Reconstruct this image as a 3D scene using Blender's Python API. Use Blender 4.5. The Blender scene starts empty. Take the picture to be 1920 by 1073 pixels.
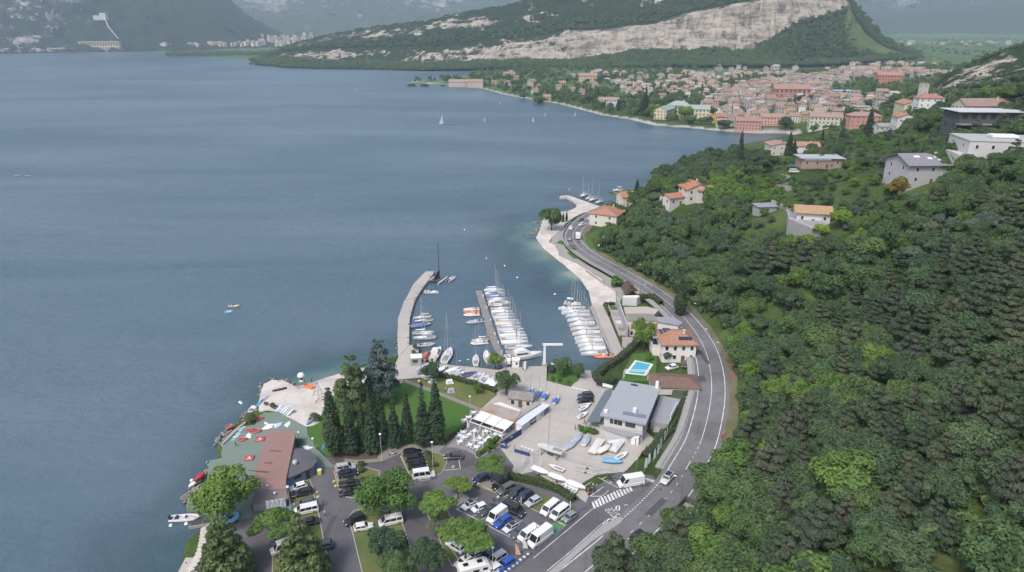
import bpy,bmesh,math,random
import numpy as np
from mathutils import Vector,Matrix
from mathutils.geometry import tessellate_polygon
S = bpy.context.scene
C = S.collection
R = math.radians
PI = math.pi
random.seed(7)

# ------------------------------------------------------------ camera, sky, sun, exposure
cam = bpy.data.objects.new('camera',bpy.data.cameras.new('camera'))
C.objects.link(cam)
cam.location = (0,0,100)
cam.rotation_euler = (R(69.4),0,0)
cam.data.sensor_width = 36
cam.data.lens = 24
cam.data.clip_start = 1
cam.data.clip_end = 40000
S.camera = cam
SUN_EL,SUN_AZ = R(52),R(215)          # azimuth counted clockwise from +Y
world = bpy.data.worlds.new('World')
S.world = world
world.use_nodes = True
wn = world.node_tree
sky = wn.nodes.new('ShaderNodeTexSky')
sky.sky_type = 'NISHITA'
sky.sun_disc = False
sky.sun_elevation = SUN_EL
sky.sun_rotation = SUN_AZ
sky.altitude = 150
sky.air_density = 1.2
sky.dust_density = 5.0
sky.ozone_density = 1.6
bg = wn.nodes['Background']
bg.inputs['Strength'].default_value = 0.12
wn.links.new(sky.outputs[0],bg.inputs['Color'])
sun = bpy.data.lights.new('sun','SUN')
sun.energy = 1.35
sun.angle = R(11)
sun.color = (1.0,0.98,0.96)
so = bpy.data.objects.new('sun',sun)
C.objects.link(so)
sd_ = Vector((math.sin(SUN_AZ) * math.cos(SUN_EL),math.cos(SUN_AZ) * math.cos(SUN_EL),math.sin(SUN_EL)))
so.rotation_euler = (-sd_).to_track_quat('-Z','Y').to_euler()
so.location = (0,0,400)
S.view_settings.view_transform = 'Standard'
S.view_settings.look = 'None'
S.view_settings.exposure = 0.95
S.view_settings.gamma = 1
S.view_settings.use_curve_mapping = False
S.render.engine = 'CYCLES'
S.cycles.use_denoising = True
S.cycles.max_bounces = 6
S.cycles.diffuse_bounces = 3
S.cycles.transparent_max_bounces = 8
S.cycles.volume_bounces = 1

# ------------------------------------------------------------ materials
MATS = {}
def nd(nt,t,**kw):
 n = nt.nodes.new(t)
 for k,v in kw.items():
  if k in n.inputs: n.inputs[k].default_value = v
  else: setattr(n,k,v)
 return n
def ramp(nt,stops):
 r = nt.nodes.new('ShaderNodeValToRGB')
 e = r.color_ramp.elements
 while len(e) < len(stops): e.new(0.5)
 for k,(p,c) in enumerate(stops):
  e[k].position = p; e[k].color = (*c,1)
 return r
def mixc(nt,fac,a,b,blend='MIX'):
 m = nt.nodes.new('ShaderNodeMix'); m.data_type = 'RGBA'; m.blend_type = blend
 for s,v in ((m.inputs[0],fac),(m.inputs[6],a),(m.inputs[7],b)):
  if hasattr(v,'is_linked'): nt.links.new(v,s)
  elif isinstance(v,(int,float)): s.default_value = v
  else: s.default_value = (*v,1)
 return m.outputs[2]
def mathn(nt,op,a,b=0.0,clamp=False):
 m = nt.nodes.new('ShaderNodeMath'); m.operation = op; m.use_clamp = clamp
 for s,v in ((m.inputs[0],a),(m.inputs[1],b)):
  if hasattr(v,'is_linked'): nt.links.new(v,s)
  else: s.default_value = v
 return m.outputs[0]
def noise(nt,scale,detail=3,rough=0.55,vec=None,dist=0.0):
 n = nt.nodes.new('ShaderNodeTexNoise')
 n.inputs['Scale'].default_value = scale; n.inputs['Detail'].default_value = detail
 n.inputs['Roughness'].default_value = rough; n.inputs['Distortion'].default_value = dist
 if vec is not None: nt.links.new(vec,n.inputs['Vector'])
 return n.outputs[0]
def newmat(name):
 m = bpy.data.materials.new(name); m.use_nodes = True
 nt = m.node_tree
 return m,nt,nt.nodes['Principled BSDF']
def coords(nt,world_space=False):
 if world_space:
  return nt.nodes.new('ShaderNodeNewGeometry').outputs['Position']
 return nt.nodes.new('ShaderNodeTexCoord').outputs['Object']
def mat(name,col=(0.5,0.5,0.5),rough=0.6,var=0.12,scale=1.5,metal=0.0,spec=0.5,bump=0.0,tint=False,ws=False,col2=None,crack=0.0,coat=0.0):
 """one surface: base colour with a mottled variation of its own; tint=True takes the colour from the object"""
 if name in MATS: return MATS[name]
 m,nt,b = newmat(name)
 v = coords(nt,ws)
 n1 = noise(nt,scale,4,0.6,v)
 if tint:
  oi = nt.nodes.new('ShaderNodeObjectInfo'); base = oi.outputs['Color']
 else: base = col
 lo,hi = 1 - var,1 + var
 f = mathn(nt,'MULTIPLY_ADD',n1,hi - lo)
 f.node.inputs[2].default_value = lo
 g = nt.nodes.new('ShaderNodeCombineColor')
 for k in range(3): nt.links.new(f,g.inputs[k])
 c = mixc(nt,1.0,base,g.outputs[0],'MULTIPLY')
 if col2:
  n2 = noise(nt,scale * 0.23,3,0.6,v)
  r2 = ramp(nt,[(0.42,(0,0,0)),(0.62,(1,1,1))]); nt.links.new(n2,r2.inputs[0])
  c = mixc(nt,r2.outputs[0],c,col2)
 if crack:
  vo = nt.nodes.new('ShaderNodeTexVoronoi'); vo.feature = 'DISTANCE_TO_EDGE'; vo.inputs['Scale'].default_value = crack
  wob = nt.nodes.new('ShaderNodeVectorMath'); wob.operation = 'MULTIPLY_ADD'; wob.inputs[1].default_value = (2.5,2.5,0); nn = nt.nodes.new('ShaderNodeTexNoise'); nn.inputs['Scale'].default_value = 0.5
  nt.links.new(v,nn.inputs['Vector']); nt.links.new(nn.outputs['Color'],wob.inputs[0]); nt.links.new(v,wob.inputs[2]); nt.links.new(wob.outputs[0],vo.inputs['Vector'])
  cr = ramp(nt,[(0.0,(0.80,)*3),(0.006,(0.90,)*3),(0.016,(1,1,1))]); nt.links.new(vo.outputs['Distance'],cr.inputs[0])
  st = ramp(nt,[(0.3,(0.78,)*3),(0.5,(1,1,1)),(0.75,(1.16,)*3)]); nt.links.new(noise(nt,0.09,5,0.7,v),st.inputs[0])
  c = mixc(nt,1.0,mixc(nt,1.0,c,cr.outputs[0],'MULTIPLY'),st.outputs[0],'MULTIPLY')
 nt.links.new(c,b.inputs['Base Color'])
 b.inputs['Roughness'].default_value = rough
 b.inputs['Metallic'].default_value = metal
 b.inputs['Specular IOR Level'].default_value = spec
 b.inputs['Coat Weight'].default_value = coat
 if bump:
  bp = nd(nt,'ShaderNodeBump',Strength=0.6,Distance=bump)
  nt.links.new(noise(nt,scale * 3,3,0.6,v),bp.inputs['Height'])
  nt.links.new(bp.outputs[0],b.inputs['Normal'])
 MATS[name] = m
 return m

# ------------------------------------------------------------ mesh helpers
WORLD = set()                            # things whose parts are drawn in place, in world metres
def wthing(*a,**k):
 o = thing(*a,**k); WORLD.add(o.name); return o
class MB:
 """collects shapes; obj() links them as one mesh object"""
 def __init__(s): s.v = []; s.f = []; s.m = []
 def add(s,vs,fs,mi=0):
  o = len(s.v); s.v += [tuple(p) for p in vs]
  s.f += [tuple(i + o for i in f) for f in fs]; s.m += [mi] * len(fs); return s
 def box(s,x0,x1,y0,y1,z0,z1,mi=0):
  return s.add([(x0,y0,z0),(x1,y0,z0),(x1,y1,z0),(x0,y1,z0),(x0,y0,z1),(x1,y0,z1),(x1,y1,z1),(x0,y1,z1)],
      [(3,2,1,0),(4,5,6,7),(0,1,5,4),(1,2,6,5),(2,3,7,6),(3,0,4,7)],mi)
 def cbox(s,c,size,rz=0.0,mi=0,rx=0.0):
  m = Matrix.Translation(c) @ Matrix.Rotation(rz,4,'Z') @ Matrix.Rotation(rx,4,'X')
  a,b,d = (q / 2 for q in size)
  vs = [(-a,-b,-d),(a,-b,-d),(a,b,-d),(-a,b,-d),(-a,-b,d),(a,-b,d),(a,b,d),(-a,b,d)]
  return s.add([m @ Vector(q) for q in vs],[(3,2,1,0),(4,5,6,7),(0,1,5,4),(1,2,6,5),(2,3,7,6),(3,0,4,7)],mi)
 def prism(s,poly,z0,z1,mi=0,top=True,bottom=False):
  poly = [tuple(p[:2]) for p in poly]
  if area(poly) < 0: poly = poly[::-1]
  n = len(poly)
  zt = z1 if hasattr(z1,'__len__') else [z1] * n
  vs = [(x,y,z0) for x,y in poly] + [(x,y,zt[i]) for i,(x,y) in enumerate(poly)]
  fs = [(i,(i+1) % n,n + (i+1) % n,n + i) for i in range(n)]
  if top: fs += tri(poly,n)
  if bottom: fs += [t[::-1] for t in tri(poly,0)]
  return s.add(vs,fs,mi)
 def tube(s,pts,r,n=6,mi=0,cap=True):
  pts = [Vector(p) for p in pts]; rs = r if hasattr(r,'__len__') else [r] * len(pts)
  vs = []
  for i,p in enumerate(pts):
   d = (pts[min(i+1,len(pts)-1)] - pts[max(i-1,0)]).normalized()
   a = d.orthogonal().normalized() if abs(d.z) < 0.9 else Vector((1,0,0))
   a = (a - d * a.dot(d)).normalized(); b = d.cross(a)
   vs += [p + (a * math.cos(2*PI*k/n) + b * math.sin(2*PI*k/n)) * rs[i] for k in range(n)]
  fs = [(i*n+k,i*n+(k+1) % n,(i+1)*n+(k+1) % n,(i+1)*n+k) for i in range(len(pts)-1) for k in range(n)]
  if cap: fs += [tuple(range(n))[::-1],tuple((len(pts)-1)*n + k for k in range(n))]
  return s.add(vs,fs,mi)
 def lathe(s,prof,n=10,c=(0,0,0),mi=0):
  vs = [(c[0] + r*math.cos(2*PI*k/n),c[1] + r*math.sin(2*PI*k/n),c[2] + z) for r,z in prof for k in range(n)]
  fs = [(i*n+k,i*n+(k+1) % n,(i+1)*n+(k+1) % n,(i+1)*n+k) for i in range(len(prof)-1) for k in range(n)]
  return s.add(vs,fs,mi)
 def loft(s,rings,closed=True,caps=True,mi=0):
  n = len(rings[0]); vs = [p for r in rings for p in r]
  kk = n if closed else n - 1
  fs = [(i*n+k,i*n+(k+1) % n,(i+1)*n+(k+1) % n,(i+1)*n+k) for i in range(len(rings)-1) for k in range(kk)]
  if caps and closed: fs += [tuple(range(n))[::-1],tuple((len(rings)-1)*n + k for k in range(n))]
  return s.add(vs,fs,mi)
 def quad(s,*p,mi=0):
  return s.add(p,[tuple(range(len(p)))],mi)
 def obj(s,name,mats,parent=None,smooth=False,color=None,loc=None):
  if parent is not None and parent.name in WORLD:
   q = parent.location if parent.parent is None else parent.parent.location
   s.v = [(x-q.x,y-q.y,z-q.z) for x,y,z in s.v]
  me = bpy.data.meshes.new(name)
  me.from_pydata(s.v,[],s.f)
  for m in (mats if isinstance(mats,(list,tuple)) else [mats]): me.materials.append(m)
  if any(s.m): me.polygons.foreach_set('material_index',s.m)
  if smooth: me.polygons.foreach_set('use_smooth',[True] * len(s.f))
  me.update()
  o = bpy.data.objects.new(name,me); C.objects.link(o)
  if parent is not None:
   o.parent = parent
   if parent.name in WORLD: WORLD.add(o.name)
  if color is not None: o.color = (*color,1)
  if loc is not None: o.location = loc
  return o
def area(p): return sum(p[i][0]*p[(i+1) % len(p)][1] - p[(i+1) % len(p)][0]*p[i][1] for i in range(len(p))) / 2
def tri(poly,off):
 t = tessellate_polygon([[Vector((x,y,0)) for x,y in poly]])
 out = []
 for a,b,c in t:
  pa,pb,pc = poly[a],poly[b],poly[c]
  w = (pb[0]-pa[0])*(pc[1]-pa[1]) - (pc[0]-pa[0])*(pb[1]-pa[1])
  out.append((a+off,b+off,c+off) if w > 0 else (a+off,c+off,b+off))
 return out
def tag(o,label=None,cat=None,group=None,kind=None):
 if label: o['label'] = label
 if cat: o['category'] = cat
 if group: o['group'] = group
 if kind: o['kind'] = kind
 return o
def thing(name,label,cat,loc=(0,0,0),rz=0.0,group=None):
 o = bpy.data.objects.new(name,None); C.objects.link(o)
 o.empty_display_size = 0.2
 o.location = loc if len(loc) == 3 else (*loc,Z0); o.rotation_euler = (0,0,rz)
 return tag(o,label,cat,group)
KIDS = {}
def kids(o):
 return [c for c in bpy.data.objects if c.parent == o] if o.name not in KIDS else KIDS[o.name]
def freeze(o):
 """remember a finished thing's parts so that copies are quick"""
 KIDS[o.name] = [c for c in o.children]
 for c in KIDS[o.name]: KIDS[c.name] = [d for d in c.children]
 return o
def dup(root,loc,rz=0.0,label=None,cat=None,group=None,color=None,scale=None,paint=('body',)):
 r = root.copy(); C.objects.link(r)
 r.location = loc if len(loc) == 3 else (*loc,Z0); r.rotation_euler = (0,0,rz)
 if scale is not None: r.scale = (scale,)*3 if isinstance(scale,(int,float)) else scale
 tag(r,label,cat,group)
 if color and r.type == 'MESH': r.color = (*color,1)
 for ch in KIDS[root.name]:
  c = ch.copy(); C.objects.link(c); c.parent = r
  if color and ch.name.split('.')[0] in paint: c.color = (*color,1)
  for g in KIDS[ch.name]:
   d = g.copy(); C.objects.link(d); d.parent = c
   if color and g.name.split('.')[0] in paint: d.color = (*color,1)
 return r
def struct(o): o['kind'] = 'structure'; return o
def heading(a,b): return math.atan2(b[1]-a[1],b[0]-a[0])
def mid(a,b,t=0.5): return (a[0]+(b[0]-a[0])*t,a[1]+(b[1]-a[1])*t)
def dist(a,b): return math.hypot(b[0]-a[0],b[1]-a[1])
def offset(line,d):
 out = []
 for i,p in enumerate(line):
  a,b = line[max(i-1,0)],line[min(i+1,len(line)-1)]
  l = max(dist(a,b),1e-6); out.append((p[0] - (b[1]-a[1])/l*d,p[1] + (b[0]-a[0])/l*d))
 return out
def spline(pts,n=8):
 """Catmull-Rom through the points"""
 out = []; P_ = [pts[0]] + list(pts) + [pts[-1]]
 for i in range(1,len(P_)-2):
  p0,p1,p2,p3 = P_[i-1:i+3]
  for k in range(n):
   t = k / n
   out.append(tuple(0.5*(2*b + (c-a)*t + (2*a-5*b+4*c-d)*t*t + (3*b-a-3*c+d)*t**3) for a,b,c,d in zip(p0,p1,p2,p3)))
 return out + [tuple(pts[-1])]
def resample(line,step):
 out = [line[0]]; acc = 0.0
 for a,b in zip(line,line[1:]):
  l = dist(a,b); t = step - acc
  while t <= l:
   out.append(mid(a,b,t / l)); t += step
  acc = (acc + l) % step if l else acc
 return out
Z0 = 1.25
ORD = 'first second third fourth fifth sixth seventh eighth ninth tenth eleventh twelfth thirteenth fourteenth fifteenth sixteenth seventeenth eighteenth nineteenth twentieth twenty-first'.split()
# cheap lattice noise for shaping terrain
_rng = np.random.default_rng(3)
_lat = _rng.random((256,256))
def vnoise(x,y):
 x = np.asarray(x,float); y = np.asarray(y,float)
 xi = np.floor(x).astype(int); yi = np.floor(y).astype(int); fx = x - xi; fy = y - yi
 fx = fx*fx*(3-2*fx); fy = fy*fy*(3-2*fy)
 g = lambda a,b: _lat[a % 256,b % 256]
 return (g(xi,yi)*(1-fx)+g(xi+1,yi)*fx)*(1-fy) + (g(xi,yi+1)*(1-fx)+g(xi+1,yi+1)*fx)*fy
def fbm(x,y,o=4):
 return sum(0.5**k * (vnoise(x*2**k + 17.3*k,y*2**k + 5.1*k) - 0.5) for k in range(o))
def inside(X,Y,poly):
 r = np.zeros(X.shape,bool); n = len(poly)
 for i in range(n):
  (x1,y1),(x2,y2) = poly[i],poly[(i+1) % n]
  if y1 == y2: continue
  c = ((y1 > Y) != (y2 > Y)) & (X < (x2-x1)*(Y-y1)/(y2-y1)+x1)
  r ^= c
 return r
def dline(X,Y,line,closed=False):
 d = np.full(X.shape,1e9); pts = list(line) + ([line[0]] if closed else [])
 for (x1,y1),(x2,y2) in zip(pts,pts[1:]):
  vx,vy = x2-x1,y2-y1; L = vx*vx+vy*vy or 1e-9
  t = np.clip(((X-x1)*vx+(Y-y1)*vy)/L,0,1)
  d = np.minimum(d,np.hypot(X-x1-t*vx,Y-y1-t*vy))
 return d
def smooth01(a,b,x):
 t = np.clip((x-a)/(b-a),0,1); return t*t*(3-2*t)

# ------------------------------------------------------------ the shape of the land (metres; camera stands over 0, 0)
SHORE_NEAR = ([(-62.9,99.6),(-65.9,106.1),(-66.4,110.5),(-67.7,114.2),(-66.4,116.7),(-66.4,123.9),(-67.4,124.6),(-73.0,125.3),(-74.5,129.1),(-73.8,132.9),(-73.2,136.4),(-73.0,142.2),(-72.5,144.2),(-75.8,149.6),(-75.7,156.0),(-73.7,164.9),(-73.5,167.1),(-71.1,166.5),(-74.0,176.4),(-75.1,182.9),(-73.3,185.2),(-70.2,185.2),(-66.2,182.2),(-63.9,181.6),(-60.8,184.0),(-55.8,188.3),(-51.1,192.2),(-44.5,196.7),(-37.5,200.9)]
 + [(-37.8,205.0),(-36.7,209.2),(-34.7,209.2),(-31.7,209.2),(-30.6,200.4),(-32.2,198.5),(-29.1,197.1),(-23.2,195.2),(-12.8,193.3),(-4.0,191.2),(-2.0,193.3),(11.6,194.0)]
 + [(11.2,195.2),(13.7,196.1),(19.5,194.6),(21.1,187.1),(24.7,186.4),(25.5,185.8),(29.1,193.8),(33.5,199.2)]
 + [(33.7,199.2),(32.7,218.8),(31.3,244.2),(30.2,260.9),(28.5,273.7)]
 + [(28.2,276.0),(21.9,296.8),(14.6,318.7),(11.6,335.0),(13.5,345.9),(16.5,364.8),(17.7,375.0),(18.8,388.4),(28.0,389.8),(33.0,391.2),(38.8,401.3),(39.7,411.9),(35.0,427.2),(30.3,425.9),(31.0,430.2),(36.2,433.6),(53.3,402.8),(61.4,414.4),(72.1,421.4)]
 + [(62,440),(88,452),(96,470),(118,505),(160,565),(215,640)])
SHORE_TOWN = [(292.5,687.0),(279.9,713.0),(252.5,713.0),(218.6,728.8),(191.0,753.7),(159.7,771.2),(139.4,828.8),(112.4,866.3),(68.4,1001.3),(24.5,1080.8),(-13.1,1153.8),(-57.9,1283.0),(-102.1,1358.7),(-166.6,1386.0),(-212.3,1414.2),(-212.3,1474.4),(-129.7,1574.5),(-77.6,1730.5),(-164.6,1920.1),(-332.8,2031.0),(-505.6,2122.8),(-646.3,2171.8),(-759.2,2295.3),(-860.3,2497.7),(-1055.0,2906.4),(-1340.8,3236.3),(-1870.7,3897.8),(-2189.4,4063.6),(-2579.3,4063.6),(-2800.6,3951.6),(-3675.7,3951.6)]
LAND = SHORE_NEAR + SHORE_TOWN + [(-9000,4200),(-9000,30000),(14000,30000),(14000,-800),(-64,-800),(-64,60)]
ROAD_R = spline([(-60,30),(-30,58),(-5,80),(10,95),(24.4,109.5),(38.2,125.2),(46,137.5),(53.0,150.5),(61.1,172.3),(65.7,194.3),(66.6,213.3),(64.6,233.4),(60.1,250.5),(54.5,265),(48.1,279.7),(41.2,294.5),(36.2,308.9),(34.0,322.5),(35.2,335.1),(38.8,348.6),(46,365.6),(56,382),(72,402),(86,428),(100,450)],6)
def road_z(y): return 1.45 + 1.55 * float(smooth01(140,185,np.array(y)))
HILL = [(147,250,45),(118,261,32),(85,321,20),(187,261,55),(236,347,56),(163,365,30),(200,504,15),(116,331,22),(132,366,26),(184,292,50),(200,347,38),(245,478,22),(174,346,30),(273,589,12),(370,711,10),(356,618,30),(415,741,32),(361,691,34),(435,900,22),(302,494,40),(251,356,66),(360,567,50),(104,269,26),(93,274,20),(96,219,36),(71,301,12),(60,338,7)]
HILL += [(66,150,5),(100,150,21),(140,150,40),(180,150,56),(80,200,6),(110,200,22),(150,200,42),(200,200,62),(86,250,14),(112,250,27),(210,250,54),(270,250,66),
   (40,100,7),(60,100,16),(85,100,30),(130,100,47),(20,60,8),(60,60,24),(90,60,38),(140,60,58),(0,20,12),(60,20,34),(140,20,62),(300,150,95),(300,60,100),(320,300,68),(420,420,66),
   (62,285,9),(56,300,8),(50,330,6),(70,340,14),(66,375,7),(100,420,7),(130,480,7),(330,560,34),(450,650,34),(600,760,30),(900,1000,36),(800,650,46),(760,1150,16),(1200,1300,22),(700,1350,14),(640,560,60),
   (330,800,3),(300,900,4),(400,1000,6),(150,1000,3),(0,1300,3),(-150,1420,2),(500,1500,8),(0,1800,8),(1000,1900,14),(300,2300,14),(1800,2600,20),(3200,2200,40),(3000,4000,30),(1200,4200,22),(6000,6000,60),(2500,7500,60),(-400,3200,10),(-1200,4300,12),(-3000,4700,20)]
def tps_fit(P_):
 p = np.array(P_,float); n = len(p); q = p[:,:2] / 300
 d = np.hypot(q[:,None,0]-q[None,:,0],q[:,None,1]-q[None,:,1])
 A = np.zeros((n+3,n+3)); A[:n,:n] = d + np.eye(n)*0.02
 A[:n,n] = 1; A[:n,n+1:] = q; A[n,:n] = 1; A[n+1:,:n] = q.T
 return q,np.linalg.solve(A,np.concatenate([p[:,2],np.zeros(3)]))
_pins = [(x+1.5,y,road_z(y)) for x,y in ROAD_R[12::5]]
_q,_w = tps_fit(HILL + _pins)
_LANE = [p for p in ROAD_R]
FLAT = SHORE_NEAR[:86] + [(40,372)] + [p for p in offset(ROAD_R,0.5)[::-1] if p[1] < 372 and p[1] > 40]
SANDS = [[(29.9,244.2),(30.2,260.9),(28.5,273.7),(23.0,291.0)] + [(28.2,276.0),(21.9,296.8),(14.6,318.7),(11.6,335.0),(13.5,345.9)] + [(18.4,337.2),(20.4,324.6),(22.7,318.6),(23.7,307.2),(29.4,295.7),(39.2,274.0),(39.4,263.8)] + [(33.8,280.9),(38.9,264.6),(42.4,257.7),(40.9,241.1)],
 [(-66.6,182.2),(-63.9,181.4),(-60.8,184.1),(-55.8,188.3),(-51.1,192.2),(-39.3,196.3)] + [(-37.1,187.8),(-49.3,184.6),(-53.8,180.8),(-58.8,177.2),(-62.5,176.0)]]
def height(X,Y):
 X = np.asarray(X,float); Y = np.asarray(Y,float)
 h = np.full(X.shape,_w[-3]) + _w[-2]*X/300 + _w[-1]*Y/300
 for (a,b),w in zip(_q,_w[:-3]): h += w*np.hypot(X/300-a,Y/300-b)
 far = smooth01(5000,9000,np.hypot(X,Y))
 h = np.clip(h*(1-far) + 60*far,1.0,400)
 rocky = smooth01(560,900,X) * smooth01(500,800,Y)
 h += rocky*smooth01(20,80,h)*fbm(X/60,Y/60)*40 + smooth01(4,30,h)*fbm(X/22,Y/22)*4.0*(1-rocky)
 fl = inside(X,Y,FLAT)
 h = np.where(fl,1.1,h)
 dr = dline(X,Y,offset(ROAD_R,4)[::2]); rz = 1.45 + 1.55*smooth01(140,185,Y) - 0.12
 k = smooth01(15,6.5,dr)
 k = np.where(fl,0.0,k)
 h = h*(1-k) + rz*k
 sd = dline(X,Y,LAND[:-4]) * np.where(inside(X,Y,LAND),1,-1)
 s = np.where(Y > 850,0.05,0.35)
 h = np.where(sd < 0,np.maximum(sd*0.2,-6) - 0.1,np.minimum(h,0.05 + sd*s))
 for p in SANDS: h = np.where(inside(X,Y,p),np.minimum(h,-0.4),h)
 return h,sd
def hz(x,y): return float(height(np.array([x]),np.array([y]))[0][0])
def gz(x0,x1,s0,g):
 out = [x0]; s = s0
 while out[-1] < x1: out.append(out[-1]+s); s *= g
 return out
xs = np.array([-9000,-6500,-5000,-4000,-3300,-2800,-2400,-2000,-1700,-1400,-1150,-950,-780,-640,-520,-420,-340,-270,-215,-170,-135,-110] + list(np.arange(-92,330,3.2)) + gz(330,9000,5,1.045))
ys = np.array([-300,-200,-120,-60] + list(np.arange(-20,440,3.2)) + gz(440,26000,4,1.026))
GX,GY = np.meshgrid(xs,ys)
GH,GSD = height(GX,GY)
def grid_mesh(name,X,Y,Z,m,attrs=None,smooth=True):
 ny,nx = X.shape
 me = bpy.data.meshes.new(name)
 v = np.stack([X,Y,Z],-1).reshape(-1,3)
 i = np.arange(ny*nx).reshape(ny,nx)
 f = np.stack([i[:-1,:-1],i[:-1,1:],i[1:,1:],i[1:,:-1]],-1).reshape(-1,4)
 me.vertices.add(len(v)); me.vertices.foreach_set('co',v.ravel())
 me.loops.add(f.size); me.loops.foreach_set('vertex_index',f.ravel().astype(np.int32))
 me.polygons.add(len(f)); me.polygons.foreach_set('loop_start',np.arange(0,f.size,4,dtype=np.int32))
 me.update(calc_edges=True); me.validate()
 me.polygons.foreach_set('use_smooth',[smooth]*len(f))
 for k,a in (attrs or {}).items():
  at = me.attributes.new(k,'FLOAT','POINT'); at.data.foreach_set('value',np.asarray(a,np.float32).ravel())
 me.materials.append(m)
 o = bpy.data.objects.new(name,me); C.objects.link(o)
 return o
def attr(nt,name):
 a = nt.nodes.new('ShaderNodeAttribute'); a.attribute_name = name; return a.outputs['Fac']

# ground: soil and grass mottling, rock where the attribute says so, dry fields in the valley
m,nt,b = newmat('ground_soil')
w = coords(nt,True)
n1 = noise(nt,0.035,5,0.6,w); n2 = noise(nt,0.6,4,0.65,w); n3 = noise(nt,0.008,3,0.5,w)
r1 = ramp(nt,[(0.35,(0.030,0.050,0.016)),(0.55,(0.055,0.085,0.026)),(0.72,(0.10,0.11,0.045))]); nt.links.new(n1,r1.inputs[0])
r3 = ramp(nt,[(0.42,(0.045,0.085,0.03)),(0.5,(0.10,0.15,0.05)),(0.6,(0.05,0.10,0.035))]); nt.links.new(n3,r3.inputs[0])
fields = mixc(nt,attr(nt,'plain'),r1.outputs[0],r3.outputs[0])
rk = ramp(nt,[(0.3,(0.13,0.12,0.11)),(0.5,(0.27,0.25,0.22)),(0.7,(0.38,0.35,0.31))])
mp = nt.nodes.new('ShaderNodeMapping'); mp.inputs['Scale'].default_value = (0.02,0.02,0.25); mp.inputs['Rotation'].default_value = (0.2,0.35,0)
nt.links.new(w,mp.inputs[0]); nt.links.new(noise(nt,1.0,5,0.65,mp.outputs[0]),rk.inputs[0])
col = mixc(nt,attr(nt,'rock'),fields,rk.outputs[0])
sh = ramp(nt,[(0.3,(0.28,0.26,0.23)),(0.7,(0.42,0.39,0.35))]); nt.links.new(n2,sh.inputs[0])
col = mixc(nt,attr(nt,'shingle'),col,sh.outputs[0])
g = ramp(nt,[(0.3,(0.75,)*3),(0.7,(1.2,)*3)]); nt.links.new(n2,g.inputs[0])
nt.links.new(mixc(nt,1.0,col,g.outputs[0],'MULTIPLY'),b.inputs['Base Color'])
b.inputs['Roughness'].default_value = 0.95; b.inputs['Specular IOR Level'].default_value = 0.1
bp = nd(nt,'ShaderNodeBump',Strength=0.7,Distance=0.5); nt.links.new(n2,bp.inputs['Height']); nt.links.new(bp.outputs[0],b.inputs['Normal'])
rock = smooth01(0.42,0.62,np.hypot(*np.gradient(GH,ys,xs))[...] + 0.5*fbm(GX/40,GY/40)) * smooth01(500,640,GX)*smooth01(500,700,GY)
grad = np.gradient(GH,ys,xs); slope = np.hypot(grad[0],grad[1])
rock = smooth01(0.36,0.5,slope + 0.35*fbm(GX/30,GY/30)) * smooth01(480,560,GX) * smooth01(560,700,GY)
ground = struct(grid_mesh('ground',GX,GY,GH,m,{'rock': rock,'plain': smooth01(900,1300,GY),'shingle': (GSD < 9)*(GSD > -4)*(GY > 700)*1.0*(GY < 1700)}))

# lake: one sheet; the bed shows through as paler green in the shallows
m,nt,b = newmat('lake_water')
w = coords(nt,True)
sha = attr(nt,'shallow')
mpw = nt.nodes.new('ShaderNodeMapping'); mpw.inputs['Scale'].default_value = (0.45,1.6,1.0); mpw.inputs['Rotation'].default_value = (0,0,R(-12)); nt.links.new(w,mpw.inputs[0])
deep_sheen = ramp(nt,[(0.38,(0.050,0.086,0.114)),(0.62,(0.092,0.130,0.158))]); nt.links.new(noise(nt,0.005,5,0.6,mpw.outputs[0],0.5),deep_sheen.inputs[0])  # deep-water colour with sky glare and pale lanes of sheen painted in
sc = ramp(nt,[(0.0,(0,0,0)),(0.35,(0.045,0.095,0.105)),(0.75,(0.10,0.15,0.135)),(1.0,(0.20,0.22,0.19))])
nt.links.new(sha,sc.inputs[0])
f = mathn(nt,'MULTIPLY',sha,3.0,True)
nt.links.new(mixc(nt,f,deep_sheen.outputs[0],sc.outputs[0]),b.inputs['Base Color'])
b.inputs['IOR'].default_value = 1.33
b.inputs['Roughness'].default_value = 0.3
mp = nt.nodes.new('ShaderNodeMapping'); mp.inputs['Scale'].default_value = (0.55,1.0,1.0); mp.inputs['Rotation'].default_value = (0,0,R(-14)); nt.links.new(w,mp.inputs[0])
wv = mathn(nt,'MULTIPLY_ADD',noise(nt,0.55,4,0.62,mp.outputs[0],0.6),0.8)
nt.links.new(mathn(nt,'MULTIPLY',noise(nt,0.09,3,0.55,mp.outputs[0],0.8),2.2),wv.node.inputs[2])
calm = ramp(nt,[(0.36,(0.35,)*3),(0.64,(1.0,)*3)]); nt.links.new(noise(nt,0.006,3,0.6,mp.outputs[0],1.0),calm.inputs[0])
bp = nd(nt,'ShaderNodeBump',Strength=1.0,Distance=0.55)
nt.links.new(mathn(nt,'MULTIPLY',wv,calm.outputs[0]),bp.inputs['Height']); nt.links.new(bp.outputs[0],b.inputs['Normal'])
wx = np.array([-9500,-6000,-3000,-1600,-900,-500,-300,-200,-150] + list(np.arange(-120,140,2.0)) + [150,170,200,240,280,340,420,600])
wy = np.array([-400,-100,0,40] + list(np.arange(70,460,2.0)) + [470,490,520,560,620,680,740,800,900,1000,1100,1200,1350,1500,1800,2200,2700,3300,4000,5200,7000])
WX,WY = np.meshgrid(wx,wy)
beachy = [(SHORE_NEAR[i],1.0) for i in ()]
WS = dline(WX,WY,LAND[:-4]) * np.where(inside(WX,WY,LAND),-1,1)
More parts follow.
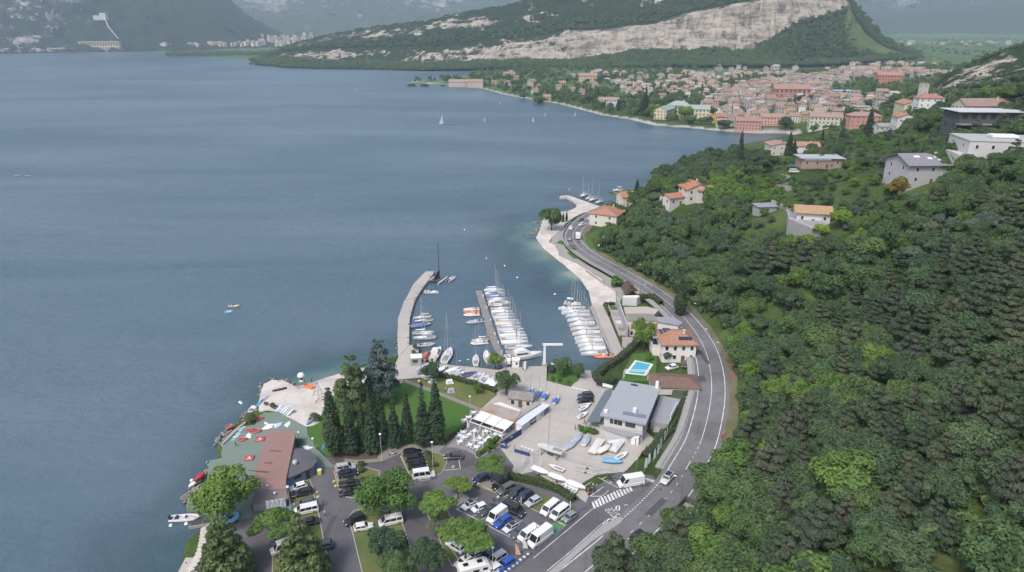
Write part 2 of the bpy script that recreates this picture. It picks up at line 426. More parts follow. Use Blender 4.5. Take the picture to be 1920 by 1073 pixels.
soft = dline(WX,WY,[(28.2,276.0),(21.9,296.8),(14.6,318.7),(11.6,335.0),(13.5,345.9),(16.5,364.8)] + [(17.7,375.0),(28.0,389.8),(38.9,402.8)]*0)
soft2 = dline(WX,WY,[(-51.1,192.2),(-55.8,188.3),(-60.8,184.0),(-63.9,181.6)])
soft3 = dline(WX,WY,[(-64.7,103.6),(-67.7,114.2),(-66.4,116.7)])
sh_ = np.exp(-np.maximum(WS,0)/5.0)*0.45
sh_ = np.maximum(sh_,np.exp(-(soft/15)**1.3)*0.9*np.exp(-np.maximum(20-WX*0,0)*0))
sh_ = np.maximum(sh_,np.exp(-(soft2/9)**1.2)*0.95); sh_ = np.maximum(sh_,np.exp(-(soft3/10)**1.2)*0.5)
harb = inside(WX,WY,[(-34.7,209.2),(-38.7,192.2),(16.6,192.2)] + [(33.9,198.4),(31.3,244.2)])
sh_ = np.clip(sh_ * (0.75 + 0.9*fbm(WX/14,WY/14)),0,1); sh_ = np.where(harb,sh_*0.2,sh_)
water = struct(grid_mesh('lake_water',WX,WY,WX*0,m,{'shallow': sh_}))

# ------------------------------------------------------------ mountains
def mountain_mat(name,rockc,vegc,strata,off=0.5):
 m,nt,b = newmat(name)
 w = coords(nt,True)
 mp = nt.nodes.new('ShaderNodeMapping'); mp.inputs['Scale'].default_value = strata; mp.inputs['Rotation'].default_value = (0,R(-11),0); nt.links.new(w,mp.inputs[0])
 st = noise(nt,1.0,7,0.66,mp.outputs[0],0.7)
 big = noise(nt,0.011,6,0.62,w,0.4)
 crack = nt.nodes.new('ShaderNodeMapping'); crack.inputs['Scale'].default_value = (0.05,0.05,0.011); nt.links.new(w,crack.inputs[0])
 ver = noise(nt,1.0,6,0.7,crack.outputs[0],0.8)
 st2 = mathn(nt,'ADD',mathn(nt,'MULTIPLY',st,0.42),mathn(nt,'MULTIPLY',ver,0.58))
 rr = ramp(nt,[(0.41,tuple(c*0.28 for c in rockc)),(0.47,tuple(c*0.66 for c in rockc)),(0.53,rockc),(0.60,tuple(min(c*1.2,0.6) for c in rockc))]); nt.links.new(st2,rr.inputs[0])  # rock tones; shading of cracks and ledges is put into the colour
 vr = ramp(nt,[(0.3,tuple(c*0.6 for c in vegc)),(0.55,vegc),(0.75,tuple(c*1.5 for c in vegc))]); nt.links.new(noise(nt,0.06,5,0.7,w),vr.inputs[0])
 k = mathn(nt,'ADD',attr(nt,'rock'),mathn(nt,'MULTIPLY_ADD',big,1.25))
 add = mathn(nt,'SUBTRACT',k,off)
 add = mathn(nt,'ADD',add,mathn(nt,'MULTIPLY',mathn(nt,'SUBTRACT',st2,0.5),1.9))
 kr = ramp(nt,[(0.44,(0,0,0)),(0.56,(1,1,1))]); nt.links.new(add,kr.inputs[0])
 fl = nt.nodes.new('ShaderNodeAttribute'); fl.attribute_name = 'field'
 c = mixc(nt,kr.outputs[0],vr.outputs[0],rr.outputs[0])
 c = mixc(nt,fl.outputs['Fac'],c,(0.13,0.17,0.06))
 nt.links.new(c,b.inputs['Base Color']); b.inputs['Roughness'].default_value = 0.95; b.inputs['Specular IOR Level'].default_value = 0.05
 bp = nd(nt,'ShaderNodeBump',Strength=1.0,Distance=9.0); nt.links.new(mathn(nt,'ADD',st,noise(nt,0.05,5,0.7,w)),bp.inputs['Height']); nt.links.new(bp.outputs[0],b.inputs['Normal'])
 return m
def ray(px,py,d):
 """point of the real place d metres out (measured over the map) in a surveyed direction"""
 u,v = (px-960)/1280,(py-536.5)/1280
 X,Y,Zz = u,0.93606 - v*0.35184,-0.35184 - v*0.93606
 t = d / math.hypot(X,Y)
 return np.array([X*t,Y*t,100 + Zz*t])

def mountain(name,cols,m,sub=8,step=4.0,amp=10,ledge=8,seed=0):
 """cols: px -> rows of (py, distance, rock, field) from the foot over the crest and down the back"""
 px = np.array([c[0] for c in cols],float); nr = len(cols[0][1])
 pxs = np.arange(px[0],px[-1]+.1,step)
 rows = np.array([[r for r in c[1]] for c in cols],float)          # ncol, nrow, 4
 A = np.stack([[np.interp(pxs,px,rows[:,j,k]) for k in range(4)] for j in range(nr)])   # nr,4,n
 fine = []
 for j in range(nr-1):
  for q in range(sub): t = q/sub; fine.append(A[j]*(1-t)+A[j+1]*t)
 fine.append(A[-1]); F = np.stack(fine)                               # nf,4,n
 nf,_,n = F.shape
 X = np.zeros((nf,n)); Y = X.copy(); Z = X.copy()
 for i in range(nf):
  for k in range(n):
   X[i,k],Y[i,k],Z[i,k] = ray(pxs[k],F[i,0,k],F[i,1,k])
 rk = F[:,2]; rm = smooth01(-0.1,0.4,rk)
 edge = np.minimum(1,np.arange(nf)[:,None]/4.0)
 d = amp*2.2*fbm(X/70+seed,(Z+Y*0.3)/45) + amp*0.9*fbm(X/18+seed,Z/14) + rm*ledge*(vnoise((Z-0.19*X)/9.0,X/160)-0.4)
 d = d*edge; l = np.hypot(X,Y)
 X -= X/l*d; Y -= Y/l*d
 Z = np.maximum(Z,-6)
 Z += edge*amp*0.8*fbm(X/30+3,Y/30)*(1-0.7*rm)
 Z = np.maximum(Z,-50)
 o = struct(grid_mesh(name,X[:,::-1],Y[:,::-1],Z[:,::-1],m,{'rock': rk[:,::-1],'field': F[:,3][:,::-1]}))
 return X,Y,Z,rk,F[:,3]
T_ = -0.42
bcols = []
for p,yb,db,yc,yt,yv,yr,r1,r2 in (
 # px, foot y, foot distance, cliff foot y, cliff top y, ledge y, crest y, cliff rock, upper rock
 (478,116,2330,115,114,113,112,0.0,0.0),(505,118,2280,112,108,104,103,0.0,-.05),(540,121,2150,112,100,93,86,0.27,0.02),(600,123,2070,117,100,86,67,0.27,0.07),
 (700,125,2000,118,98,82,50,0.23,0.06),(800,127,1900,122,100,80,40,0.23,0.08),(880,124,1900,119,94,72,20,0.29,0.16),(940,122,1900,117,88,66,11,0.31,0.07),
 (1000,121,1900,116,84,62,-2,0.31,0.04),(1050,120,1900,116,68,56,-14,0.42,-0.08),(1066,120,1900,117,63,52,-17,0.56,-0.08),(1112,120,1900,110,64,52,-24,0.58,-0.06),
 (1165,120,1900,104,58,46,-30,0.56,-0.04),(1195,120,1900,96,52,42,-33,0.56,-0.04),(1229,119,1900,97,47,38,-37,0.56,-0.02),(1290,118,1900,101,30,20,-43,0.56,0.02),(1330,118,1900,94,22,12,-46,0.56,0.08),
 (1370,118,1900,99,16,4,-48,0.58,0.08),(1410,117,1910,97,10,-4,-48,0.60,0.1),(1445,117,1930,78,4,-10,-46,0.65,0.12),(1485,117,1950,46,0,-15,-44,0.70,0.15),(1520,116,1980,36,-4,-18,-38,0.70,0.25),
 (1556,115,2010,34,-8,-18,-28,0.70,0.25),(1578,114,2050,18,-6,-12,-16,0.65,0.2),(1592,113,2080,14,8,5,2,0.40,0.0),(1605,112,2110,40,28,24,20,T_,T_),(1625,110,2160,62,50,46,43,T_,T_),
 (1650,108,2250,84,76,72,70,T_,T_),(1680,106,2380,96,92,90,89,T_,T_),(1720,104,2500,102,100,99,98,T_,T_)):
 f = lambda a: 1.0 if (p > 1590 and a) else 0.0
 bcols.append((p,[(yb+6,db-60,T_,0),(yb,db,T_,0),((yb+yc)/2,db+70,T_,f(1)),(yc,db+150,T_*0.7,f(1)),(yt,db+210,r1,0),(yv,db+270,T_*0.6,0),((yv*0.5+yr*0.5),db+330,r2+0.12,0),(yr,db+420,r2-0.1,0),(yr+12,db+700,T_,0),(yr+60,db+1200,T_,0)]))
 # the crag's row sits just over its foot so that the face stands steep
 bcols[-1][1].insert(4,(yc*0.93+yt*0.07,db+158,r1,0))
m_cliff = mountain_mat('cliff_rock_and_wood',(0.36,0.315,0.265),(0.026,0.042,0.019),(0.012,0.03,0.075),0.87)
BX,BY,BZ,BR,BF = mountain('cliff_mountain',bcols,m_cliff,sub=7,step=3.5,amp=9,ledge=9)
m_far = mountain_mat('far_mountain_wood',(0.30,0.28,0.26),(0.020,0.037,0.017),(0.006,0.008,0.02),.78)
lcols = [(p,[(98,3880 - 0*p,r0,0),(90,4050,r0,0),(yt*0.4+92*0.6,4400,r1,0),(yt*0.75+92*0.25,4900,r2,0),(yt,5500,r2,0),(yt+10,6500,-0.3,0)])
   for p,yt,r0,r1,r2 in ((-420,-190,-.2,0,0),(-150,-170,-.15,0,0),(0,-150,-0.02,0.03,-0.05),(60,-150,0.0,0.04,-0.06),(120,-145,-0.05,0.02,-0.12),(180,-135,-.2,-0.16,-0.2),(260,-120,-.3,-0.25,-0.25),(340,-90,-.3,-0.25,-0.25),(410,-25,-.35,-.3,-.3),(460,25,-.35,-.3,-.3),(500,50,-.4,-.35,-.3),(545,70,-.4,-.4,-.3),(600,84,-.4,-.4,-.4))]
LX,LY,LZ,LR,LF = mountain('lake_mountain',lcols,m_far,sub=8,step=9,amp=42,ledge=10,seed=5)
mcols = [(p,[(90,5000,-.4,0),(78,5400,-.25,0.1),(64,6000,-.15,0.3),(38,6900,-.12,0.12),(5,7800,r+.08,0),(-110,9600,r,0),(-80,12000,-.3,0)])
   for p,r in ((200,-.2),(330,-.15),(420,-.1),(480,0.12),(510,0.22),(560,-0.02),(640,-.2),(760,-.1),(830,0.08),(900,-.15),(1000,-.2),(1120,-.2))]
mountain('inland_mountain',mcols,m_far,sub=8,step=9,amp=60,ledge=14,seed=9)
rcols = [(p,[(82,6900,-.4,0),(74,7200,-.35,0.1),(yt*0.35+74*0.65,7900,-.2,0),(yt*0.65+74*0.35,8600,r,0),(yt,9600,r+.08,0),(yt+30,12500,-.3,0)])
   for p,yt,r in ((1380,-90,-.1),(1560,-70,-.05),(1640,-40,0.0),(1700,-30,0.1),(1760,-60,0.02),(1830,-50,0.06),(1900,-70,0.1),(2050,-100,0.02),(2400,-140,0.0))]
mountain('valley_mountain',rcols,m_far,sub=8,step=9,amp=60,ledge=12,seed=13)

gcols = [(p,[(yf+5,800,T_,0),(yf,830,T_,0),(yf*.62+yt*.38,880,-.25,0),(yf*.55+yt*.45,890,r,0),(yf*.22+yt*.78,935,r,0),(yt,970,r*.6,0),(yt+6,1040,T_,0),(yt+60,1250,T_,0)])
   for p,yf,yt,r in ((1660,200,190,-.3),(1700,198,180,0.0),(1740,196,168,.2),(1785,195,134,.18),(1830,195,117,.22),(1870,194,102,.22),(1925,192,84,.22),(2000,188,50,.2),(2200,180,10,.2))]
CX,CY,CZ,CR_,CF = mountain('rock_crag',gcols,m_cliff,sub=6,step=2.5,amp=5,ledge=5,seed=21)

# ------------------------------------------------------------ air
m,nt,b = newmat('air_haze'); nt.nodes.remove(b)
pv = nd(nt,'ShaderNodeVolumePrincipled',Density=0.000095,Anisotropy=0.25); pv.inputs['Color'].default_value = (0.74,0.87,1.0,1)
nt.links.new(pv.outputs[0],nt.nodes['Material Output'].inputs['Volume'])
hb = MB(); hb.box(-9900,14500,-420,27000,-60,2300)
haze = tag(hb.obj('haze',m),kind='stuff')

# ------------------------------------------------------------ roads, pavements, beaches, lawns
def sheet(name,poly,z,m,th=0.35):
 b = MB(); b.prism(poly,z-th,z); return struct(b.obj(name,m))
def ribbon(b,line,w0,w1,zf,dz=0.0,th=0.0,mi=0):
 A,B = offset(line,w0),offset(line,w1); n = len(line)
 vs = [(x,y,zf(x,y)+dz) for x,y in A] + [(x,y,zf(x,y)+dz) for x,y in B]
 fs = [(i,n+i,n+i+1,i+1) if w1 < w0 else (i,i+1,n+i+1,n+i) for i in range(n-1)]
 if th:
  k = len(vs); vs += [(x,y,z-th) for x,y,z in vs]
  fs += [(i,i+k,i+1+k,i+1) for i in range(n-1)] + [(n+i,n+i+1,n+i+1+k,n+i+k) for i in range(n-1)]
  fs += [(0,n,n+k,k),(n-1,n-1+k,2*n-1+k,2*n-1)]
 return b.add(vs,fs,mi)
rz_ = lambda x,y: road_z(y)
flat = lambda x,y: Z0
asph = mat('asphalt_worn',(0.150,0.146,0.150),0.9,0.16,0.35,bump=0.01,ws=True,spec=0.2,crack=0.07,col2=(0.122,0.119,0.124))
asph2 = mat('asphalt_lot',(0.094,0.091,0.099),0.9,0.16,0.4,bump=0.01,ws=True,spec=0.2,crack=0.08,col2=(0.112,0.108,0.116))
conc = mat('concrete_pale',(0.365,0.335,0.305),0.85,0.1,0.3,ws=True,spec=0.2,col2=(0.315,0.295,0.275))
conc2 = mat('concrete_grey',(0.27,0.26,0.25),0.85,0.14,0.5,ws=True,spec=0.2)
paving = mat('path_paving',(0.20,0.185,0.165),0.9,0.15,0.8,ws=True,spec=0.2)
wpaint = mat('road_paint_white',(0.60,0.60,0.60),0.7,0.2,2.5,ws=True,col2=(0.40,0.40,0.40))
ypaint = mat('road_paint_yellow',(0.48,0.36,0.12),0.7,0.2,2.5,ws=True)
sand = mat('beach_shingle',(0.48,0.44,0.405),0.95,0.16,0.7,bump=0.06,ws=True,spec=0.1,col2=(0.38,0.345,0.315))
lawn = mat('lawn_mown',(0.055,0.125,0.028),0.95,0.22,0.5,bump=0.03,ws=True,spec=0.1,col2=(0.065,0.115,0.03))
lawn_dry = mat('lawn_dry',(0.125,0.135,0.055),0.95,0.2,0.45,bump=0.03,ws=True,spec=0.1,col2=(0.085,0.115,0.04))
greendeck = mat('green_matting',(0.145,0.185,0.160),0.9,0.15,0.6,ws=True,spec=0.15,col2=(0.145,0.19,0.16))
verge = mat('verge_earth',(0.16,0.13,0.095),0.95,0.25,0.6,ws=True,spec=0.1,col2=(0.11,0.12,0.05))

b = MB(); ribbon(b,ROAD_R,8.6,-1.2,rz_,0.0,0.3); struct(b.obj('main_road',asph))
b = MB(); ribbon(b,ROAD_R[20:],-1.2,-3.8,rz_,-0.01,0.3); struct(b.obj('road_verge',verge))
b = MB()
ribbon(b,ROAD_R,0.14,-0.06,rz_,0.005)
RL = offset(ROAD_R,7.5); RC = offset(ROAD_R,3.8)
k0 = [i for i,p in enumerate(RL) if p[1] > 117][0]; k1 = [i for i,p in enumerate(RL) if p[1] > 134][0]
ribbon(b,RL[:k0],0.1,-0.1,rz_,0.005); ribbon(b,RL[k1:],0.1,-0.1,rz_,0.005)
c0 = [i for i,p in enumerate(RC) if p[1] > 112][0]; c1 = [i for i,p in enumerate(RC) if p[1] > 136][0]
ribbon(b,RC[:c0],0.08,-0.08,rz_,0.005); ribbon(b,RC[c1:],0.08,-0.08,rz_,0.005)
dash = resample(RC[c0:c1+1],1.15)
for i in range(1,len(dash)-2,3): ribbon(b,dash[i:i+2],0.07,-0.07,rz_,0.005)
dash = resample(RL[k0:k1+1],0.5)
for i in range(1,len(dash)-2,2): ribbon(b,dash[i:i+2],0.12,-0.12,rz_,0.005)
struct(b.obj('road_markings',wpaint))

sheet('car_park',[(-56.2,99.7),(-59.1,112.4),(-59.0,118.1),(-57.1,122.4),(-55.0,133.7),(-51.8,140.0),(-47.1,141.7),(-43.2,145.3),(-35.0,147.2),(-27.4,150.1),(-17.0,148.6),(-11.5,159.3),(-2.2,162.0),(3.9,141.7),(6.2,133.7),(16.1,126.0),(18.3,130.1),(25.4,136.8),(33.4,135.3),(34.4,130.7),(24.1,119.7)] + [(18,110.5),(12,103.5),(3,93),(-3,86)],Z0,asph2)
plaza_poly = [(-30.3,197.9),(-28.8,194.6),(-22.9,192.7),(-12.6,190.9),(-3.9,188.8),(-2.0,190.9),(11.5,191.5)] + [(11.0,192.3),(10.4,182.0),(17.3,178.1),(20.7,184.1),(24.3,183.8),(25.8,180.8),(29.5,176.8),(32.7,161.1),(36.6,150.6),(34.3,147.1),(27.8,137.9)] + [(26.7,136.8),(21.8,136.1),(19.9,135.6),(16.1,132.2),(17.3,127.7),(16.4,125.5),(13.5,129.0),(5.1,137.0)] + [(-0.9,134.8),(0.5,139.1),(-3.2,147.3)] + [(-2.9,150.0),(-9.5,164.6),(-4.4,173.4),(-4.7,177.5),(-16.3,181.7),(-22.5,184.9),(-31.4,183.3),(-38.6,181.7),(-40.3,191.4),(-35.7,191.4)]
b = MB(); b.prism(plaza_poly,-1.4,Z0+0.006); struct(b.obj('quay_pavement',conc))
sheet('slipway',[(20.6,184.8),(24.4,184.1),(24.5,189.9),(21.3,189.9)],0.55,conc2,1.5)
pier_edge_l = [(-37.2,184.1),(-36.6,197.4),(-39.2,212.3),(-41.6,229.3),(-42.0,247.9)] + [(-41.7,246.9),(-40.8,265.8),(-37.6,281.0)]
pier_edge_r = [(-31.8,194.2),(-34.3,206.7),(-35.2,212.3),(-37.4,229.3),(-37.9,246.9)] + [(-37.6,250.6),(-36.5,261.1),(-33.6,281.0)]
b = MB(); b.prism(pier_edge_l + pier_edge_r[::-1],-1.5,1.22); pier = wthing('breakwater_pier','long pale concrete breakwater pier curving out to the lake','pier',(-36,215,0))
b.obj('deck',conc,pier)
for k in range(1,len(pier_edge_l)-1):
 b = MB(); a,c = pier_edge_l[k],pier_edge_r[k]; h = heading(a,c)
 b.cbox((*mid(a,c),1.225),(dist(a,c),0.12,0.014),h); b.obj('expansion_joint',mat('joint_dark',(0.06,0.055,0.05),0.9),pier)
for k in range(9):
 t = (k+0.5)/9*(len(pier_edge_r)-2)+1; i = int(t); p = mid(pier_edge_r[i],pier_edge_r[min(i+1,len(pier_edge_r)-1)],t-i)
 q = mid(pier_edge_l[i],pier_edge_l[min(i+1,len(pier_edge_l)-1)],t-i); u = mid(p,q,0.1)
 b = MB(); b.lathe([(0.0,0),(0.16,0),(0.1,0.12),(0.1,0.3),(0.2,0.38),(0.0,0.42)],8,(*u,1.22)); b.obj('bollard',mat('iron_dark',(0.05,0.05,0.055),0.6),pier)
b = MB(); b.prism([(-34.3,206.6),(-31.2,206.6),(-30.2,197.8),(-32.0,195.7),(-33.2,196.0),(-33.8,202.5)],-1.4,Z0+0.002); struct(b.obj('quay_corner',conc))
pont_l = [(-14.8,259.1),(-8.4,216.3),(-2.7,190.6)]; pont_r = [(-12.2,259.3),(-5.6,216.3),(-1.0,190.6)]
pon = wthing('floating_pontoon','grey floating pontoon between the moored boats','pontoon',(-7,225,0))
for k in range(12):
 t0,t1 = k/12,(k+1)/12-0.004
 L = lambda ln,t: mid(ln[0],ln[1],t*2) if t < 0.5 else mid(ln[1],ln[2],t*2-1)
 b = MB(); b.prism([L(pont_l,t0),L(pont_l,t1),L(pont_r,t1),L(pont_r,t0)],-0.2,0.65); b.obj('deck_section',mat('pontoon_grey',(0.19,0.175,0.17),0.85,0.15,0.8,ws=True),pon)
for k in range(7):
 p = L(pont_r,(k+0.6)/7.2); b = MB(); b.cbox((*mid(p,L(pont_l,(k+0.6)/7.2),0.12),1.1),(0.28,0.28,0.9)); b.obj('service_pedestal',mat('gelcoat',tint=True),pon,color=(0.7,0.7,0.7))
# right-hand quay of the marina
b = MB(); b.prism([(30.9,241.1),(35.1,242.3),(36.3,202.8),(38.3,201.9),(33.3,196.6),(32.2,216.0)],-1.4,Z0); struct(b.obj('marina_quay',conc))
b = MB(); ribbon(b,[(30.0,242.2),(31.2,221.1),(32.5,205.6),(33.3,197.8)],0.9,-0.4,lambda x,y: 0.75,0,0.7); struct(b.obj('mooring_walkway',conc2))

def strip(name,A,B,za,zb,m,n=40):
 ra,rb = [ [mid_on(l,k/n) for k in range(n+1)] for l in (A,B)]
 b = MB(); vs = []
 for j in range(5):
  t = j/4
  vs += [(a[0]*(1-t)+c[0]*t,a[1]*(1-t)+c[1]*t,za*(1-t)+zb*t - 0.25*math.sin(PI*t)*(za < zb) + 0.05*fbm(np.array(a[0]/3+t*5),np.array(a[1]/3))) for a,c in zip(ra,rb)]
 fs = [(j*(n+1)+i,j*(n+1)+i+1,(j+1)*(n+1)+i+1,(j+1)*(n+1)+i) for j in range(4) for i in range(n)]
 b.add(vs,fs); o = b.obj(name,m,smooth=True)
 n0 = o.data.polygons[0].normal
 if n0.z < 0: o.data.flip_normals()
 return struct(o)
def mid_on(line,t):
 L = [0]
 for a,b in zip(line,line[1:]): L.append(L[-1]+dist(a,b))
 s = t*L[-1]
 for i in range(len(line)-1):
  if s <= L[i+1]+1e-9: return mid(line[i],line[i+1],(s-L[i])/max(L[i+1]-L[i],1e-9))
 return line[-1]
beach_w = [(29.9,244.4),(30.2,261.2),(28.5,274.0),(23.1,291.3)] + [(28.2,276.2),(21.9,297.1),(14.6,319.0),(11.6,335.3),(13.5,346.3)]
beach_u = [(40.0,241.1),(41.9,257.7),(38.4,264.6),(32.2,280.9)] + [(38.1,265.2),(38.3,271.0),(29.1,292.3),(22.2,302.7),(22.1,309.1),(21.1,320.6),(18.3,323.6),(20.0,332.9),(18.6,341.6)]
def slope_sheet(name,A,B,za,zb,m):
 P_ = A + B[::-1]; z_ = [za]*len(A) + [zb]*len(B)
 if area(P_) < 0: P_,z_ = P_[::-1],z_[::-1]
 b = MB(); b.prism(P_,-1.6,z_); return struct(b.obj(name,m))
slope_sheet('lake_beach',beach_w,beach_u,-0.12,1.2,sand)
b = MB(); b.prism([(18.4,383.6),(17.5,370.3),(16.2,360.3),(13.8,341.6),(18.5,340.5),(20.0,332.9),(27.0,347.2),(28.8,359.0),(34.9,372.9),(41.2,383.0),(48.7,388.6),(52.6,397.8),(35.7,427.5),(30.6,424.9),(29.9,420.6),(34.5,421.9),(39.2,406.7),(38.3,396.3),(32.6,386.3),(27.6,385.0)],-0.5,1.19); struct(b.obj('harbour_beach',sand))
prom_in = [p for p in offset(ROAD_R,8.7) if 256 < p[1] < 348]
prom = [(40.0,241.1),(41.9,257.7),(38.4,264.6),(32.2,280.9)] + [(38.1,265.2),(38.3,271.0),(29.1,292.3),(22.2,302.7),(22.1,309.1),(21.1,320.6),(18.3,323.6),(20.0,332.9),(25.1,346.1),(27.9,350.7)] + prom_in[::-1] + [(44.5,252.4)]
b = MB(); b.prism(prom,-0.3,Z0+0.01); struct(b.obj('promenade',conc2))
wl = [(40.0,241.1),(41.8,257.0),(38.2,264.6),(32.2,280.9)] + [(38.3,265.2),(38.3,271.0),(29.1,292.3),(22.2,302.7),(22.1,309.1),(21.1,320.6),(18.3,323.6),(19.8,329.7)]
b = MB(); ribbon(b,wl,0.15,-0.15,lambda x,y: 1.75,0,0.6); w_ = tag(b.obj('promenade_wall',mat('wall_stone',(0.27,0.25,0.235),0.9,0.2,0.8,ws=True)),'low grey wall winding between the beach and the promenade','wall')
side = [p for p in offset(ROAD_R,8.6) if 128 < p[1] < 252]
b = MB(); ribbon(b,[p for p in ROAD_R if 133 < p[1] < 258],10.6,8.5,rz_,0.1,0.5); struct(b.obj('pavement',conc2))
b = MB(); ribbon(b,[p for p in ROAD_R if 138 < p[1] < 180],14.5,10.6,rz_,0.05,0.9); struct(b.obj('roadside_bank',mat('bank_soil',(0.05,0.065,0.03),0.95,ws=True)))
b = MB(); ribbon(b,[p for p in ROAD_R if 252 < p[1] < 352],9.0,8.6,rz_,0.75,1.2)
tag(b.obj('road_parapet',conc2),'low concrete parapet along the lake side of the main road','parapet')
# lower level pieces
sheet('beach',[(-72.7,173.1),(-73.9,179.9),(-72.2,182.4),(-69.2,182.4),(-65.3,179.5),(-62.7,177.1),(-59.1,178.4),(-54.1,182.1),(-49.6,185.9),(-37.5,189.8),(-36.7,160.8),(-48.9,160.8),(-51.8,157.5),(-54.7,156.6),(-59.1,159.9),(-61.2,161.5),(-64.5,164.1),(-67.9,165.2),(-69.1,164.6),(-70.4,165.4)],Z0,sand,2.2)
strip('beach_slope',[(-66.3,182.4),(-64.0,181.6),(-60.8,184.2),(-55.8,188.5),(-51.2,192.4),(-41.7,195.8)],[(-65.4,179.4),(-62.6,177.0),(-59.1,178.3),(-54.1,181.9),(-49.6,185.7),(-38.1,189.6)],-0.12,1.25,sand,24)
deck_poly = [(-73.3,147.9),(-71.6,156.6),(-68.5,157.5),(-69.1,161.5),(-68.2,163.6),(-64.4,163.9),(-60.9,161.2),(-59.2,160.1),(-54.4,156.3),(-53.2,153.0),(-50.3,148.0),(-47.2,144.1),(-43.7,139.9)] + [(-42.9,138.7),(-45.5,138.7),(-46.8,137.7),(-46.2,135.2),(-52.4,132.1),(-50.7,127.5),(-57.8,125.0),(-56.2,120.8),(-59.6,119.6),(-62.2,118.1),(-64.0,118.2),(-65.1,122.2),(-69.0,123.4),(-71.9,123.8),(-73.1,127.4),(-72.2,131.2),(-71.5,133.8),(-74.1,141.3)] + [(-71.5,142.4),(-72.6,144.9)]
sheet('club_terrace',deck_poly,Z0+0.008,greendeck,2.4)
sheet('club_lawn',[(-54.0,155.8),(-49.9,160.8),(-47.8,158.8),(-44.6,143.7),(-45.8,143.0),(-50.4,148.4),(-53.4,153.0)],Z0+0.02,lawn)
sheet('stone_ramp',[(-64.2,119.2),(-62.2,118.1),(-62.3,115.3),(-61.5,106.7),(-61.0,103.3),(-64.6,103.3),(-65.1,104.8),(-65.4,108.9),(-62.8,108.9),(-64.4,114.4),(-65.6,118.3)],Z0-0.3,conc,2.0)
sheet('park_lawn',[(-39.6,180.5),(-35.8,183.0),(-31.6,180.8),(-9.0,165.0),(-13.1,157.5),(-17.8,148.2),(-31.5,148.5),(-34.4,151.8),(-40.4,154.6),(-43.2,150.0),(-52.4,159.5),(-51.8,172.3),(-47.3,180.5)],Z0+0.012,lawn)
sheet('park_meadow',[(-31.4,182.0),(-22.1,183.9),(-16.8,181.4),(-4.6,175.7),(-4.7,173.1),(-7.4,167.8),(-8.6,165.6),(-23.1,175.7)],Z0+0.016,lawn_dry)
b = MB(); ribbon(b,[(-32.4,182.0),(-27.2,178.4),(-22.4,175.2),(-15.4,170.0),(-8.4,164.9)],0.75,-0.75,flat,0.024,0.2); ribbon(b,[(-32.4,182.0),(-37.9,177.5),(-41.7,174.5)],0.75,-0.75,flat,0.024,0.2); struct(b.obj('park_path',paving))
sheet('tree_bed',[(-45.2,144.9),(-44.6,146.7),(-40.8,148.4),(-33.5,153.9),(-30.1,144.9),(-31.1,140.3),(-35.4,140.3),(-38.7,139.1),(-43.0,140.8)],Z0+0.02,mat('bed_mulch',(0.085,0.075,0.05),0.95,0.3,0.9,ws=True,spec=0.1))
sheet('footway',[(-40.1,137.5),(-37.0,140.1),(-31.7,141.0),(-29.3,143.2),(-26.8,144.9),(-18.3,144.7),(-17.1,147.7),(-22.7,148.1),(-31.1,148.1),(-34.8,153.9),(-37.2,155.1),(-33.1,145.4),(-33.1,142.1),(-37.4,141.6),(-41.2,142.1)],Z0+0.024,paving)
sheet('cafe_terrace',[(-11.9,158.8),(-2.8,153.3),(0.2,156.3),(2.4,153.3),(-2.9,147.6),(-3.1,149.1),(-6.0,148.8),(-9.3,143.6),(-11.5,145.7),(-14.5,146.9),(-16.6,146.9)],Z0+0.018,mat('terrace_grey',(0.20,0.19,0.19),0.9,0.1,0.6,ws=True))
kerb = mat('kerb_stone',(0.32,0.31,0.30),0.9,0.15,1.0,ws=True)
def island(name,poly,m,k=True,z=0.1):
 sheet(name,poly,Z0+z,m,0.4)
 if k:
  b = MB(); ribbon(b,poly+[poly[0]],0.16 if area(poly) > 0 else 0.02,-0.02 if area(poly) > 0 else -0.16,flat,z+0.02,0.3); struct(b.obj('kerb',kerb))
island('grass_island',[(-43.0,139.4),(-42.0,136.6),(-38.5,128.1),(-37.8,127.4),(-36.1,127.0),(-33.2,127.3),(-31.3,130.4),(-31.4,137.0),(-37.2,139.4)],lawn_dry)
island('grass_island',[(-27.5,143.2),(-25.0,137.0),(-22.7,133.1),(-20.9,133.2),(-18.7,134.0),(-16.7,136.3),(-15.9,139.8),(-15.8,142.4),(-18.2,144.5),(-22.4,145.1),(-26.8,144.9)],lawn_dry)
island('grass_island',[(-35.4,120.4),(-34.7,122.7),(-32.5,123.5),(-24.4,122.1),(-23.3,118.4),(-19.7,109.1),(-17.0,103.1),(-28.6,103.1),(-33.2,115.0)],lawn_dry)
island('grass_island',[(-18.4,121.3),(-15.2,114.2),(-13.9,110.4),(-12.0,106.7),(-10.8,108.4),(-14.5,115.0),(-13.1,120.4),(-14.8,124.4),(-17.5,123.8)],lawn_dry)
island('grass_island',[(-52.4,132.3),(-47.3,133.6),(-46.0,131.2),(-43.6,125.0),(-42.1,121.9),(-37.9,111.2),(-34.7,103.9),(-46.4,103.9),(-48.0,108.9),(-46.4,118.2),(-50.3,127.1)],lawn_dry)
island('grass_island',[(2.5,125.5),(-0.9,127.7),(-3.2,129.9),(-4.1,131.1),(-0.9,134.1),(6.0,129.0),(10.4,126.3),(13.8,123.8),(13.7,122.1),(11.2,118.8)],lawn_dry,False,0.02)
island('paved_island',[(-12.2,124.3),(-9.5,127.0),(-11.8,129.0),(-13.4,127.2)],paving)
island('paved_island',[(-9.4,132.9),(-7.2,135.6),(-3.3,132.5),(-0.9,134.1),(-4.1,129.9),(-5.0,129.9)],paving)
